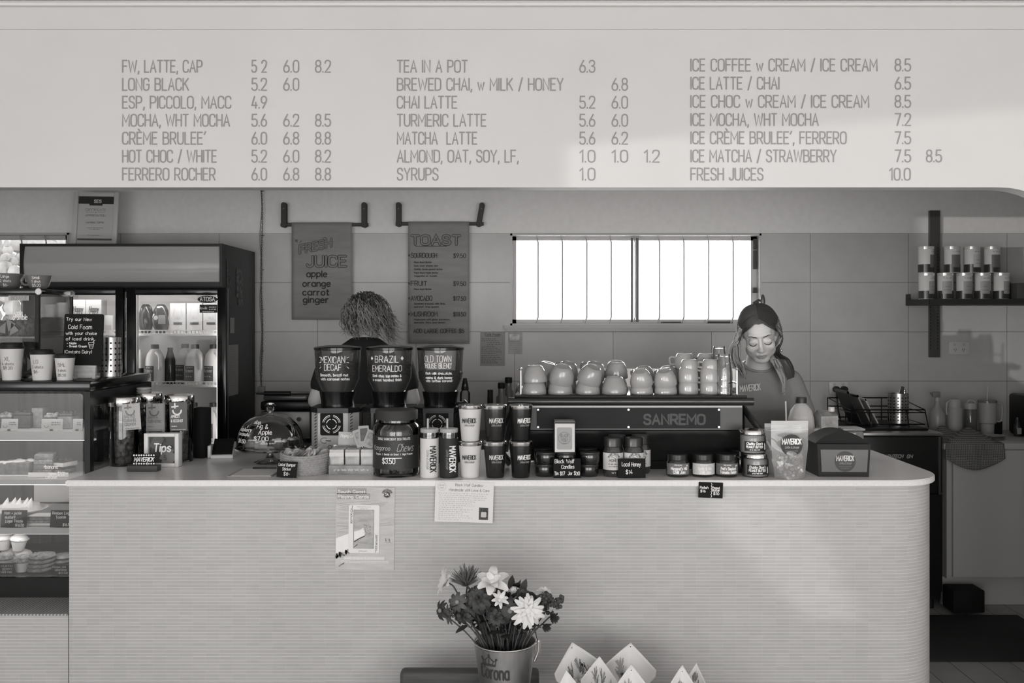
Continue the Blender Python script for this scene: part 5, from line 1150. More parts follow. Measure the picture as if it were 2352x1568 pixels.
for k, (a, c) in enumerate(((757, 791), (793, 827), (829, 862))):
    for j in range(2):
        o = thing('card_pack', ['left', 'middle', 'right'][k]+[' front', ' back'][j]+' pack of playing cards in the acrylic stand', 'card pack', (cd.location.x+(qx(a)+qx(c))/2, YCD-.05+.032*j, ZC+.0065), group='card packs')
        wv = (qx(c)-qx(a))/2-.001; B().rbox(-wv, wv, -.0, .026, 0, .086, .002).build('box', M('pack_pale' if k != 1 else 'pack_mid', .46 if k != 1 else .36, .4, noise=(25, .35, 0)), o); B().box(-wv, wv, -.0008, 0, .060, .074).build('band', M('pack_band', .62), o, 0)
for k, (px, py, a) in enumerate(((826, 1006, -18), (836, 998, -4), (850, 1008, 20))):
    o = thing('playing_card', ['left', 'middle', 'right'][k]+' card of the fan of three above the card packs', 'playing card', (X(px, 3.46), 3.462-.002*k, Z(py, 3.46)), rot=(0, rad(a), 0), group='fanned cards'); B().prism(rrect(-.020, .020, -.034, .034, .004), 0, .0008).build('card', M('fan_card', .34, .5), o, 0); B().box(-.014, .014, -.0006, 0, -.024, .024).build('picture', M('card_dark_pic' if k == 1 else 'card_pic2', .06 if k == 1 else .25, noise=(60, .5, 0)), o, 0)
    B().tube([(0, .0015, -.034), (0, .0015, -.062)], .0012, 6).build('support_wire', ACR, o)
# dog treat jar
YJ = 3.345+.089
dj = thing('treat_jar', 'large wide-mouthed glass jar with black label, single ingredient dog treats', 'jar', (X(911, YJ), YJ, ZC))
rj = .0875
B().lathe([(0,0),(rj*.93,0),(rj,.012),(rj,.165),(rj*.96,.185),(rj*.80,.198),(rj*.78,.215),(rj*.76,.215),(rj*.77,.195),(rj*.93,.18),(rj*.97,.165),(rj*.97,.014),(0,.008)], 56).build('jar', JAR, dj)
B().lathe([(rj*.80,.206),(rj*.90,.208),(rj*.91,.238),(rj*.88,.243),(0,.244)], 48).build('lid', M('slate_lid', .03, .7), dj)
fm = cyl_map(rj, 0, .001); B().grid(lambda u, v: fm(-.118+.236*u, .030+.123*v), 30, 1).build('paper_label', M('label_black', .02, .5), dj)
ink(dj, [q for t, h, z_, w_ in (('SINGLE INGREDIENT DOG TREATS', .0078, .138, .125), ('Organic  |  Gently Air Dried  |  High Protein', .0062, .083, .145)) for q in strokes(t, h, 0, z_, w_, 'c')], .0011, INKW, cyl_map(rj, 0, .002), maxlen=.008)
ink(dj, strokes('Kangaroo', .017, -.088, .1, .075, slant=.2)+strokes('Chews', .028, .012, .096, .062, slant=.3), .0016, M('script_grey', .5), cyl_map(rj, 0, .002), maxlen=.008)
ink(dj, strokes('$3.50', .019, -.042, .052, .048)+[[(-.03, .072), (.03, .072)]], .0026, INKW, cyl_map(rj, 0, .002), maxlen=.008)
rr = random.Random(6); b = B()
for k in range(70):
    a = rr.uniform(0, 2*pi); q = .07*sqrt(rr.random()); z0 = rr.uniform(.012, .03)
    b.tube([(q*cos(a), q*sin(a), z0), (q*cos(a)*.98+rr.uniform(-.004, .004), q*sin(a)*.98, z0+.02), (q*cos(a)*.95+rr.uniform(-.006, .006), q*sin(a)*.95, z0+rr.uniform(.05, .12))], rr.uniform(.004, .008), 6)
tag(b.build('dog_chews', M('chew', .10, .7, noise=(60, .5, .4)), loc=tuple(dj.location)), 'dried dog chews inside the large black-labelled jar', 'treats', kind='stuff')

# silicone-sleeved glass tumblers with straws
def sleeve(px, label, mat, inkm, im2):
    Y = 3.372; r = 21.3*Y/F; o = thing('straw_tumbler', label, 'tumbler', (X(px, Y), Y, ZC), group='sleeved straw tumblers'); h = .172
    B().lathe([(r*.9,.142),(r*.93,.142),(r*.93,h-.006),(r*.88,h-.006),(r*.88,.142)], 36).build('glass', JAR, o)
    B().lathe([(0,0),(r*.96,0),(r,.004),(r,.1435),(r*.92,.1445),(0,.1445)], 36).build('sleeve', mat, o)
    B().lathe([(r*.8,h-.008),(r*.97,h-.007),(r*.99,h+.004),(r*.95,h+.007),(0,h+.007)], 36).build('lid', M('bamboo_lid', .38, .5), o)
    B().tube([(-.005, -.01, h), (-.005, -.01, h+.044)], .0042, 10).build('straw', M('straw_clear', .45), o)
    tr = lambda L: [[(-b_, a) for a, b_ in q] for q in L]           # turned to read downwards
    word = strokes('MAVERICK', .0235, 0, 0, .094); ink(o, [[(-.001+b_, .116-a) for a, b_ in q] for q in word], .0036, inkm, cyl_map(r, .20, .0012), maxlen=.006)
    sc_ = strokes('Coffee & Lifestyle', .010, 0, 0, .07, slant=.3); ink(o, [[(-.014+b_, .104-a) for a, b_ in q] for q in sc_], .0009, im2, cyl_map(r, .20, .0012), 'script', .006)
sleeve(986.5, 'white sleeved glass tumbler with straw beside the treat jar', M('sleeve_white', .66, .6), INKD, M('tag_ink2', .3)); sleeve(1031, 'black sleeved glass tumbler with straw', M('sleeve_black', .012, .6), INKW, M('soft_ink', .22))
# stacked insulated tumblers
def tumbler(px, lvl, label, mat, inkm, a0, im2):
    Y = 3.372; rt, rb, h = 26.3*Y/F, 20.5*Y/F, .1335; H = .1345
    o = thing('insulated_tumbler', label, 'tumbler', (X(px, Y), Y, ZC+lvl*(h+.0005)), group='stacked insulated tumblers')
    pf = lambda z: rb+(rt-rb)*max(0, min(1, z/(h-.016)))
    B().lathe([(0,0),(rb*.95,0),(rb,.004),(rt,h-.016),(rt,h-.015),(0,h-.015)], 40).build('cup', mat, o)
    B().lathe([(rt*1.0,h-.0158),(rt*1.015,h-.014),(rt*1.03,h-.003),(rt*.99,h-.002)], 40).build('rim', CHROME, o)
    b = B().lathe([(rt*.96,h-.012),(rt*1.0,h-.002),(rt*1.0,h-.0005),(rt*.9,h),(rt*.86,h-.004),(0,h-.004)], 40); b.rbox(-.012, .012, -.008, .012, h-.005, h-.001, .002); b.build('lid', glass('smoke_plastic', .5, 2, .05, .4, .25, .35), o)
    ink(o, strokes('MAVERICK', .0165, 0, .068, .052, 'c'), .0023, inkm, cyl_map(pf, a0, .001), maxlen=.005)
    ink(o, strokes('Coffee & Lifestyle', .0075, 0, .056, .036, 'c', slant=.3), .0008, im2, cyl_map(pf, a0, .001), 'script', .005)
TW, TG_, TB = M('tumbler_white', .62, .5), M('tumbler_grey', .05, .22, .7), M('tumbler_black', .010, .25)
for px, mt, im, nm, a0, i2 in ((1080, TW, INKD, 'white', -.05, M('tag_ink2', .3)), (1137.5, TG_, M('etched', .6, .4), 'dark grey metallic', .15, M('soft_ink2', .3)), (1196, TB, INKW, 'black', .42, M('soft_ink2', .3))):
    for l in (0, 1): tumbler(px, l, ['lower', 'upper'][l]+' '+nm+' insulated tumbler of its pair', mt, im, a0, i2)

# candles, sign and boxed candle
CJ = M('candle_black', .012, .12, coat=.5); TINL = M('candle_lid', .04, .3, .3)
def candle(px, Y, lvl, label):
    o = thing('candle_tin', label, 'candle', (X(px, Y), Y, ZC+.0447*lvl), group='black candle tins'); r = .0375
    B().lathe([(0,0),(r*.88,0),(r*.99,.010),(r,.03),(r*.97,.036),(0,.036)], 32).build('tin', CJ, o); B().lathe([(r*.96,.034),(r*1.0,.036),(r*.99,.0435),(r*.93,.0445),(0,.0445)], 32).build('lid', TINL, o)
for px, sd in ((1251, 'left'), (1300, 'middle'), (1352, 'right')):
    for l in (0, 1):
        candle(px+(3 if l and sd != 'middle' else 0), 3.40, l, ['lower', 'upper'][l]+' black candle tin in front, %s stack' % sd)
        if sd != 'middle': candle(px-2, 3.50, l, ['lower', 'upper'][l]+' black candle tin at the back of the %s pair' % sd)
o = thing('candle_box', 'grey edged candle box with window on top of the middle candle stack', 'box', (X(1296, 3.40), 3.40, ZC+.0897)); w, h = 49*3.4/F, 71*3.4/F
B().rbox(-w/2, w/2, -.034, .034, 0, h, .002).build('box', M('box_black', .02, .5), o)
B().box(-w/2+.004, w/2-.003, -.0348, -.034, .002, h-.008).build('front', M('box_white', .60, .5), o, 0)
B().prism(rrect(-w/2+.011, w/2-.012, .012, h-.022, .006), -.0356, -.0348).build('window', M('box_grey', .28, .35), o, 0); B().box(-w/2+.003, w/2-.002, -.034, -.0345+.069, h-.0005, h+.0005).build('top', M('box_edge', .35), o, 0)
b = B()
for q in [ring(.022, (-.001, h*.47), 30)]+strokes('BLACK', .012, -.001, h*.50, .030, 'c')+strokes('WOLF', .012, -.001, h*.36, .026, 'c')+[[(-.01, h*.30), (.008, h*.30)]]: ribbon(b, q, .0014, plane_map(-.0362))
b.build('logo', M('logo_grey', .14, .6), o, 0)
price_sign(1271, 1334, 1056, 1100, 3.345, ZT, 'black sign for candles standing before the middle candle stack', (('Black Wolf', .19, .06, .76, .70), ('Candles', .19, .30, .48, .46), ('Tin $17  Jar $30', .18, .04, .14, .92)), .0017, lean=-6)
price_sign(1420, 1483, 1057, 1101, 3.345, ZT, 'black sign for local honey standing before the honey jars', (('Local Honey', .21, .14, .60, .68), ('$14', .2, .28, .2, .24)), .0017, lean=-6)
# honey
HON = M('honey_dark', .03, .1, coat=.6); HLID = M('honey_lid', .018, .3)
def honey(px, Y, label):
    o = thing('honey_jar', label, 'jar', (X(px, Y), Y, ZC), group='honey jars'); r = .0375
    B().lathe([(0,0),(r*.9,0),(r,.008),(r,.088),(r*.85,.103),(r*.8,.112),(0,.112)], 32).build('jar', HON, o)
    b = B().lathe([(r*.84,.108),(r*.9,.110),(r*.9,.138),(r*.86,.142),(0,.142)], 32); b.build('lid', HLID, o)
    fm = cyl_map(r, 0, .0008); B().grid(lambda u, v: fm(-.052+.104*u, .026+.062*v), 18, 1).build('paper_label', M('honey_label', .55, .7), o)
    ink(o, [[(x, z) for x, z in q] for q in arctext('PURE NATIVE', .006, .017, (0, .066), pi/2)]+strokes('HONEY', .0105, 0, .056, .034, 'c')+[ring(.010, (0, .070), 14, .3, pi-.3), [(-.006, .074), (.006, .068)]]+scribble(-.02, .02, .046, .004, 3)+scribble(-.018, .018, .038, .003, 4), .0015, M('honey_ink', .06), cyl_map(r, 0, .0015), maxlen=.006)
    ink(o, scribble(-.008, .008, .014, .004, 5), .001, INKW, cyl_map(r, 0, .0015), 'lot_number')
for px, Y, lb in ((1408, 3.40, 'front left honey jar, label in full view left of its sign'), (1456, 3.40, 'front right honey jar partly behind the honey sign'), (1417, 3.473, 'back left honey jar with only its lid showing'), (1471, 3.472, 'back right honey jar, label half seen right of the sign')): honey(px, Y, lb)
# relishes
RELL = M('relish_lid', .012, .2)
def relish(px, Y, label, lab, rows, inkm):
    o = thing('relish_jar', label, 'jar', (X(px, Y), Y, ZC), group='relish jars'); r = 26.5*3.4/F
    B().lathe([(0,0),(r*.92,0),(r,.006),(r,.052),(r*.88,.063),(0,.063)], 36).build('jar', M('relish_dark', .012, .1, coat=.6), o)
    B().lathe([(r*.88,.060),(r*.92,.062),(r*.92,.080),(r*.86,.083),(0,.083)], 36).build('lid', RELL, o)
    if lab:
        fm = cyl_map(r, 0, .0008); B().grid(lambda u, v: fm(-.052+.104*u, .009+.041*v), 18, 1).build('paper_label', lab, o)
        fm2 = cyl_map(r, 0, .0013); B().grid(lambda u, v: fm2(.026+.012*u, .039+.006*v), 3, 1).build('price_tag', M('tag_white', .6), o)
        ink(o, strokes(rows[0], .010, 0, .027, rows[2], 'c')+strokes(rows[1], .010, 0, .014, rows[3], 'c'), .0022, inkm, cyl_map(r, 0, .0014), maxlen=.006); ink(o, strokes('little kitchen', .0045, -.004, .043, .026, 'c'), .0007, inkm, cyl_map(r, 0, .0014), 'small_print', .006)
relish(1556, 3.40, 'dark lidded relish jar with mid-grey label, leftmost of the three', M('lab_mid', .16), ("Margaret's Mild", 'Chilli Jam', .062, .044), INKW); relish(1614.5, 3.40, 'dark lidded relish jar with the palest label, middle of three', M('lab_pale', .55), ("Garlic & Hot", 'Chilli Jam', .05, .044), M('pale_ink', .78)); relish(1668, 3.40, 'dark lidded relish jar with dark grey label, next to the peanut butter', M('lab_mid2', .13), ("Pat's Smoked", 'Tomato Relish', .056, .062), INKW)
relish(1700, 3.503, 'unlabelled dark jar half hidden behind the peanut butter', None, (), None)
# peanut butter
PBM = M('peanut_butter', .33, .4); 
def peanut(px, Y, z, label):
    o = thing('peanut_butter_jar', label, 'jar', (X(px, Y), Y, z), group='peanut butter jars'); r = 30*3.4/F
    B().lathe([(0,.002),(r*.93,.002),(r*.965,.006),(r*.965,.058),(r*.88,.066),(0,.066)], 36).build('peanut_butter', PBM, o); B().lathe([(0,0),(r*.95,0),(r,.006),(r,.060),(r*.92,.070),(r*.9,.074)], 36).build('jar', JAR, o)
    B().lathe([(r*.93,.068),(r*.97,.070),(r*.97,.082),(r*.93,.085),(0,.085)], 36).build('lid', CHROME, o)
    fm = cyl_map(r, 0, .0008); B().grid(lambda u, v: fm(-.043+.090*u, .010+.036*v), 18, 1).build('paper_label', M('label_black2', .012, .5), o)
    ink(o, strokes("Chubby Dave's", .0095, -.004, .033, .060, 'c', slant=.15)+strokes('PEANUT BUTTER', .008, -.004, .0215, .062, 'c')+scribble(-.022, .014, .013, .004, 2), .0018, INKW, cyl_map(r, 0, .0014), maxlen=.006)
    ink(o, [[(.036, .016), (.036, .038)], [(.036, .016), (.040, .016), (.040, .030), (.036, .038)]], .003, INKW, cyl_map(r, 0, .0015), 'printed_bottle', .006)
peanut(1735, 3.40, ZC, 'lower peanut butter jar under another beside the snack pouch'); peanut(1729, 3.40, ZC+.0866, 'upper peanut butter jar standing on another')
# snack pouches
PCH = glass('pouch_film', .80, 1.3, .12, .25, .20, .8)
def pouch(px0, px1, py0, Y, label, seed, full):
    w = (px1-px0)*Y/F; h = Z(py0, Y)-ZC; o = thing('snack_pouch', label, 'pouch', (X((px0+px1)/2, Y), Y, ZC)); rr = random.Random(seed)
    th = lambda v: .030*max(0, (1-v/.78))**.7+.0012
    wd = lambda v: w/2*(.80+.20*min(1, v/.55))
    def f(s_):
        return lambda u, v: ((2*u-1)*wd(v), s_*th(v)*(1-(2*u-1)**2)*(1+.25*sin(14*v+3*u)*(v < .7)), h*v)
    for s_, nm in ((-1, 'front_film'), (1, 'back_film')): B().grid(f(s_), 14, 24).build(nm, PCH, o)
    B().box(-w/2, w/2, -.0022, .0022, h*.85, h*.865).build('zip_strip', M('pouch_zip', .55, .4), o, 0); B().box(-w/2, w/2, -.0018, .0018, h*.93, h).build('top_seal', M('pouch_seal', .45, .35), o, 0)
    if full:
        b = B(); b.prism(circ(.0395, 40, (.002, h*.585)), -.0200, -.0192); b.build('round_label', M('label_black2', .012), o, 0)
        ink(o, strokes('MAVERICK', .019, .002, h*.585+.004, .068, 'c'), .0036, INKW, plane_map(-.0205)); ink(o, strokes('Coffee & Lifestyle', .009, .002, h*.585-.012, .05, 'c', slant=.3), .0010, M('soft_ink2', .3), plane_map(-.0205), 'script')
        ink(o, scribble(-.02, .024, h*.585-.022, .0025, 3)+scribble(-.012, .018, h*.585-.029, .0025, 4), .0008, M('soft_ink2', .3), plane_map(-.0205), 'small_print')
        b = B()
        for k in range(90):
            v = rr.uniform(.04, .40); u = rr.uniform(-.75, .75); b.ell((u*wd(v), rr.uniform(-1, .6)*th(v)*.6*(1-u*u), h*v), rr.uniform(.005, .008), 9, 6)
        tag(b.build('sweets', M('sweets_mix', .5, .4, noise=(25, .8, 0)), loc=tuple(o.location)), 'pale and dark sweets in the bottom of the front snack pouch', 'sweets', kind='stuff')
    else: ink(o, strokes('MAV', .019, .0, h*.56, .03), .0036, INKW, plane_map(-.022))
pouch(1756, 1840, 972, 3.43, 'back snack pouch mostly hidden behind the labelled one', 3, False)
pouch(1771, 1856, 966, 3.345, 'clear snack pouch with round black label at the front of the counter', 4, True)
# napkin dispenser
nd = thing('napkin_dispenser', 'black domed napkin dispenser with grey face and round badge, right end of counter', 'napkin dispenser', (X(1938, 3.375), 3.375, ZC), -.03)
w, h, dp = 122*3.36/F, .120, .17
NB = M('dispenser_black', .020, .65, spec=.25)
b = B().add([(-w/2+.006, 0, 0), (w/2-.006, 0, 0), (w/2-.004, dp, 0), (-w/2-.004, dp, 0), (-w/2, -.002, h), (w/2, -.002, h), (w/2, dp, h), (-w/2-.006, dp, h)], [(0,3,2,1),(4,5,6,7),(0,1,5,4),(1,2,6,5),(2,3,7,6),(3,0,4,7)]); b.build('body', NB, nd, 0)
arc_ = [(-w/2+w*k/16, h+.044*sin(pi*k/16)**.8) for k in range(17)]; B().prism(arc_, .02, dp-.01).build('dome', M('dispenser_dome', .012, .65, spec=.2), nd)
B().prism([(-w/2+.016, .018), (w/2-.014, .018), (w/2-.009, h-.020), (-w/2+.012, h-.020)], -.0035, -.0005).build('face', M('dispenser_face', .14, .7), nd, 0)
B().prism(circ(.038, 40, (.004, h*.47)), -.0042, -.0034).build('badge', M('badge_black', .035, .5), nd, 0)
ink(nd, strokes('MAVERICK', .018, .004, h*.47+.003, .063, 'c'), .0034, M('badge_white', .55), plane_map(-.0046)); ink(nd, strokes('Coffee & Lifestyle', .0085, .004, h*.47-.010, .044, 'c', slant=.3), .0009, M('soft_ink', .22), plane_map(-.0046), 'script'); ink(nd, scribble(-.018, .026, h*.47-.020, .0025, 3)+scribble(-.012, .018, h*.47-.027, .0025, 4), .0007, M('soft_ink', .2), plane_map(-.0046), 'small_print')
# price card stuck on the countertop edge
o = thing('price_card', 'black relish and peanut butter price card stuck on the countertop edge', 'price sign', (X(1632.5, 3.292), 3.292, Z(1125.5, 3.292)), rot=(0, rad(2), 0)); w, h = 56*3.292/F, 36*3.292/F
B().rbox(-w/2, w/2, 0, .003, -h/2, h/2, .001).build('card', CHALK, o)
ink(o, [q for t, x_, z_, w_ in (('Relish', -.039, .005, .030), ('$16', -.037, -.008, .018), ('Peanut', .006, .005, .026), ('Butter', .006, -.004, .026), ('$10', .010, -.016, .020)) for q in strokes(t, .0085, x_, z_, w_, jig=.05)]+[[(.001+.003*(k % 2), .026-.0052*k) for k in range(11)]], .0016, INKW)
# ================================================================== coffee grinders and espresso machine
def grinder(px, Y, label, body, dark, beans_h, rows, inkm=INKW):
    o = thing('coffee_grinder', label, 'coffee grinder', (X(px, Y), Y, ZC)); k = Y/F
    zb = Z(932, Y)-ZC; w = 54*k
    hexa = lambda s: [(-w*s, -.05*s), (-w*.62*s, -.10*s), (w*.62*s, -.10*s), (w*s, -.05*s), (w*s, .10*s), (-w*s, .10*s)]
    bd = B().slab(hexa(1), .01, zb-.02).build('body', body, o, 0); B().slab(hexa(1.03), zb-.02, zb+.0).build('top_plate', BLACK, o, 0); B().slab(hexa(.98), 0, .01).build('base', BLACK, o, 0)
    zc = Z(969, Y)-ZC
    p = B().prism(rrect(-w*.52, w*.42, zc-.043, zc+.05, .008), -.1025, -.0995).build('fan_panel', BLKM, o, 0)
    rg = B()
    for r_, t in ((.036, .0022), (.020, .0026), (.031, .0012)):
        for a in range(4): ribbon(rg, ring(r_, (-w*.05, zc+.003), 8, a*pi/2+.2, a*pi/2+1.35), t, plane_map(-.1032))
    rg.build('fan_ring', dark if False else M('fan_ring', .32, .3, .6), p, 0)
    sl = B()
    for s_ in (-1, 1):
        for j in range(18):
            x0 = s_*w*.72; z0 = zc+.055-.0125*j
            if z0 > .03 and (s_ < 0 or j < 8): sl.prism([(x0-.006, z0-.006), (x0+.006, z0+.002), (x0+.006, z0+.005), (x0-.006, z0-.003)], -.0905 if abs(x0) > w*.62 else -.101, -.07)
    sl.build('vents', BLKM, bd, 0)
    # hopper
    zt, z1, z2, z3 = Z(796, Y)-ZC, Z(868, Y)-ZC, Z(898, Y)-ZC, Z(922, Y)-ZC
    rt, rm, rn = 53*k, 52*k*.98, 36*k
    B().lathe([(rn,z3),(rn,z2),(rm*.97,z1),(rt,zt-.010)], 40).build('hopper', glass('hopper_smoke', .93, 1.4, .02, .35, .06, .5), o)
    B().lathe([(rt*.99,zt-.014),(rt*1.02,zt-.012),(rt*1.02,zt-.003),(rt*.96,zt),(rt*.5,zt+.006),(0,zt+.007)], 40).build('lid', BLKG, o)
    B().lathe([(rn*.92,zb),(rn*1.05,zb),(rn*1.05,z3+.004),(rn*1.16,z2),(rn*.9,z2)], 36).build('collar', BLKG, o)
    rr = random.Random(int(px)); hb = z1+(zt-z1)*beans_h; b = B().lathe([(0,z2),(rn*.9,z2),(rm*.92,z1),(rt*.93,hb),(rt*.6,hb+.006),(0,hb+.008)], 30)
    for _ in range(240):
        a = rr.uniform(0, 2*pi); t = rr.random(); z_ = z1+(hb-z1)*t; q = (rm*.92+(rt*.93-rm*.92)*t); b.ell((q*cos(a), q*sin(a), z_), (.0045, .0045, .003), 6, 4)
    tag(b.build('coffee_beans', M('beans', .016, .5), loc=tuple(o.location)), 'dark coffee beans filling the hopper of the '+{776: 'white bodied grinder', 895: 'grinder with drawn diamonds', 1012: 'grinder nearest the tumblers'}[px], 'coffee beans', kind='stuff')
    pf = lambda z: rm*.97+(rt-rm*.97)*max(0, min(1, (z-z1)/(zt-.01-z1))) if z > z1 else rn+(rm*.97-rn)*max(0, (z-z2)/(z1-z2))
    ink(o, [q for t, h, py, w_, dx in rows for q in strokes(t, h, dx, Z(py, Y)-ZC, w_*k, 'c', jig=.04)], .0024, inkm, cyl_map(pf, 0, .0012), maxlen=.008)
    return o, k, pf
GW = M('grinder_white', .42, .45); GB = M('grinder_black', .02, .4)
o, k, pf = grinder(776, 3.80, 'white bodied coffee grinder, hopper lettered decaf between drawn rays', GW, 0, .50, (('MEXICAN', .026, 831, 56, -.004), ('DECAF', .024, 848, 38, -.004), ('Smooth, brazil nut', .010, 861, 66, 0), ('with caramel notes', .010, 870, 68, .004)))
ink(o, [[(.055+.0*j, Z(820+j*10, 3.8)-ZC), (.064, Z(818+j*13, 3.8)-ZC)] for j in range(3)]+[[(-.055, Z(820+j*10, 3.8)-ZC), (-.064, Z(818+j*13, 3.8)-ZC)] for j in range(3)], .0024, INKW, cyl_map(pf, 0, .0012), 'drawn_rays')
B().prism([(.012*cos(t)*1.6-.03, Z(1004, 3.8)-ZC+.010*sin(t)) for t in [2*pi*q/20 for q in range(20)]], -.1008, -.0998).build('maker_badge', M('badge_pale', .5), o, 0); ink(o, [[(-.034+.014*cos(t), Z(1004, 3.8)-ZC+.011*sin(t)) for t in [.8+4.6*q/14 for q in range(15)]], [(-.012+.008*cos(t), Z(1019, 3.8)-ZC+.008*sin(t)) for t in [2*pi*q/14 for q in range(15)]]]+strokes('maz', .007, -.028, Z(1006, 3.8)-ZC, .02), .002, INKD, plane_map(-.1014), 'maker_mark')
o, k, pf = grinder(895, 3.80, 'black coffee grinder with two diamonds drawn on its hopper', GB, 0, .43, (('BRAZIL', .026, 830, 54, 0), ('EMERALDO', .024, 850, 70, 0), ('Dark choc top notes &', .010, 863, 68, 0), ('a sweet hazelnut finish', .010, 872, 68, 0)))
for dx in (-.066, .066):
    b = B(); zq = Z(821, 3.8)-ZC; fm = cyl_map(pf, 0, .0014); b.add([fm(dx-.007, zq), fm(dx, zq-.009), fm(dx+.007, zq), fm(dx, zq+.009)], [(0, 1, 2, 3)]); b.build('drawn_diamond', INKW, o, 0)
o, k, pf = grinder(1012, 3.80, 'black coffee grinder with the emptiest hopper, nearest the insulated tumblers', GB, 0, .20, (('OLD TOWN', .026, 829, 62, -.004), ("'HOUSE BLEND'", .020, 843, 64, -.004), ('Rich milk chocolate,', .009, 857, 62, 0), ('raisins & dark honey', .009, 867, 62, 0), ('with toffee caramel', .009, 874, 62, 0)))
B().tube([(.06, -.02, Z(932, 3.8)-ZC+.01), (.10, -.04, Z(930, 3.8)-ZC+.012), (.108, -.04, Z(925, 3.8)-ZC+.012)], .008).build('lever', BLACK, o)

# ------------------------------------------------------------------ espresso machine
YM = 3.50
em = thing('espresso_machine', 'wide black espresso machine on the counter with cups piled on its tray', 'coffee machine', (X(1456, YM), YM, ZC))
mx_ = lambda px, Y=YM: X(px, Y)-X(1456, YM)
mz = lambda py, Y=YM: Z(py, Y)-ZC
zt_, D = mz(908), .56
MB = M('machine_black', .022, .30, coat=.2); MG = M('machine_grey', .045, .4)
tr_ = B().rbox(mx_(1183), mx_(1712), .0, D, zt_-.020, zt_-.002, .004).build('cup_tray', MB, em)
B().tube([(mx_(1167), .005, mz(922)), (mx_(1731), .005, mz(922))], .0155, 14).build('front_rail', MB, em)
B().tube([(mx_(1182), .0, mz(911)), (mx_(1715), .0, mz(911))], .006, 10).build('tray_edge', BLKG, em)
b = B().box(mx_(1205), mx_(1707), .012, .30, mz(988), mz(930)); b.build('rear_panel', MG, em, 0)
B().box(mx_(1207), mx_(1706), .009, .013, mz(936), mz(932)).build('panel_trim', M('trim_grey', .22, .35, .5), em, 0)
pn = B().box(mx_(1233), mx_(1655), .006, .011, mz(984), mz(937)).build('name_panel', M('panel_black', .008, .5, spec=.2), em, 0)
word = B()
for q in strokes('SANREMO', .036, mx_(1480), mz(974), mx_(1619)-mx_(1480)): ribbon(word, q, .0085, plane_map(.0052))
word.build('lettering', M('letter_dark', .020, .45), pn, 0)
for px in (1236, 1444, 1652):
    for py in (941, 981): B().cyl(.0038, 0, .002, 10, Mx.Translation((mx_(px), .006, mz(py))) @ Mx.Rotation(pi/2, 4, 'X')).build('screw', CHROME, pn)
b = B().grid(lambda u, v: (mx_(1205)+(mx_(1705)-mx_(1205))*u, .012+.055*sin(pi*.5*(1-v))**2, .03+(mz(990)-.03)*v), 2, 14); b.box(mx_(1205), mx_(1705), .07, .32, .03, mz(990)); b.build('lower_panel', M('machine_low', .02, .22, .3), em)
B().box(mx_(1230), mx_(1690), .30, .50, .03, .085).build('drip_tray', DKSTEEL, em, 0); B().box(mx_(1205), mx_(1707), .28, .46, mz(988), zt_-.02).build('group_housing', MG, em, 0)
B().box(mx_(1245), mx_(1690), .05, .30, .0, .03).build('base', BLKM, em, 0)
for s_, pa, pb in ((-1, 1190, 1150), (1, 1704, 1748)):
    B().tube([(mx_(pa), .30, zt_+.01), (mx_(pa)+s_*.012, .12, zt_-.03), (mx_(pb), -.0, mz(990)), (mx_(pb), .02, mz(1040)), (mx_(pb)-s_*.03, .10, .020)], .011, 10, flat=1.6).build('side_frame', MB, em)
    B().tube([(mx_(pa), .40, zt_-.02), (mx_(pb)-s_*.01, .44, .016)], .014, 8).build('rear_leg', MB, em)
Ybk = .50
B().box(mx_(1262, YM+Ybk), mx_(1690, YM+Ybk), Ybk, Ybk+.004, zt_-.005, Z(846, YM+Ybk)-ZC).build('cup_guard', glass('guard_frosted', .5, .6, .1, .1, .92, .97, True), em, 0)
for px in (1196, 1697):
    b = B().tube([(mx_(px), .03, zt_), (mx_(px), .03, Z(848, YM)-ZC-.004)], .0042, 8); b.ell((mx_(px), .03, Z(848, YM)-ZC), .0062, 10, 8); b.build('rail_post', CHROME, em)
b = B().tube([(mx_(1197), .03, zt_+.045), (mx_(1197), Ybk, zt_+.045)], .0035, 8); b.tube([(mx_(1697), .03, zt_+.045), (mx_(1697), Ybk, zt_+.045)], .0035, 8); b.build('side_rail', CHROME, em)
for k in range(2):
    b = B().tube([(mx_(1709), .16+.1*k, zt_-.03), (mx_(1722), .10+.1*k, mz(960)), (mx_(1718), .06+.1*k, mz(1010))], .005, 8); b.build('steam_hose', BLACK, em)
ZTR = ZC+zt_-.0015
# cups stored upside down on the tray
def cup_mesh(o, r, h, handle=True, mat=CERAM, ha=0.0):
    """inverted: rim at z=0, foot at z=h"""
    pr = [(r*.99,0),(r,.004)]+[(r*(1-.44*t**2.2), h*t) for t in (.2, .35, .5, .62, .74, .84, .92)]+[(r*.50,h*.965),(r*.52,h),(r*.46,h),(r*.44,h*.955),(0,h*.95)]
    B().lathe(pr, 36).build('cup', mat, o)
    if handle:
        b = B().tube(crom([(r*.93,0,h*.22),(r*1.25,0,h*.16),(r*1.48,0,h*.36),(r*1.28,0,h*.62),(r*.80,0,h*.68)], 4), .0052, 8, mx=Mx.Rotation(ha, 4, 'Z')); b.build('handle', mat, o)
def mug_mesh(o, r, h, ha, mat=CERAM):
    B().lathe([(r*.98,0),(r,.004),(r*.99,h*.5),(r*.90,h*.82),(r*.80,h*.95),(r*.72,h),(r*.62,h),(r*.60,h*.97),(0,h*.96)], 32).build('cup', mat, o)
    B().tube(crom([(r*.95,0,h*.25),(r*1.40,0,h*.28),(r*1.55,0,h*.5),(r*1.40,0,h*.74),(r*.90,0,h*.72)], 4), .0048, 8, mx=Mx.Rotation(ha, 4, 'Z')).build('handle', mat, o)
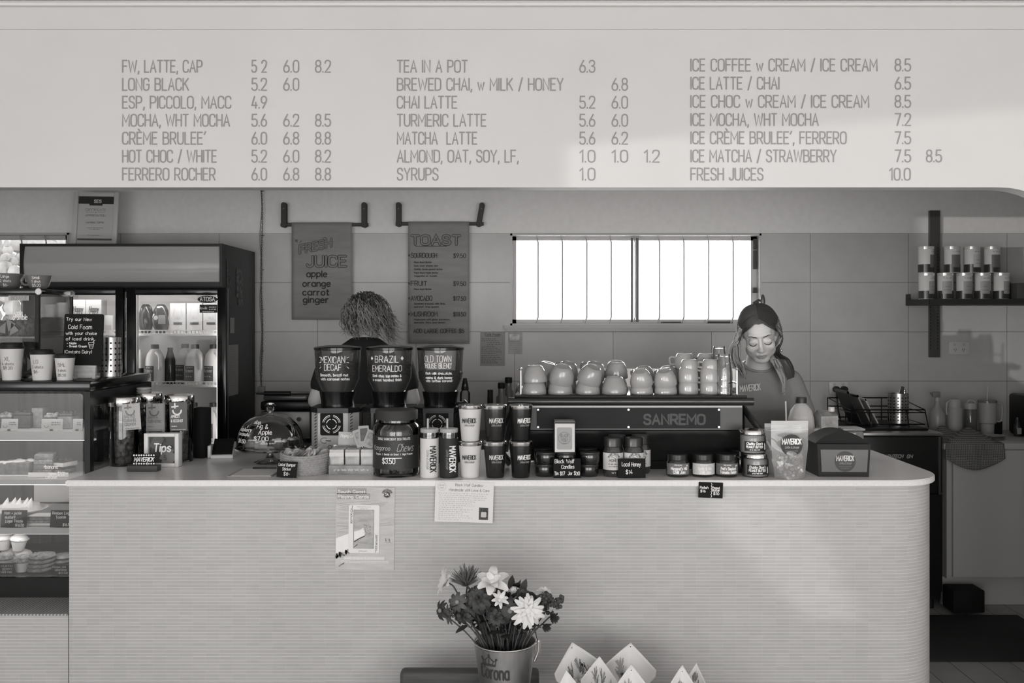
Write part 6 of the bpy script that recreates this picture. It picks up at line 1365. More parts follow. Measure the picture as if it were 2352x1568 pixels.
def cup(px, Y, dz, r, h, tilt, label, ha=0.0, mug=False):
    o = thing('coffee_cup', label, 'cup', (X(px, Y), Y, ZTR+dz), rot=(rad(tilt[0]), rad(tilt[1]), 0), group='upturned cups on the machine')
    mug_mesh(o, r, h, ha) if mug else cup_mesh(o, r, h, True, CERAM, ha)
    return o
YF1, YF2 = 3.60, 3.735
big = dict(r=.0490, h=.066); sml = dict(r=.0455, h=.058)
fr_ = [(1227, big, (0, -3), 'leftmost'), (1287, big, (24, 6), 'second'), (1350, big, (24, 18), 'third')]
for px, s_, tl, w_ in fr_:
    cup(px, YF1, .0005, s_['r'], s_['h'], (0, 0), w_+' column from the left, bottom cup in the front row on the machine', 1.2)
    cup(px+2, YF1, .047+.004*(tl[0] > 0), s_['r'], s_['h'], tl, w_+' column from the left, upper cup in the front row on the machine', 1.6)
cup(1411, YF1, .0005, .0505, .070, (0, 0), 'single low cup between two stacks in the front row on the machine', 1.4)
for px, tl, w_ in ((1474, (24, -10), 'left'), (1529, (22, -10), 'right')):
    cup(px, YF1, .0005, sml['r'], sml['h'], (0, 0), 'bottom cup of the %s small stack in front, before the mugs' % w_, 1.5); cup(px, YF1, .040, sml['r'], sml['h'], tl, 'upper tilted cup of the %s small stack in front, before the mugs' % w_, 2.0)
for px, w_, z2, tl in ((1252, 'first', .054, (6, 14)), (1300, 'second', .056, (14, 10)), (1361, 'third', .056, (14, 12)), (1415, 'fourth', .058, (10, 0)), (1480, 'fifth', .044, (10, -6)), (1536, 'sixth', .044, (8, -8))):
    s_ = big if px < 1450 else sml
    cup(px, YF2, .0005, s_['r'], s_['h'], (0, 0), 'bottom cup of the %s stack from left, back row on the machine' % w_, -1.5); cup(px, YF2, z2, s_['r'], s_['h'], tl, 'top cup of the %s stack from left, back row on the machine' % w_, 2.4 if px < 1400 else 1.5)
MUGR, MUGH = .039, .058
for px, w_, ha in ((1581, 'left', 1.3), (1630, 'right', pi)):
    for l in range(2): cup(px, YF1, .0005+l*(MUGH*.80), MUGR, MUGH*1.05, (0, 0), ['bottom', 'upper'][l]+' mug of the %s tall stack in front on the machine' % w_, ha, True)
    cup(px+2, YF1, .0005+2*(MUGH*.80)+.0, MUGR*.86, MUGH*.75, (0, 0), 'small cup capping the %s tall mug stack in front' % w_, ha, True)
for px, w_ in ((1572, 'left'), (1622, 'right')):
    for l in range(3): cup(px, YF2, .0005+l*(MUGH*.80), MUGR, MUGH*1.05, (0, 0), ['bottom', 'middle', 'top'][l]+' mug of the %s stack at the back, near the glasses' % w_, pi-.3, True)
TUMG = glass('tumbler_glass', .86, 2.4, .03, .75, .05, .8)
def tumb(px, Y, dz, label, r=.033, h=.10):
    o = thing('glass_tumbler', label, 'glass', (X(px, Y), Y, ZTR+dz), group='glass tumblers on the machine')
    n = 12; b = B().lathe([(r,0),(r*.98,h*.3),(r*.86,h*.6),(r*.74,h*.92),(r*.70,h),(0,h),(0,h*.92),(r*.62,h*.9),(r*.80,h*.55),(r*.93,h*.25),(r*.96,0)], 24); b.build('glass', TUMG, o)
    b = B()
    for k in range(n): a = 2*pi*k/n; b.tube([(r*.99*cos(a), r*.99*sin(a), h*.25), (r*.76*cos(a), r*.76*sin(a), h*.9)], .0012, 5)
    b.build('facets', TUMG, o)
for px, Y, n, w_ in ((1663, 3.585, 3, 'front'), (1652, 3.70, 4, 'back')):
    for l in range(n): tumb(px, Y, .0005+l*.0285, 'glass number %s up in the %s stack of tumblers on the machine' % (['one', 'two', 'three', 'four'][l], w_))
for k, (px, Y) in enumerate(((1192, 3.84), (1194, 3.94))):
    o = thing('milk_pitcher', ['nearer', 'further'][k]+' steel milk pitcher standing left of the stacked cups on the machine', 'pitcher', (X(px, Y)+.065, Y, ZTR+.0005), 2.4); B().lathe([(0,0),(.03,0),(.031,.01),(.026,.07),(.03,.085),(.028,.085),(.024,.07),(.028,.008),(0,.006)], 24).build('pitcher', STEEL, o); B().tube(crom([(-.026,0,.07),(-.05,0,.066),(-.048,0,.03),(-.03,0,.02)], 4), .004).build('handle', STEEL, o)
# ================================================================== things on and along the back wall
YW = YB-.014
def strap_banner(px0, px1, py1, rod0, rod1, rodpy, s0, s1, label, lean1=0):
    Y = 5.535; o = thing('paper_banner', label, 'banner', (X((px0+px1)/2, Y), Y, Z(rodpy, Y)))
    x = lambda px: X(px, Y)-X((px0+px1)/2, Y)
    z = lambda py: Z(py, Y)-Z(rodpy, Y)
    b = B().tube([(x(rod0), 0, 0), (x(rod1), 0, 0)], .0105, 14); b.build('rod', M('dark_dowel', .05, .5), o)
    L = z(py1); wv = random.Random(int(px0))
    def f(u, v):
        zz = .012*(1-v) + L*v
        return (x(px0)+(x(px1)-x(px0))*u, -.0125+.008*v+.004*sin(3*u+6*v)*v, zz)
    s = B().grid(f, 16, 24).build('paper', M('kraft_paper', .26, .8, noise=(5, .10, .25, (1, 1, 5))), o, 60); solid(s, .0012)
    r_ = B().lathe([(.0125, 0), (.0125, 1)], 16, Mx.Translation((x(px0), 0, 0)) @ Mx.Rotation(pi/2, 4, 'Y') @ Mx.Diagonal((1, 1, x(px1)-x(px0), 1))).build('roll', M('kraft_paper', .135), o)
    for k, sp in enumerate((s0, s1)):
        t = lean1 if k else 0
        b = B().prism(rrect(-.016, .016, -.018, z(465)-.0, .015), -.0165, -.0125, mx=Mx.Translation((x(sp), 0, 0)) @ Mx.Rotation(rad(t), 4, 'Y')); b.prism(rrect(-.016, .016, -.018, z(465), .015), .012, .016, mx=Mx.Translation((x(sp), 0, 0)) @ Mx.Rotation(rad(t), 4, 'Y'))
        b.lathe([(.0145, -.016), (.0145, .016)], 16, Mx.Translation((x(sp), 0, 0)) @ Mx.Rotation(pi/2, 4, 'Y'))
        st = b.build('leather_strap', M('dark_leather', .035, .6), o, 30); B().cyl(.004, 0, .003, 10, Mx.Translation((x(sp)+rad(t)*z(480), -.0165, z(480))) @ Mx.Rotation(pi/2, 4, 'X')).build('screw', DKSTEEL, st)
    return o, x, z
KI, KI2 = M('banner_ink', .028, .8), M('banner_ink_soft', .075, .8)
o, x, z = strap_banner(671, 809, 734, 645, 846, 516, 653, 837, 'brown paper banner lettered Fresh Juice hanging from two leather straps')
fmb = plane_map(-.0165)
ink(o, strokes('apple', .037, x(706), z(636), x(752)-x(706), jig=.03)+strokes('orange', .037, x(697), z(658), x(760)-x(697), jig=.03)+strokes('carrot', .037, x(697), z(678), x(757)-x(697), jig=.03)+strokes('ginger', .037, x(698), z(695), x(755)-x(698), jig=.03), .0062, KI, fmb)
def outline(s, h, x0, z0, w, t, fm, o, mat, inner, slant=0.0, rise=0.0):
    st = [[(a, b+rise*(a-x0)) for a, b in q] for q in strokes(s, h, x0, z0, w, slant=slant)]
    ink(o, st, t, mat, fm, 'outline_lettering'); ink(o, st, t*.62, inner, (lambda g: lambda u, v: (lambda p: (p[0], p[1]-.0014, p[2]))(g(u, v)))(fm), 'lettering_fill')
outline('JUICE', .062, x(707), z(612), x(796)-x(707), .0165, fmb, o, KI, M('kraft_fill', .23, .8)); outline('FRESH', .050, x(690), z(583), x(762)-x(690), .0145, fmb, o, KI2, M('kraft_fill2', .17), rise=.22)
ink(o, [[(x(682), z(556)), (x(680), z(552)), (x(684), z(551)), (x(684), z(557))], [(x(690), z(558)), (x(694), z(553))], [(x(688), z(578)), (x(710), z(562)), (x(745), z(550))], [(x(742), z(548)), (x(748), z(545)), (x(752), z(548))]], .003, KI2, fmb, 'drawn_leaves')
o, x, z = strap_banner(938, 1078, 789, 909, 1111, 514, 916, 1100, 'longer brown paper banner lettered Toast with prices', 10)
outline('TOAST', .054, x(946), z(562), x(1057)-x(946), .0165, fmb, o, KI, M('kraft_fill', .23))
ink(o, [[(x(955), z(566)), (x(1026), z(565.5))]]+[q for t, py, px1, pr in (('SOURDOUGH', 592, 1004, '$9.50'), ('FRUIT', 656, 981, '$9.50'), ('AVOCADO', 690, 993, '$17.50'), ('MUSHROOM', 726, 1005, '$18.50')) for q in strokes(t, .027, x(945), z(py), x(px1)-x(945), jig=.03)+strokes(pr, .024, x(1042), z(py), x(1070)-x(1042), jig=.03)+[ring(.0045, (x(940.5), z(py-5)), 8)]]+strokes('ADD LARGE COFFEE $5', .023, x(951), z(764), x(1066)-x(951), jig=.03), .0036, M('banner_ink3', .045, .8), fmb)
ink(o, [q for k, (t, py, px1) in enumerate((('Pepe Saya Butter', 604, 992), ('Lick your chops jam', 612, 1006), ('Chubby daves peanut butter', 620, 1017), ('Pepe Saya Maple Butter', 628, 1007), ('Vegemite or nutella', 635.5, 1004), ('Pepe Saya Butter', 665.5, 992), ('Smashed avocado with feta,', 699, 1023), ('spinach and lemon', 706, 1008), ('Mushroom with garlic parmesan,', 735, 1034), ('spinach, feta and lemon', 742, 1023))) for q in strokes(t, .0085, x(952), z(py), x(px1)-x(952), jig=.05)], .0026, KI2, fmb, 'small_print')
for px0, px1, py0, py1, nm, lb, mt in ((1103, 1160, 762, 840, 'recipe_sheet', 'handwritten cold foam recipe sheet taped to the tiles', M('sheet_grey2', .34, .8)), (1167, 1200, 762, 813, 'wall_notice', 'small printed notice on the tiles right of the recipe sheet', M('sheet_grey3', .36, .5, noise=(15, .2, 0)))):
    Y = YB-.012; o = thing(nm, lb, 'note', (X((px0+px1)/2, Y), Y, Z((py0+py1)/2, Y)), rot=(0, rad(.4), 0)); w, h = (px1-px0)*Y/F, (py1-py0)*Y/F; B().box(-w/2, w/2, 0, .0015, -h/2, h/2).build('paper', mt, o, 0)
    if nm == 'recipe_sheet': ink(o, strokes('Cold Foam', .014, 0, h/2-.022, w*.62, 'c', jig=.05)+[[(-w*.3, h/2-.028), (w*.3, h/2-.027)]], .0018, INKD); ink(o, sum([scribble(-w*.44+(.03 if k in (2, 3) else 0), w*(.15+.3*((k*5) % 4)/4), h/2-.045-k*.0112, .0055, k) for k in range(14)], []), .0018, M('recipe_ink', .07), name='handwriting')
    else: ink(o, sum([scribble(-w*.4, w*.35, h/2-.05-k*.012, .003, 80+k) for k in range(6)], []), .0014, M('faint_ink2', .2), name='small_print'); B().box(-w*.4, w*.3, -.001, 0, h*.12, h*.4).build('picture', M('pic_pale', .5, .4, noise=(30, .4, 0)), o, 0)
# chain and cable by the fridge
o = thing('hanging_chain', 'thin dark chain hanging down the wall beside the fridge', 'chain', (X(601, 5.54), 5.54, .99)); b = B(); zt2 = Z(437, 5.54)-.99; n = 84
for k in range(n):
    z_ = zt2-(zt2-(Z(885, 5.54)-.99))*k/n; lk = [(.0036*cos(t), 0, z_+.0095*sin(t)) for t in [2*pi*q/8 for q in range(8)]]
    b.tube(lk, .0014, 5, True, mx=Mx.Translation((.004*sin(k*.13), 0, 0)) @ Mx.Rotation(pi/2*(k % 2)+.5, 4, 'Z'))
b.build('chain', M('chain_steel', .05, .35, .6), o)
B().tube([(-.006+.006*sin(k*.5), .004, zt2-(zt2-(Z(900, 5.54)-.99))*k/40) for k in range(41)], .0028, 6).build('cable', M('pale_cable', .22, .5), o)
b = B()
for py in (438, 540, 619, 710, 806): b.box(-.008, .008, .0, .026, Z(py, 5.54)-.992, Z(py, 5.54)-.988)
b.build('clips', DKSTEEL, o, 0); B().rbox(-.022, .016, -.01, .026, Z(905, 5.54)-.99, Z(887, 5.54)-.99, .004).build('plug', M('plug_grey', .34, .5), o)
# sandwich press on the back bench
Yp = 5.02; o = thing('sandwich_press', 'steel and black sandwich press on the back bench behind the cake dome', 'sandwich press', (X(655, Yp), Yp+.16, .9005)); k = Yp/F
px_ = lambda px: (px-655)*k
pz = lambda py: Z(py, Yp)-.90
B().rbox(px_(600), px_(712), -.16, .14, .02, pz(945), .006).build('base', M('press_steel', .20, .4, .6), o); B().rbox(px_(598), px_(715), -.16, .14, pz(942), pz(922), .01).build('lower_plate', BLACK, o); B().rbox(px_(603), px_(704), -.15, .14, pz(920), pz(908), .008).build('upper_plate', M('press_lid', .12, .4, .5), o)
B().tube([(px_(612), -.20, pz(902)), (px_(672), -.20, pz(902))], .013, 12).build('handle', BLACK, o)
b = B().tube([(px_(590), -.16, pz(903)), (px_(612), -.20, pz(902))], .007, 8); b.tube([(px_(672), -.20, pz(902)), (px_(720), -.14, pz(904))], .0085, 8); b.build('handle_bar', STEEL, o)
for s_ in (-1, 1):
    for t in (-.12, .1): B().cyl(.014, 0, .022, 12, Mx.Translation((s_*.10, t, 0))).build('foot', BLACK, o)
B().cyl(.012, 0, .016, 16, Mx.Translation((px_(688), -.165, pz(962))) @ Mx.Rotation(pi/2, 4, 'X')).build('dial', CHROME, o)
o = thing('steel_box', 'squat steel appliance beside the sandwich press on the back bench', 'appliance', (X(738, 5.1)+.05, 5.2, .9005)); B().rbox(-.045, .06, -.12, .12, 0, pz(930), .006).build('body', M('press_steel', .2), o)
for px, Y, lb, kind in ((1126, 5.2, 'black pepper grinder on the back bench, left of the clear bottle', 0), (1152, 5.25, 'clear bottle with black cap on the back bench behind the tumblers', 1), (1168, 5.42, 'second black capped bottle half behind the espresso machine', 1), (1068, 5.25, 'clear bottle with pointed black top behind the rightmost grinder hopper', 2)):
    o = thing('bottle' if kind else 'pepper_grinder', lb, 'bottle' if kind else 'grinder', (X(px, Y), Y, .9005)); h = Z((895, 878, 866, 868)[(0, 1, 2, 3)[[1126, 1152, 1168, 1068].index(px)]], Y)-.9005
    if kind == 0: B().lathe([(0,0),(.02,0),(.02,.05),(.012,.08),(.012,.09),(.015,.10),(.0175,.14),(.0155,h-.02),(.016,h),(0,h)], 20).build('body', BLACK, o); B().lathe([(.0182,.165),(.0182,.168)], 20).build('ring', STEEL, o)
    else:
        B().lathe([(0,0),(.030,0),(.031,.01),(.031,h-.085),(.02,h-.07),(.019,h-.03),(0,h-.03)], 24).build('bottle', M('oil_bottle', .14, .12, coat=.5) if kind == 1 else JAR, o)
        B().lathe([(.021,h-.034),(.022,h-.03),(.022,h-.004),(.018,h),(0,h)] if kind == 1 else [(.021,h-.07),(.022,h-.06),(.010,h),(0,h)], 20).build('cap', BLACK, o)
# ================================================================== people
SKIN = M('skin', .60, .5, sub=.25); SKINL = M('lip_skin', .30, .4); LASH = M('lash_dark', .02, .6)
def loft(b, rings, seg=28):
    vs = []
    for c, rx, ry, tl in rings:
        m = Mx.Rotation(rad(tl), 3, 'X')
        for k in range(seg):
            a = 2*pi*k/seg; ca, sa = cos(a), sin(a)
            p = V((rx*abs(ca)**.85*(1 if ca > 0 else -1), ry*abs(sa)**.85*(1 if sa > 0 else -1), 0)); vs.append(tuple(V(c)+m @ p))
    n = len(rings); fs = [(i*seg+k, i*seg+(k+1) % seg, (i+1)*seg+(k+1) % seg, (i+1)*seg+k) for i in range(n-1) for k in range(seg)]
    fs += [tuple(reversed(range(seg))), tuple(range((n-1)*seg, n*seg))]
    b.add(vs, fs)
def limb(b, pts, rr, seg=16):
    P = crom(pts, 5); R_ = [v.x for v in crom([V((r, 0)) for r in rr], 5)]
    b.tube(P, R_, seg); b.ell(pts[0], rr[0], 12, 8); b.ell(pts[-1], rr[-1], 12, 8)
def hand(b, wrist, fwd, side, curl=.5):
    w, f = V(wrist), V(fwd).normalized(); s = (V(side)-f*V(side).dot(f)).normalized(); n = f.cross(s)
    b.tube([w, w+f*.04, w+f*.085], [.024, .036, .034], 12, flat=.42)
    for k, (o, L) in enumerate(((-.027, .062), (-.009, .072), (.009, .068), (.026, .053))):
        p0 = w+f*.078+s*o; p1 = p0+f*L*.45; p2 = p1+(f*cos(curl)-n*sin(curl))*L*.33; p3 = p2+(f*cos(curl*1.9)-n*sin(curl*1.9))*L*.28
        b.tube([p0-f*.015, p0, p1, p2, p3], [.009, .0092, .0088, .0082, .0065], 8); b.ell(p3, .0065, 8, 6)
    t0 = w+f*.03-s*.030; b.tube([t0+s*.012, t0, t0+f*.03-s*.022-n*.008, t0+f*.055-s*.026-n*.016], [.012, .0115, .0098, .008], 8)
def head(b, m):
    for c, r in (((0,.015,.03),(.076,.096,.086)), ((0,-.03,-.03),(.062,.060,.082)), ((0,-.056,-.086),(.036,.030,.026)), ((.037,-.022,-.056),(.028,.045,.036)), ((-.037,-.022,-.056),(.028,.045,.036)),
                 ((.036,-.060,-.026),(.026,.026,.028)), ((-.036,-.060,-.026),(.026,.026,.028)), ((0,-.072,.034),(.052,.020,.012)), ((0,-.033,.042),(.058,.050,.042)), ((0,-.080,-.056),(.026,.020,.018)),
                 ((.032,-.076,.006),(.0175,.0125,.0105)), ((-.032,-.076,.006),(.0175,.0125,.0105)), ((.077,.012,.0),(.010,.020,.031)), ((-.077,.012,.0),(.010,.020,.031)), ((.0115,-.101,-.029),(.0085,.010,.0075)), ((-.0115,-.101,-.029),(.0085,.010,.0075))): b.ell(c, r, 20, 14, m)
    b.tube([(0,-.078,.03), (0,-.093,.006), (0,-.104,-.014), (0,-.109,-.025)], [.007, .0085, .011, .0115], 12, mx=m); b.ell((0,-.108,-.025), .0118, 12, 8, m)
def blend(o, vox, it=5, fac=.5):
    r = o.modifiers.new('continuous', 'REMESH'); r.mode = 'VOXEL'; r.voxel_size = vox; r.use_smooth_shade = True
    s = o.modifiers.new('soften', 'SMOOTH'); s.factor = fac; s.iterations = it
    return o
def strands(name, mat, parent, curves, r0, r1, seg=5):
    b = B()
    for P in curves:
        q = crom(P, 4); n = len(q); b.tube(q, [r0+(r1-r0)*i/(n-1) for i in range(n)], seg, flat=.6)
    return b.build(name, mat, parent, 80)

# ---- barista behind the machine, looking down
W = thing('person', 'woman in grey lettered T-shirt with long fair hair, looking down behind the machine', 'person', (1.19, 4.60, 0))
W0 = V(W.location)
def L(p): return tuple(V(p)-W0)
hm = Mx.Translation(V((1.108, 4.28, 1.505))-W0) @ Mx.Rotation(rad(-13), 4, 'Z') @ Mx.Rotation(rad(-6), 4, 'Y') @ Mx.Rotation(rad(27), 4, 'X') @ Mx.Scale(1.08, 4)
b = B(); head(b, hm)
b.tube([hm @ V((0, .028, -.03)), V(L((1.128, 4.375, 1.40))), V(L((1.14, 4.42, 1.33)))], [.052, .052, .066], 20)
loft(b, [(L((1.14, 4.43, 1.36)), .07, .06, 20), (L((1.145, 4.45, 1.315)), .165, .085, 20), (L((1.15, 4.46, 1.26)), .175, .105, 18), (L((1.16, 4.48, 1.17)), .150, .105, 12), (L((1.175, 4.53, 1.06)), .130, .095, 8), (L((1.19, 4.58, .95)), .160, .110, 3), (L((1.19, 4.60, .86)), .165, .115, 0)])
shR, elR, wrR = L((1.300, 4.44, 1.272)), L((1.362, 4.39, 1.075)), L((1.31, 4.20, 1.055)); shL, elL, wrL = L((.985, 4.44, 1.272)), L((.90, 4.38, 1.075)), L((.98, 4.22, 1.06))
for sh_, el_, wr_ in ((shR, elR, wrR), (shL, elL, wrL)): limb(b, [sh_, tuple((V(sh_)+V(el_))/2), el_], [.050, .044, .037]); limb(b, [el_, tuple((V(el_)*.6+V(wr_)*.4)), wr_], [.038, .036, .025])
hand(b, wrR, (-.5, -.75, -.1), (.6, -.4, .1)); hand(b, wrL, (.5, -.75, -.1), (-.6, -.4, .1))
for s_ in (-1, 1): limb(b, [L((1.19+s_*.085, 4.60, .87)), L((1.19+s_*.09, 4.58, .48)), L((1.19+s_*.09, 4.60, .09))], [.085, .058, .040])
blend(b.build('body', SKIN, W), .0048, 9)
TS = M('tshirt_grey', .26, .85, noise=(6, .06, .15))
b = B()
loft(b, [(L((1.138, 4.415, 1.352)), .070, .064, 24), (L((1.14, 4.425, 1.345)), .098, .078, 24), (L((1.145, 4.45, 1.322)), .150, .098, 22), (L((1.15, 4.455, 1.26)), .182, .126, 18), (L((1.16, 4.47, 1.17)), .178, .128, 12), (L((1.172, 4.52, 1.06)), .165, .118, 8), (L((1.185, 4.57, .95)), .178, .125, 3), (L((1.19, 4.60, .84)), .182, .130, 0)])
for sh_, el_ in ((shR, elR), (shL, elL)): s1, e1 = V(sh_), V(el_); limb(b, [tuple(s1), tuple(s1*.5+e1*.5), tuple(s1*.22+e1*.78)], [.060, .062, .062])
sh_o = blend(b.build('tshirt', TS, W), .0065, 6)
collar = B().tube([(L((1.138, 4.39, 1.357))[0]+.068*cos(t), L((1.138, 4.39, 1.357))[1]+.02+.062*sin(t), L((1.138, 4.39, 1.352))[2]+.026*sin(t)) for t in [2*pi*k/30 for k in range(30)]], .0065, 8, True); collar.build('collar', TS, sh_o)
cx0, cz0, cY = X(1721, 4.315), Z(893, 4.315), 4.300
word = strokes('MAVERICK', .029, -.046, -.008, .094)
ink(sh_o, word, .0042, M('shirt_print', .55, .7), lambda u, v: tuple(V((cx0+u, cY+.10*(u-.03)**2*6-.10*u*.2+.12*v, cz0+v+.10*u))-W0), maxlen=.01)
b = B()
loft(b, [(L((1.19, 4.595, .93)), .170, .122, 3), (L((1.19, 4.60, .80)), .180, .130, 0), (L((1.19, 4.60, .74)), .172, .115, 0)])
for s_ in (-1, 1): limb(b, [L((1.19+s_*.085, 4.60, .80)), L((1.19+s_*.09, 4.58, .48)), L((1.19+s_*.09, 4.60, .11))], [.095, .075, .062])
blend(b.build('trousers', M('trousers_dark', .03, .8), W), .012, 4)
for s_ in (-1, 1): B().rbox(1.19+s_*.09-.045-W0.x, 1.19+s_*.09+.045-W0.x, 4.47-W0.y, 4.70-W0.y, 0, .085, .03, 3).build('shoe', BLKM, W)
# face details
b = B()
for s_ in (-1, 1): b.tube([hm @ V((s_*x_, y_, z_)) for x_, y_, z_ in ((.015, -.0865, .0005), (.023, -.0925, -.0048), (.032, -.0935, -.0066), (.041, -.0885, -.0052), (.048, -.080, -.001))], [.0010, .0017, .0021, .0021, .001], 6)
b.build('eyelashes', LASH, W)
b = B()
for s_ in (-1, 1): b.tube([hm @ V((s_*x_, y_, z_)) for x_, y_, z_ in ((.013, -.0935, .0315), (.024, -.0925, .034), (.036, -.0865, .0365), (.050, -.0725, .030))], [.0028, .0036, .0032, .0012], 6, flat=.6)
b.build('eyebrows', M('brow_brown', .045, .8), W)
b = B(); b.tube([hm @ V(p) for p in ((-.022, -.0905, -.0565), (-.010, -.0985, -.0530), (0, -.1000, -.0545), (.010, -.0985, -.0530), (.022, -.0905, -.0565))], [.001, .0034, .0038, .0034, .001], 8); b.tube([hm @ V(p) for p in ((-.020, -.0905, -.0585), (-.009, -.0975, -.0625), (0, -.0990, -.0635), (.009, -.0975, -.0625), (.020, -.0905, -.0585))], [.001, .0040, .0046, .0040, .001], 8)
b.build('lips', SKINL, W)
# hair: cap with a centre part, strands over the sides, long lengths
def cap(m, rx, ry, rz, lim, nu=48, nv=14, wob=.0):
    rr = random.Random(3)
    def f(u, v):
        a = 2*pi*u; t = lim(a)*v; k = 1+wob*sin(23*a)+wob*.6*sin(41*a+1)
        return tuple(m @ V((rx*k*sin(t)*sin(a), .018-ry*k*sin(t)*cos(a), .032+rz*k*cos(t)-(.002*max(0, 1-abs(sin(t)*sin(a))*9) if cos(a) > 0 or t < .6 else 0))))
    return B().grid(f, nu, nv)
def wl(a):
    a = abs((a+pi) % (2*pi)-pi)                         # 0 = front
    return rad(57) if a < .25 else rad(57+(a-.25)/(1.25-.25)*48) if a < 1.25 else rad(105+(a-1.25)*16)
HD, HL = M('hair_dark_blonde', .065, .45, spec=.4), M('hair_fair', .36, .5, spec=.5)
cap(hm, .083, .103, .094, wl, wob=.006).build('hair_cap', HD, W, 70)
rr = random.Random(21); dark, fair = [], []
def skull(x, y, z, k=1.03):
    q = V((x/.083, (y-.018)/.103, (z-.032)/.094)); q = q/q.length*k
    return hm @ V((q.x*.083, .018+q.y*.103, .032+q.z*.094))
def pxw(px, py, Y): return V((X(px, Y), Y, Z(py, Y)))-W0
for s_ in (-1, 1):
    for k in range(330):
        t = rr.random(); j = rr.random; u = j(); y0 = -.080+.17*t
        p0 = skull(s_*.0004, y0, .14, 1.035); p1 = skull(s_*(.050+.012*j()), y0*.95-.002, .10-.03*max(0, -y0*8), 1.02+.03*j()); p2 = skull(s_*.083, -.060+.10*t, .052+.012*j(), 1.02+.05*j()); p3 = hm @ V((s_*(.087+.008*j()), -.048+.085*t, -.010+.01*j()))
        if s_ < 0:
            P = [p0, p1, p2, p3, pxw(1676+22*u+3*j(), 796+4*j(), 4.25+.09*t), pxw(1676+24*u, 818+5*j(), 4.25+.08*t), pxw(1685+23*u, 838+5*j(), 4.27+.06*t), pxw(1697+18*u, 855+18*j()*u, 4.30+.03*j())]
            (fair if j() < .80 else dark).append(P[2:])
        else:
            P = [p0, p1, p2, p3, pxw(1771+19*u, 806+5*j(), 4.27+.11*t), pxw(1772+40*u, 824+4*j(), 4.27+.11*u), pxw(1782+42*u, 846+4*j(), 4.29+.08*u), pxw(1795+29*u, 866+12*j()*(1-u), 4.30+.07*u)]
            if u < .25: P.append(pxw(1797+6*j(), 888+20*j(), 4.305))
            (fair if (u < .42 and j() < .8) or j() < .06 else dark).append(P[2:])
        dark.append([p0, p1, p2, p3])
strands('hair', HD, W, dark, .0034, .0018); strands('hair_lengths', HL, W, fair, .0032, .0012)
b = B(); c0 = hm @ V((.030, .075, .118)); b.ell(c0, (.012, .010, .034), 12, 8); b.ell(V(c0)+V((-.03, 0, -.012)), (.014, .010, .016), 10, 8); b.tube([V(c0)+V((-.045, 0, -.01)), V(c0)+V((-.02, 0, .006)), V(c0)+V((.006, 0, .0))], .006)
b.build('claw_clip', M('clip_brown', .05, .3), W)
b = B(); e0 = hm @ V((.084, -.008, -.040))
for k in range(5): b.ell(V(e0)+V((.004*sin(k*2), -.006, -.011*k)), .0062-.0006*(k % 2), 10, 7)
b.build('earring', CHROME, W)

# ---- person with back turned by the wall
Pn = thing('person', 'person in black T-shirt seen from behind with tousled fair hair, facing the wall banners', 'person', (-.80, 4.66, 0)); W0 = V(Pn.location)
hm = Mx.Translation(V((-.803, 4.70, 1.553))-W0) @ Mx.Rotation(rad(186), 4, 'Z') @ Mx.Rotation(rad(14), 4, 'X')
b = B(); head(b, hm); b.tube([hm @ V((0, .03, -.03)), V(L((-.80, 4.675, 1.47))), V(L((-.80, 4.66, 1.43)))], [.054, .055, .07], 20)
loft(b, [(L((-.80, 4.66, 1.46)), .07, .06, -5), (L((-.80, 4.655, 1.41)), .15, .085, -5), (L((-.80, 4.65, 1.34)), .165, .10, 0), (L((-.80, 4.65, 1.2)), .145, .095, 0), (L((-.80, 4.65, 1.06)), .13, .09, 0), (L((-.80, 4.66, .95)), .155, .105, 0), (L((-.80, 4.66, .86)), .16, .11, 0)])
shR, elR, wrR = L((-.625, 4.66, 1.375)), L((-.555, 4.62, 1.165)), L((-.66, 4.84, 1.12)); shL, elL, wrL = L((-.975, 4.66, 1.375)), L((-1.045, 4.62, 1.165)), L((-.94, 4.84, 1.12))
for sh_, el_, wr_ in ((shR, elR, wrR), (shL, elL, wrL)): limb(b, [sh_, tuple((V(sh_)+V(el_))/2), el_], [.050, .045, .040]); limb(b, [el_, tuple((V(el_)*.6+V(wr_)*.4)), wr_], [.040, .037, .026])
hand(b, wrR, (-.3, .8, -.1), (.8, .3, 0)); hand(b, wrL, (.3, .8, -.1), (-.8, .3, 0))
for s_ in (-1, 1): limb(b, [L((-.80+s_*.085, 4.66, .87)), L((-.80+s_*.09, 4.65, .48)), L((-.80+s_*.09, 4.66, .09))], [.085, .058, .040])
blend(b.build('body', SKIN, Pn), .006)
b = B()
loft(b, [(L((-.80, 4.665, 1.478)), .072, .066, -8), (L((-.80, 4.66, 1.455)), .105, .080, -6), (L((-.80, 4.655, 1.41)), .170, .100, -4), (L((-.80, 4.65, 1.34)), .188, .118, 0), (L((-.80, 4.65, 1.2)), .172, .115, 0), (L((-.80, 4.65, 1.06)), .165, .112, 0), (L((-.80, 4.66, .95)), .172, .120, 0), (L((-.80, 4.66, .84)), .178, .125, 0)])
for sh_, el_ in ((shR, elR), (shL, elL)): s1, e1 = V(sh_), V(el_); limb(b, [tuple(s1), tuple(s1*.6+e1*.4), tuple(s1*.38+e1*.62)], [.062, .060, .058])
blend(b.build('tshirt', M('tshirt_black', .010, .85), Pn), .008, 5)
b = B(); loft(b, [(L((-.80, 4.66, .93)), .165, .118, 0), (L((-.80, 4.66, .80)), .172, .125, 0), (L((-.80, 4.66, .74)), .165, .11, 0)])
for s_ in (-1, 1): limb(b, [L((-.80+s_*.085, 4.66, .80)), L((-.80+s_*.09, 4.65, .48)), L((-.80+s_*.09, 4.66, .11))], [.095, .075, .062])
blend(b.build('trousers', M('trousers_dark', .03), Pn), .012, 4)
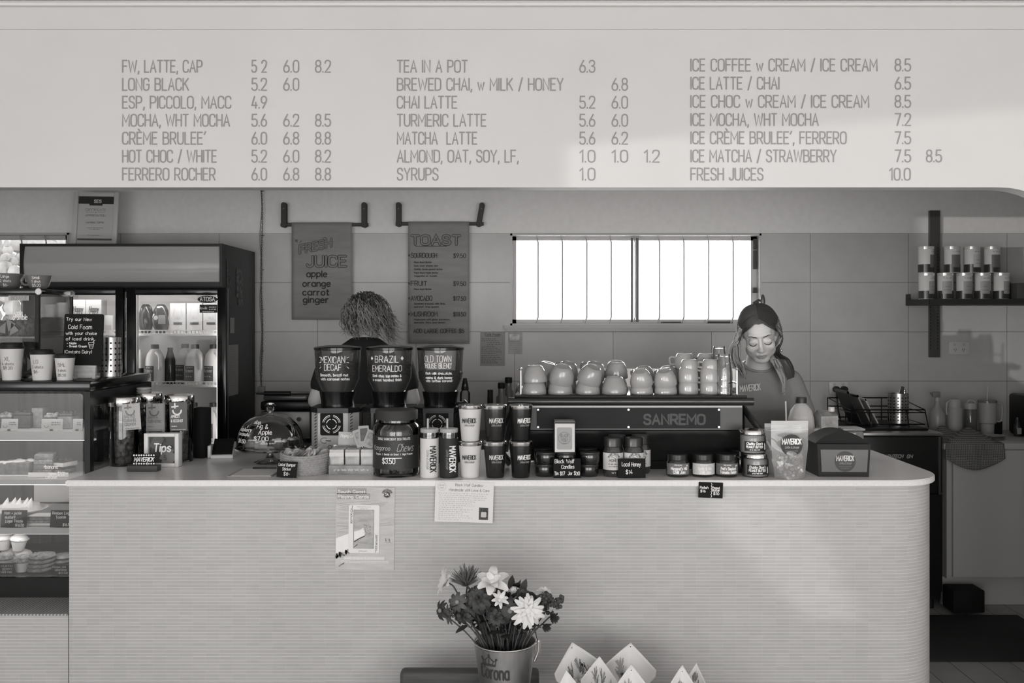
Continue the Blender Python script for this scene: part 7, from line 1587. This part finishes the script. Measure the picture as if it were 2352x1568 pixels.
for s_ in (-1, 1): B().rbox(-.80+s_*.09-.045-W0.x, -.80+s_*.09+.045-W0.x, 4.56-W0.y, 4.79-W0.y, 0, .085, .03, 3).build('shoe', BLKM, Pn)
cap(hm, .090, .108, .100, lambda a: rad(118) if abs((a+pi) % (2*pi)-pi) > 1.2 else rad(60+48*abs((a+pi) % (2*pi)-pi)/1.2), wob=.02).build('hair_cap', M('hair_root', .05, .6), Pn, 70)
rr = random.Random(9); dark, fair = [], []
for k in range(1900):
    a = rr.uniform(0, 2*pi); t0 = rr.uniform(0, 2.05); j = rr.uniform
    d = V((sin(t0)*sin(a), -sin(t0)*cos(a), cos(t0)))
    if d.y < -.5 and d.z < .35: continue
    if d.x > .45 and d.z < -.1 and d.y < .35: continue
    p0 = hm @ V((.086*d.x, .018+.104*d.y, .032+.096*d.z)); out = (hm.to_3x3() @ d).normalized()
    dn = V((j(-.5, .9)*.5+.18, j(-.3, .3), -1.0)); lf = .018+.026*rr.random(); q = V((j(-.006, .006), j(-.006, .006), j(-.004, .004)))
    P = [p0, p0+out*lf+dn*.008+q, p0+out*lf*1.15+dn*.035+V((j(-.009, .009), j(-.006, .006), 0)), p0+out*lf*.95+dn*.062+V((j(-.010, .013), j(-.008, .008), 0)), p0+out*lf*1.25+dn*.085+V((j(-.022, .03), 0, j(-.01, .02)))]
    (dark if (d.z > .65 and rr.random() < .8) or rr.random() < .3 else fair).append(P)
strands('hair_underlayer', M('hair_root', .05), Pn, dark, .0026, .0008); strands('hair', M('hair_tousled', .25, .5), Pn, fair, .0025, .0007)
# ================================================================== bench, bucket of flowers, wrapped bouquets in front of the counter
bn = thing('low_bench', 'dark timber low bench in front of the counter carrying the bucket', 'bench', (0, 2.92, 0)); DW = M('dark_timber', .045, .6, noise=(5, .5, .3, (1, 14, 14)))
B().rbox(-.46, .66, -.21, .15, .285, .318, .006).build('seat', DW, bn)
xa, xb = X(920, 3.06), X(1238, 3.06); B().rbox(xa, xb, .115, .165, .318, Z(1541, 3.04), .014, 3).build('back_rail', DW, bn)
for x in (-.40, .60):
    for y in (-.17, .12): B().box(x-.03, x+.03, y-.03, y+.03, 0, .285).build('leg', DW, bn, 0)
YBK = 2.90; bx0 = X(1160, YBK); ZB = .3185
bk = thing('metal_bucket', 'tapered galvanised metal bucket with crown emblem holding flowers', 'bucket', (bx0, YBK, ZB))
H = .232; r1, r0 = .0985, .066
B().lathe([(0,0),(r0,0),(r0+.001,.004),(r1,H),(r1-.003,H),(r0-.002,.006),(0,.006)], 56).build('body', M('galvanised', .46, .42, 1, noise=(12, .12, .05, (6, 6, 1))), bk)
B().tube([(r1*cos(t), r1*sin(t), H) for t in [2*pi*k/48 for k in range(48)]], .0032, 8, True).build('rim', STEEL, bk)
e = B().tube([(r1-.004, -.012, H-.06), (r1+.008, -.012, H-.03), (r1+.010, -.010, H+.006)], .005, 8); e.build('handle_ear', STEEL, bk); B().tube(crom([(r1+.006, -.01, H+.004), (r1-.01, .02, H+.03), (.03, .085, H+.012), (-.06, .09, H+.004), (-r1, .0, H-.006)], 5), .0028, 6).build('bail_handle', STEEL, bk)
pf = lambda z: r0+(r1-r0)*z/H
bu = lambda px: (px-1150)*2.82/F
bz = lambda py: Z(py, 2.815)-ZB
fm = cyl_map(pf, -.17, .0012)
crown = [[(bu(1106), bz(1527)), (bu(1141), bz(1527))], [(bu(1107), bz(1530)), (bu(1140), bz(1530))], [(bu(1108), bz(1526)), (bu(1104), bz(1515)), (bu(1112), bz(1519)), (bu(1124), bz(1508)), (bu(1136), bz(1519)), (bu(1143), bz(1515)), (bu(1140), bz(1526))], [(bu(1124), bz(1508)), (bu(1124), bz(1525))], [(bu(1112), bz(1519)), (bu(1115), bz(1525))], [(bu(1136), bz(1519)), (bu(1133), bz(1525))]]+[ring(.0026, (bu(x_), bz(y_)), 8) for x_, y_ in ((1124, 1505), (1104, 1513), (1143, 1513))]
ink(bk, crown, .0026, INKD, fm, 'crown_emblem', .006)
cor = strokes('Corona', .043, bu(1100), bz(1561), bu(1171)-bu(1100)); ink(bk, cor, .0058, INKD, fm, maxlen=.006)
# flowers
STEM = M('stem_green', .06, .6); LEAF = M('leaf_dark', .035, .55); PW = M('petal_white', .66, .6, sub=.15); PD = M('petal_dark', .030, .6); PM = M('petal_mid', .13, .6); CEN = M('flower_centre', .22, .8)
def petals(b, n, L_, w, cup, mx, twist=.0, seed=1, pinch=.5):
    rr = random.Random(seed)
    for k in range(n):
        a = 2*pi*k/n+twist+rr.uniform(-.12, .12); c = rad(cup+rr.uniform(-9, 9)); l = L_*rr.uniform(.86, 1.08); m = mx @ Mx.Rotation(a, 4, 'Z')
        def f(u, v):
            x = (u-.5)*w*(sin(pi*min(1, v*.86+.10))**pinch); r_ = l*v; bend = c-rad(28)*v*v
            return (x, r_*cos(bend), r_*sin(bend)+.14*abs(u-.5)**1.5*w)
        b.grid(f, 4, 6, m)
def flower(px, py, Y, kind, label, mat, size, look=(0, -.6, .8), seed=1):
    hd = V((X(px, Y), Y, Z(py, Y))); foot = V((bx0+.05*sin(seed*2.1), YBK+.035*cos(seed*1.7), ZB+.02))
    o = thing('flower', label, 'flower', hd); q = V(look).normalized().to_track_quat('Z', 'Y').to_matrix().to_4x4()
    n = V(look).normalized(); neck = V((bx0+(hd.x-bx0)*.45, YBK+(hd.y-YBK)*.5, ZB+H))
    B().tube([p for p in crom([foot-hd, neck-hd, -n*.03+V((0, 0, -.02)), -n*.004], 6)], .0024, 6).build('stem', STEM, o)
    b = B()
    if kind == 'lily': petals(b, 6, size, size*.52, 34, q, 0, seed); petals(b, 4, size*.72, size*.42, 62, q, .4, seed+1)
    elif kind == 'daisy': petals(b, 13, size, size*.30, 14, q, 0, seed); petals(b, 10, size*.78, size*.26, 34, q, .2, seed+1); petals(b, 7, size*.5, size*.22, 60, q, .4, seed+2)
    elif kind == 'simple': petals(b, 9, size, size*.42, 10, q, 0, seed)
    elif kind == 'side': petals(b, 8, size, size*.40, 48, q, 0, seed)
    elif kind == 'pompom':
        for j in range(6): petals(b, 11-j, size*(1-.12*j), size*.34, 4+16*j, q, j*.35, seed+j, .35)
    elif kind == 'spiky':
        rr = random.Random(seed)
        for k in range(70): d = q @ V((rr.gauss(0, .55), rr.gauss(0, .55), rr.uniform(.4, 1.3))); d = V(d[:3]).normalized()*size*rr.uniform(.8, 1.15); b.tube([(0, 0, 0), d*.5, d], [.0024, .0034, .0008], 5)
    elif kind == 'plume':
        rr = random.Random(seed)
        for k in range(60): t = rr.random(); p = V(n)*size*1.5*t+V((rr.gauss(0, .3), rr.gauss(0, .3), rr.gauss(0, .3)))*size*(1-.55*t); b.ell(p, size*rr.uniform(.12, .22), 7, 5)
    b.build('petals', mat, o, 60)
    if kind in ('daisy', 'simple', 'side', 'lily'): c = B(); c.ell((0, 0, size*.10), (size*.2, size*.2, size*.15), 12, 8, q); c.build('centre', CEN if kind == 'simple' else mat, o)
    return o
flower(1130, 1340, 2.84, 'lily', 'large white open flower at the top middle of the bucket bouquet', PW, .058, (0, -.55, .8), 1)
flower(1030, 1338, 2.88, 'side', 'white flower turned sideways at the left top of the bouquet', PW, .050, (-.75, -.3, .35), 2)
flower(1212, 1402, 2.80, 'daisy', 'large white many-petalled daisy at the right front of the bouquet', PW, .056, (.15, -.95, .25), 3)
flower(1146, 1378, 2.83, 'side', 'small white half open flower in the centre of the bouquet', PW, .032, (.3, -.7, .5), 4)
flower(1180, 1360, 2.88, 'pompom', 'small ruffled white flower at the right of the top white one', PW, .026, (-.2, -.6, .6), 5)
flower(1250, 1362, 2.89, 'pompom', 'fluffy white carnation at the right top of the bouquet', PW, .033, (.3, -.5, .8), 6)
flower(1072, 1345, 2.90, 'spiky', 'mid grey spiky flower between the two top white flowers', PM, .062, (-.15, -.2, 1), 7)
flower(1100, 1372, 2.82, 'pompom', 'large dark ruffled flower under the top white flower', PD, .050, (0, -.9, .4), 8)
flower(1050, 1382, 2.82, 'simple', 'dark flower with a pale centre at the left of the bouquet', M('petal_dusk', .07, .6), .036, (-.2, -.9, .3), 9)
flower(1012, 1402, 2.84, 'simple', 'dark open flower furthest left in the bouquet', PD, .034, (-.7, -.6, .2), 10)
flower(1038, 1408, 2.83, 'side', 'dusky flower drooping at the lower left of the bouquet', M('petal_dusk', .07), .034, (-.6, -.6, -.1), 11)
flower(1172, 1402, 2.82, 'simple', 'dark flower just left of the large white daisy', PD, .044, (-.1, -.9, .2), 12)
flower(1200, 1364, 2.86, 'pompom', 'small dark ruffled flower above the large white daisy', PD, .028, (0, -.7, .6), 13)
flower(1262, 1392, 2.86, 'plume', 'dark knobbly plume at the far right of the bouquet', M('plume_dark', .05, .8), .034, (.7, -.3, .5), 14)
flower(1268, 1416, 2.83, 'spiky', 'dark thistle-like flower at the lower right of the bouquet', PD, .022, (.6, -.7, .0), 15)
flower(1252, 1436, 2.82, 'spiky', 'dark starry seed head lowest at the right of the bouquet', PD, .020, (.5, -.7, -.3), 16)
flower(1125, 1385, 2.86, 'pompom', 'dark ruffled flower behind the small white one in the centre', PD, .040, (.1, -.7, .5), 17)
flower(1085, 1392, 2.84, 'pompom', 'dark ruffled flower low in the middle left of the bouquet', PD, .038, (-.2, -.9, .1), 18)
flower(1062, 1412, 2.84, 'pompom', 'dark ruffled flower at the lower left of the bouquet', PD, .036, (-.4, -.8, .1), 19)
flower(1140, 1418, 2.83, 'pompom', 'dark ruffled flower low in the middle of the bouquet', PD, .036, (0, -.9, .1), 20)
flower(1238, 1385, 2.86, 'plume', 'dark knobbly plume beside the white carnation', M('plume_dark', .05, .8), .032, (.4, -.4, .6), 21)
b = B(); rr = random.Random(4)
for k in range(60):
    a = rr.uniform(0, 2*pi); q = .05*rr.random(); p0 = V((q*cos(a), q*sin(a), .02)); p2 = V((rr.uniform(-.10, .10), rr.uniform(-.06, .05), H+rr.uniform(.06, .14))); b.tube([p0, (p0+p2)*.5+V((0, 0, .03)), p2], [.0022, .0022, .0016], 5)
for k in range(300):
    c = V((rr.gauss(-.015, .062), rr.uniform(-.06, .06), H+rr.uniform(.035, .15))); l = rr.uniform(.03, .065); m = Mx.Translation(c) @ Euler((rr.uniform(-.6, 1.2), rr.uniform(-.6, .6), rr.uniform(0, 6.3))).to_matrix().to_4x4()
    b.grid(lambda u, v: ((u-.5)*l*.42*sin(pi*min(1, v*.92+.06)), l*v, .2*l*v*(1-v)), 2, 5, m)
tag(b.build('foliage', LEAF, loc=tuple(bk.location), smooth=60), 'dark stems and leaves bunched between the flowers in the metal bucket', 'foliage', kind='stuff')
# bouquets in printed paper
WRAP = M('wrap_paper', .64, .7, sub=0); TW1, TW2 = M('twig_print', .14, .8), M('twig_print_pale', .30, .8)
tub = thing('flower_tub', 'low dark tub on the bench that the paper-wrapped bouquets stand in', 'tub', (X(1440, 2.86), 2.86, ZB)); B().lathe([(0,0),(.10,0),(.115,.045),(.112,.045),(.098,.006),(0,.006)], 36, sx=1.95, sy=.85).build('tub', BLKM, tub)
def bouquet(px, pyt, Y, w, tilt, label, seed, stick=None, dot=None):
    z0 = ZB+.008; hh = Z(pyt, Y)-z0; o = thing('wrapped_bouquet', label, 'bouquet', (X(px, Y)-hh*sin(rad(tilt))*.9, Y, z0), rot=(0, rad(tilt), 0), group='paper wrapped bouquets')
    def S(u, v):
        a = 2*u-1; H_ = hh-abs(a)*hh*.40
        return (w*a*(.30+.70*min(1, v*1.3)), .030*(1-abs(a)**1.5)*v-.02*abs(a), v*H_)
    solid(B().grid(S, 24, 12).build('paper', WRAP, o, 40), .0008, 1)
    rr = random.Random(seed); b, c = B(), B()
    fmS = lambda u, v: (lambda p: (p[0], p[1]-.0022, p[2]))(S(u, v))
    for k in range(5):
        u0, v0 = rr.uniform(.12, .9), rr.uniform(.35, .6)
        for j in range(14): u1 = u0+rr.uniform(-.09, .09); v1 = v0+rr.uniform(.1, .28); ribbon(b if j % 3 else c, [(u0, v0), ((u0+u1)/2+.01, (v0+v1)/2), (u1, v1)], rr.uniform(.006, .022), fmS)
    b.build('twig_print', TW1 if seed % 2 else TW2, o, 0); c.build('leaf_print', TW2, o, 0)
    if dot: B().grid(lambda u, v: fmS(dot[0]+.045*v*cos(2*pi*u), dot[1]+.035*v*sin(2*pi*u)), 16, 1).build('dark_sticker', BLKM, o, 0)
    if stick: B().grid(lambda u, v: fmS(stick[0]+.012*v*cos(2*pi*u), stick[1]+.010*v*sin(2*pi*u)), 12, 1).build('pin', BLKM, o, 0)
    b = B()
    for k in range(5): b.ell((rr.uniform(-w*.4, w*.4), -.008, hh*rr.uniform(.25, .36)), (.008, .008, .008), 8, 6)
    b.build('blooms', M('bloom_pale', .5, .8), o); b = B()
    for k in range(4): b.tube([(0, 0, .004), (rr.uniform(-w*.4, w*.4), -.01, hh*.45)], .003, 5)
    b.build('stems', STEM, o)
    return o
bouquet(1318, 1478, 3.02, .080, -14, 'printed paper bouquet at the back left of the tub, with dark round sticker', 3, (.47, .93), (.62, .62)); bouquet(1450, 1482, 3.03, .086, 6, 'printed paper bouquet at the back middle of the tub, widest and tallest', 4, (.5, .93))
bouquet(1378, 1514, 2.93, .060, 4, 'printed paper bouquet between the two tall back ones', 5); bouquet(1303, 1546, 2.80, .050, -6, 'low front left paper bouquet, only its tip in view', 7); bouquet(1452, 1533, 2.83, .062, 2, 'low front middle paper bouquet before the widest one', 8, (.5, .9)); bouquet(1570, 1534, 2.86, .050, 6, 'front paper bouquet at the right with round pale sticker', 9, (.5, .88)); bouquet(1602, 1528, 2.97, .035, 12, 'narrow paper bouquet furthest right, behind another', 11)
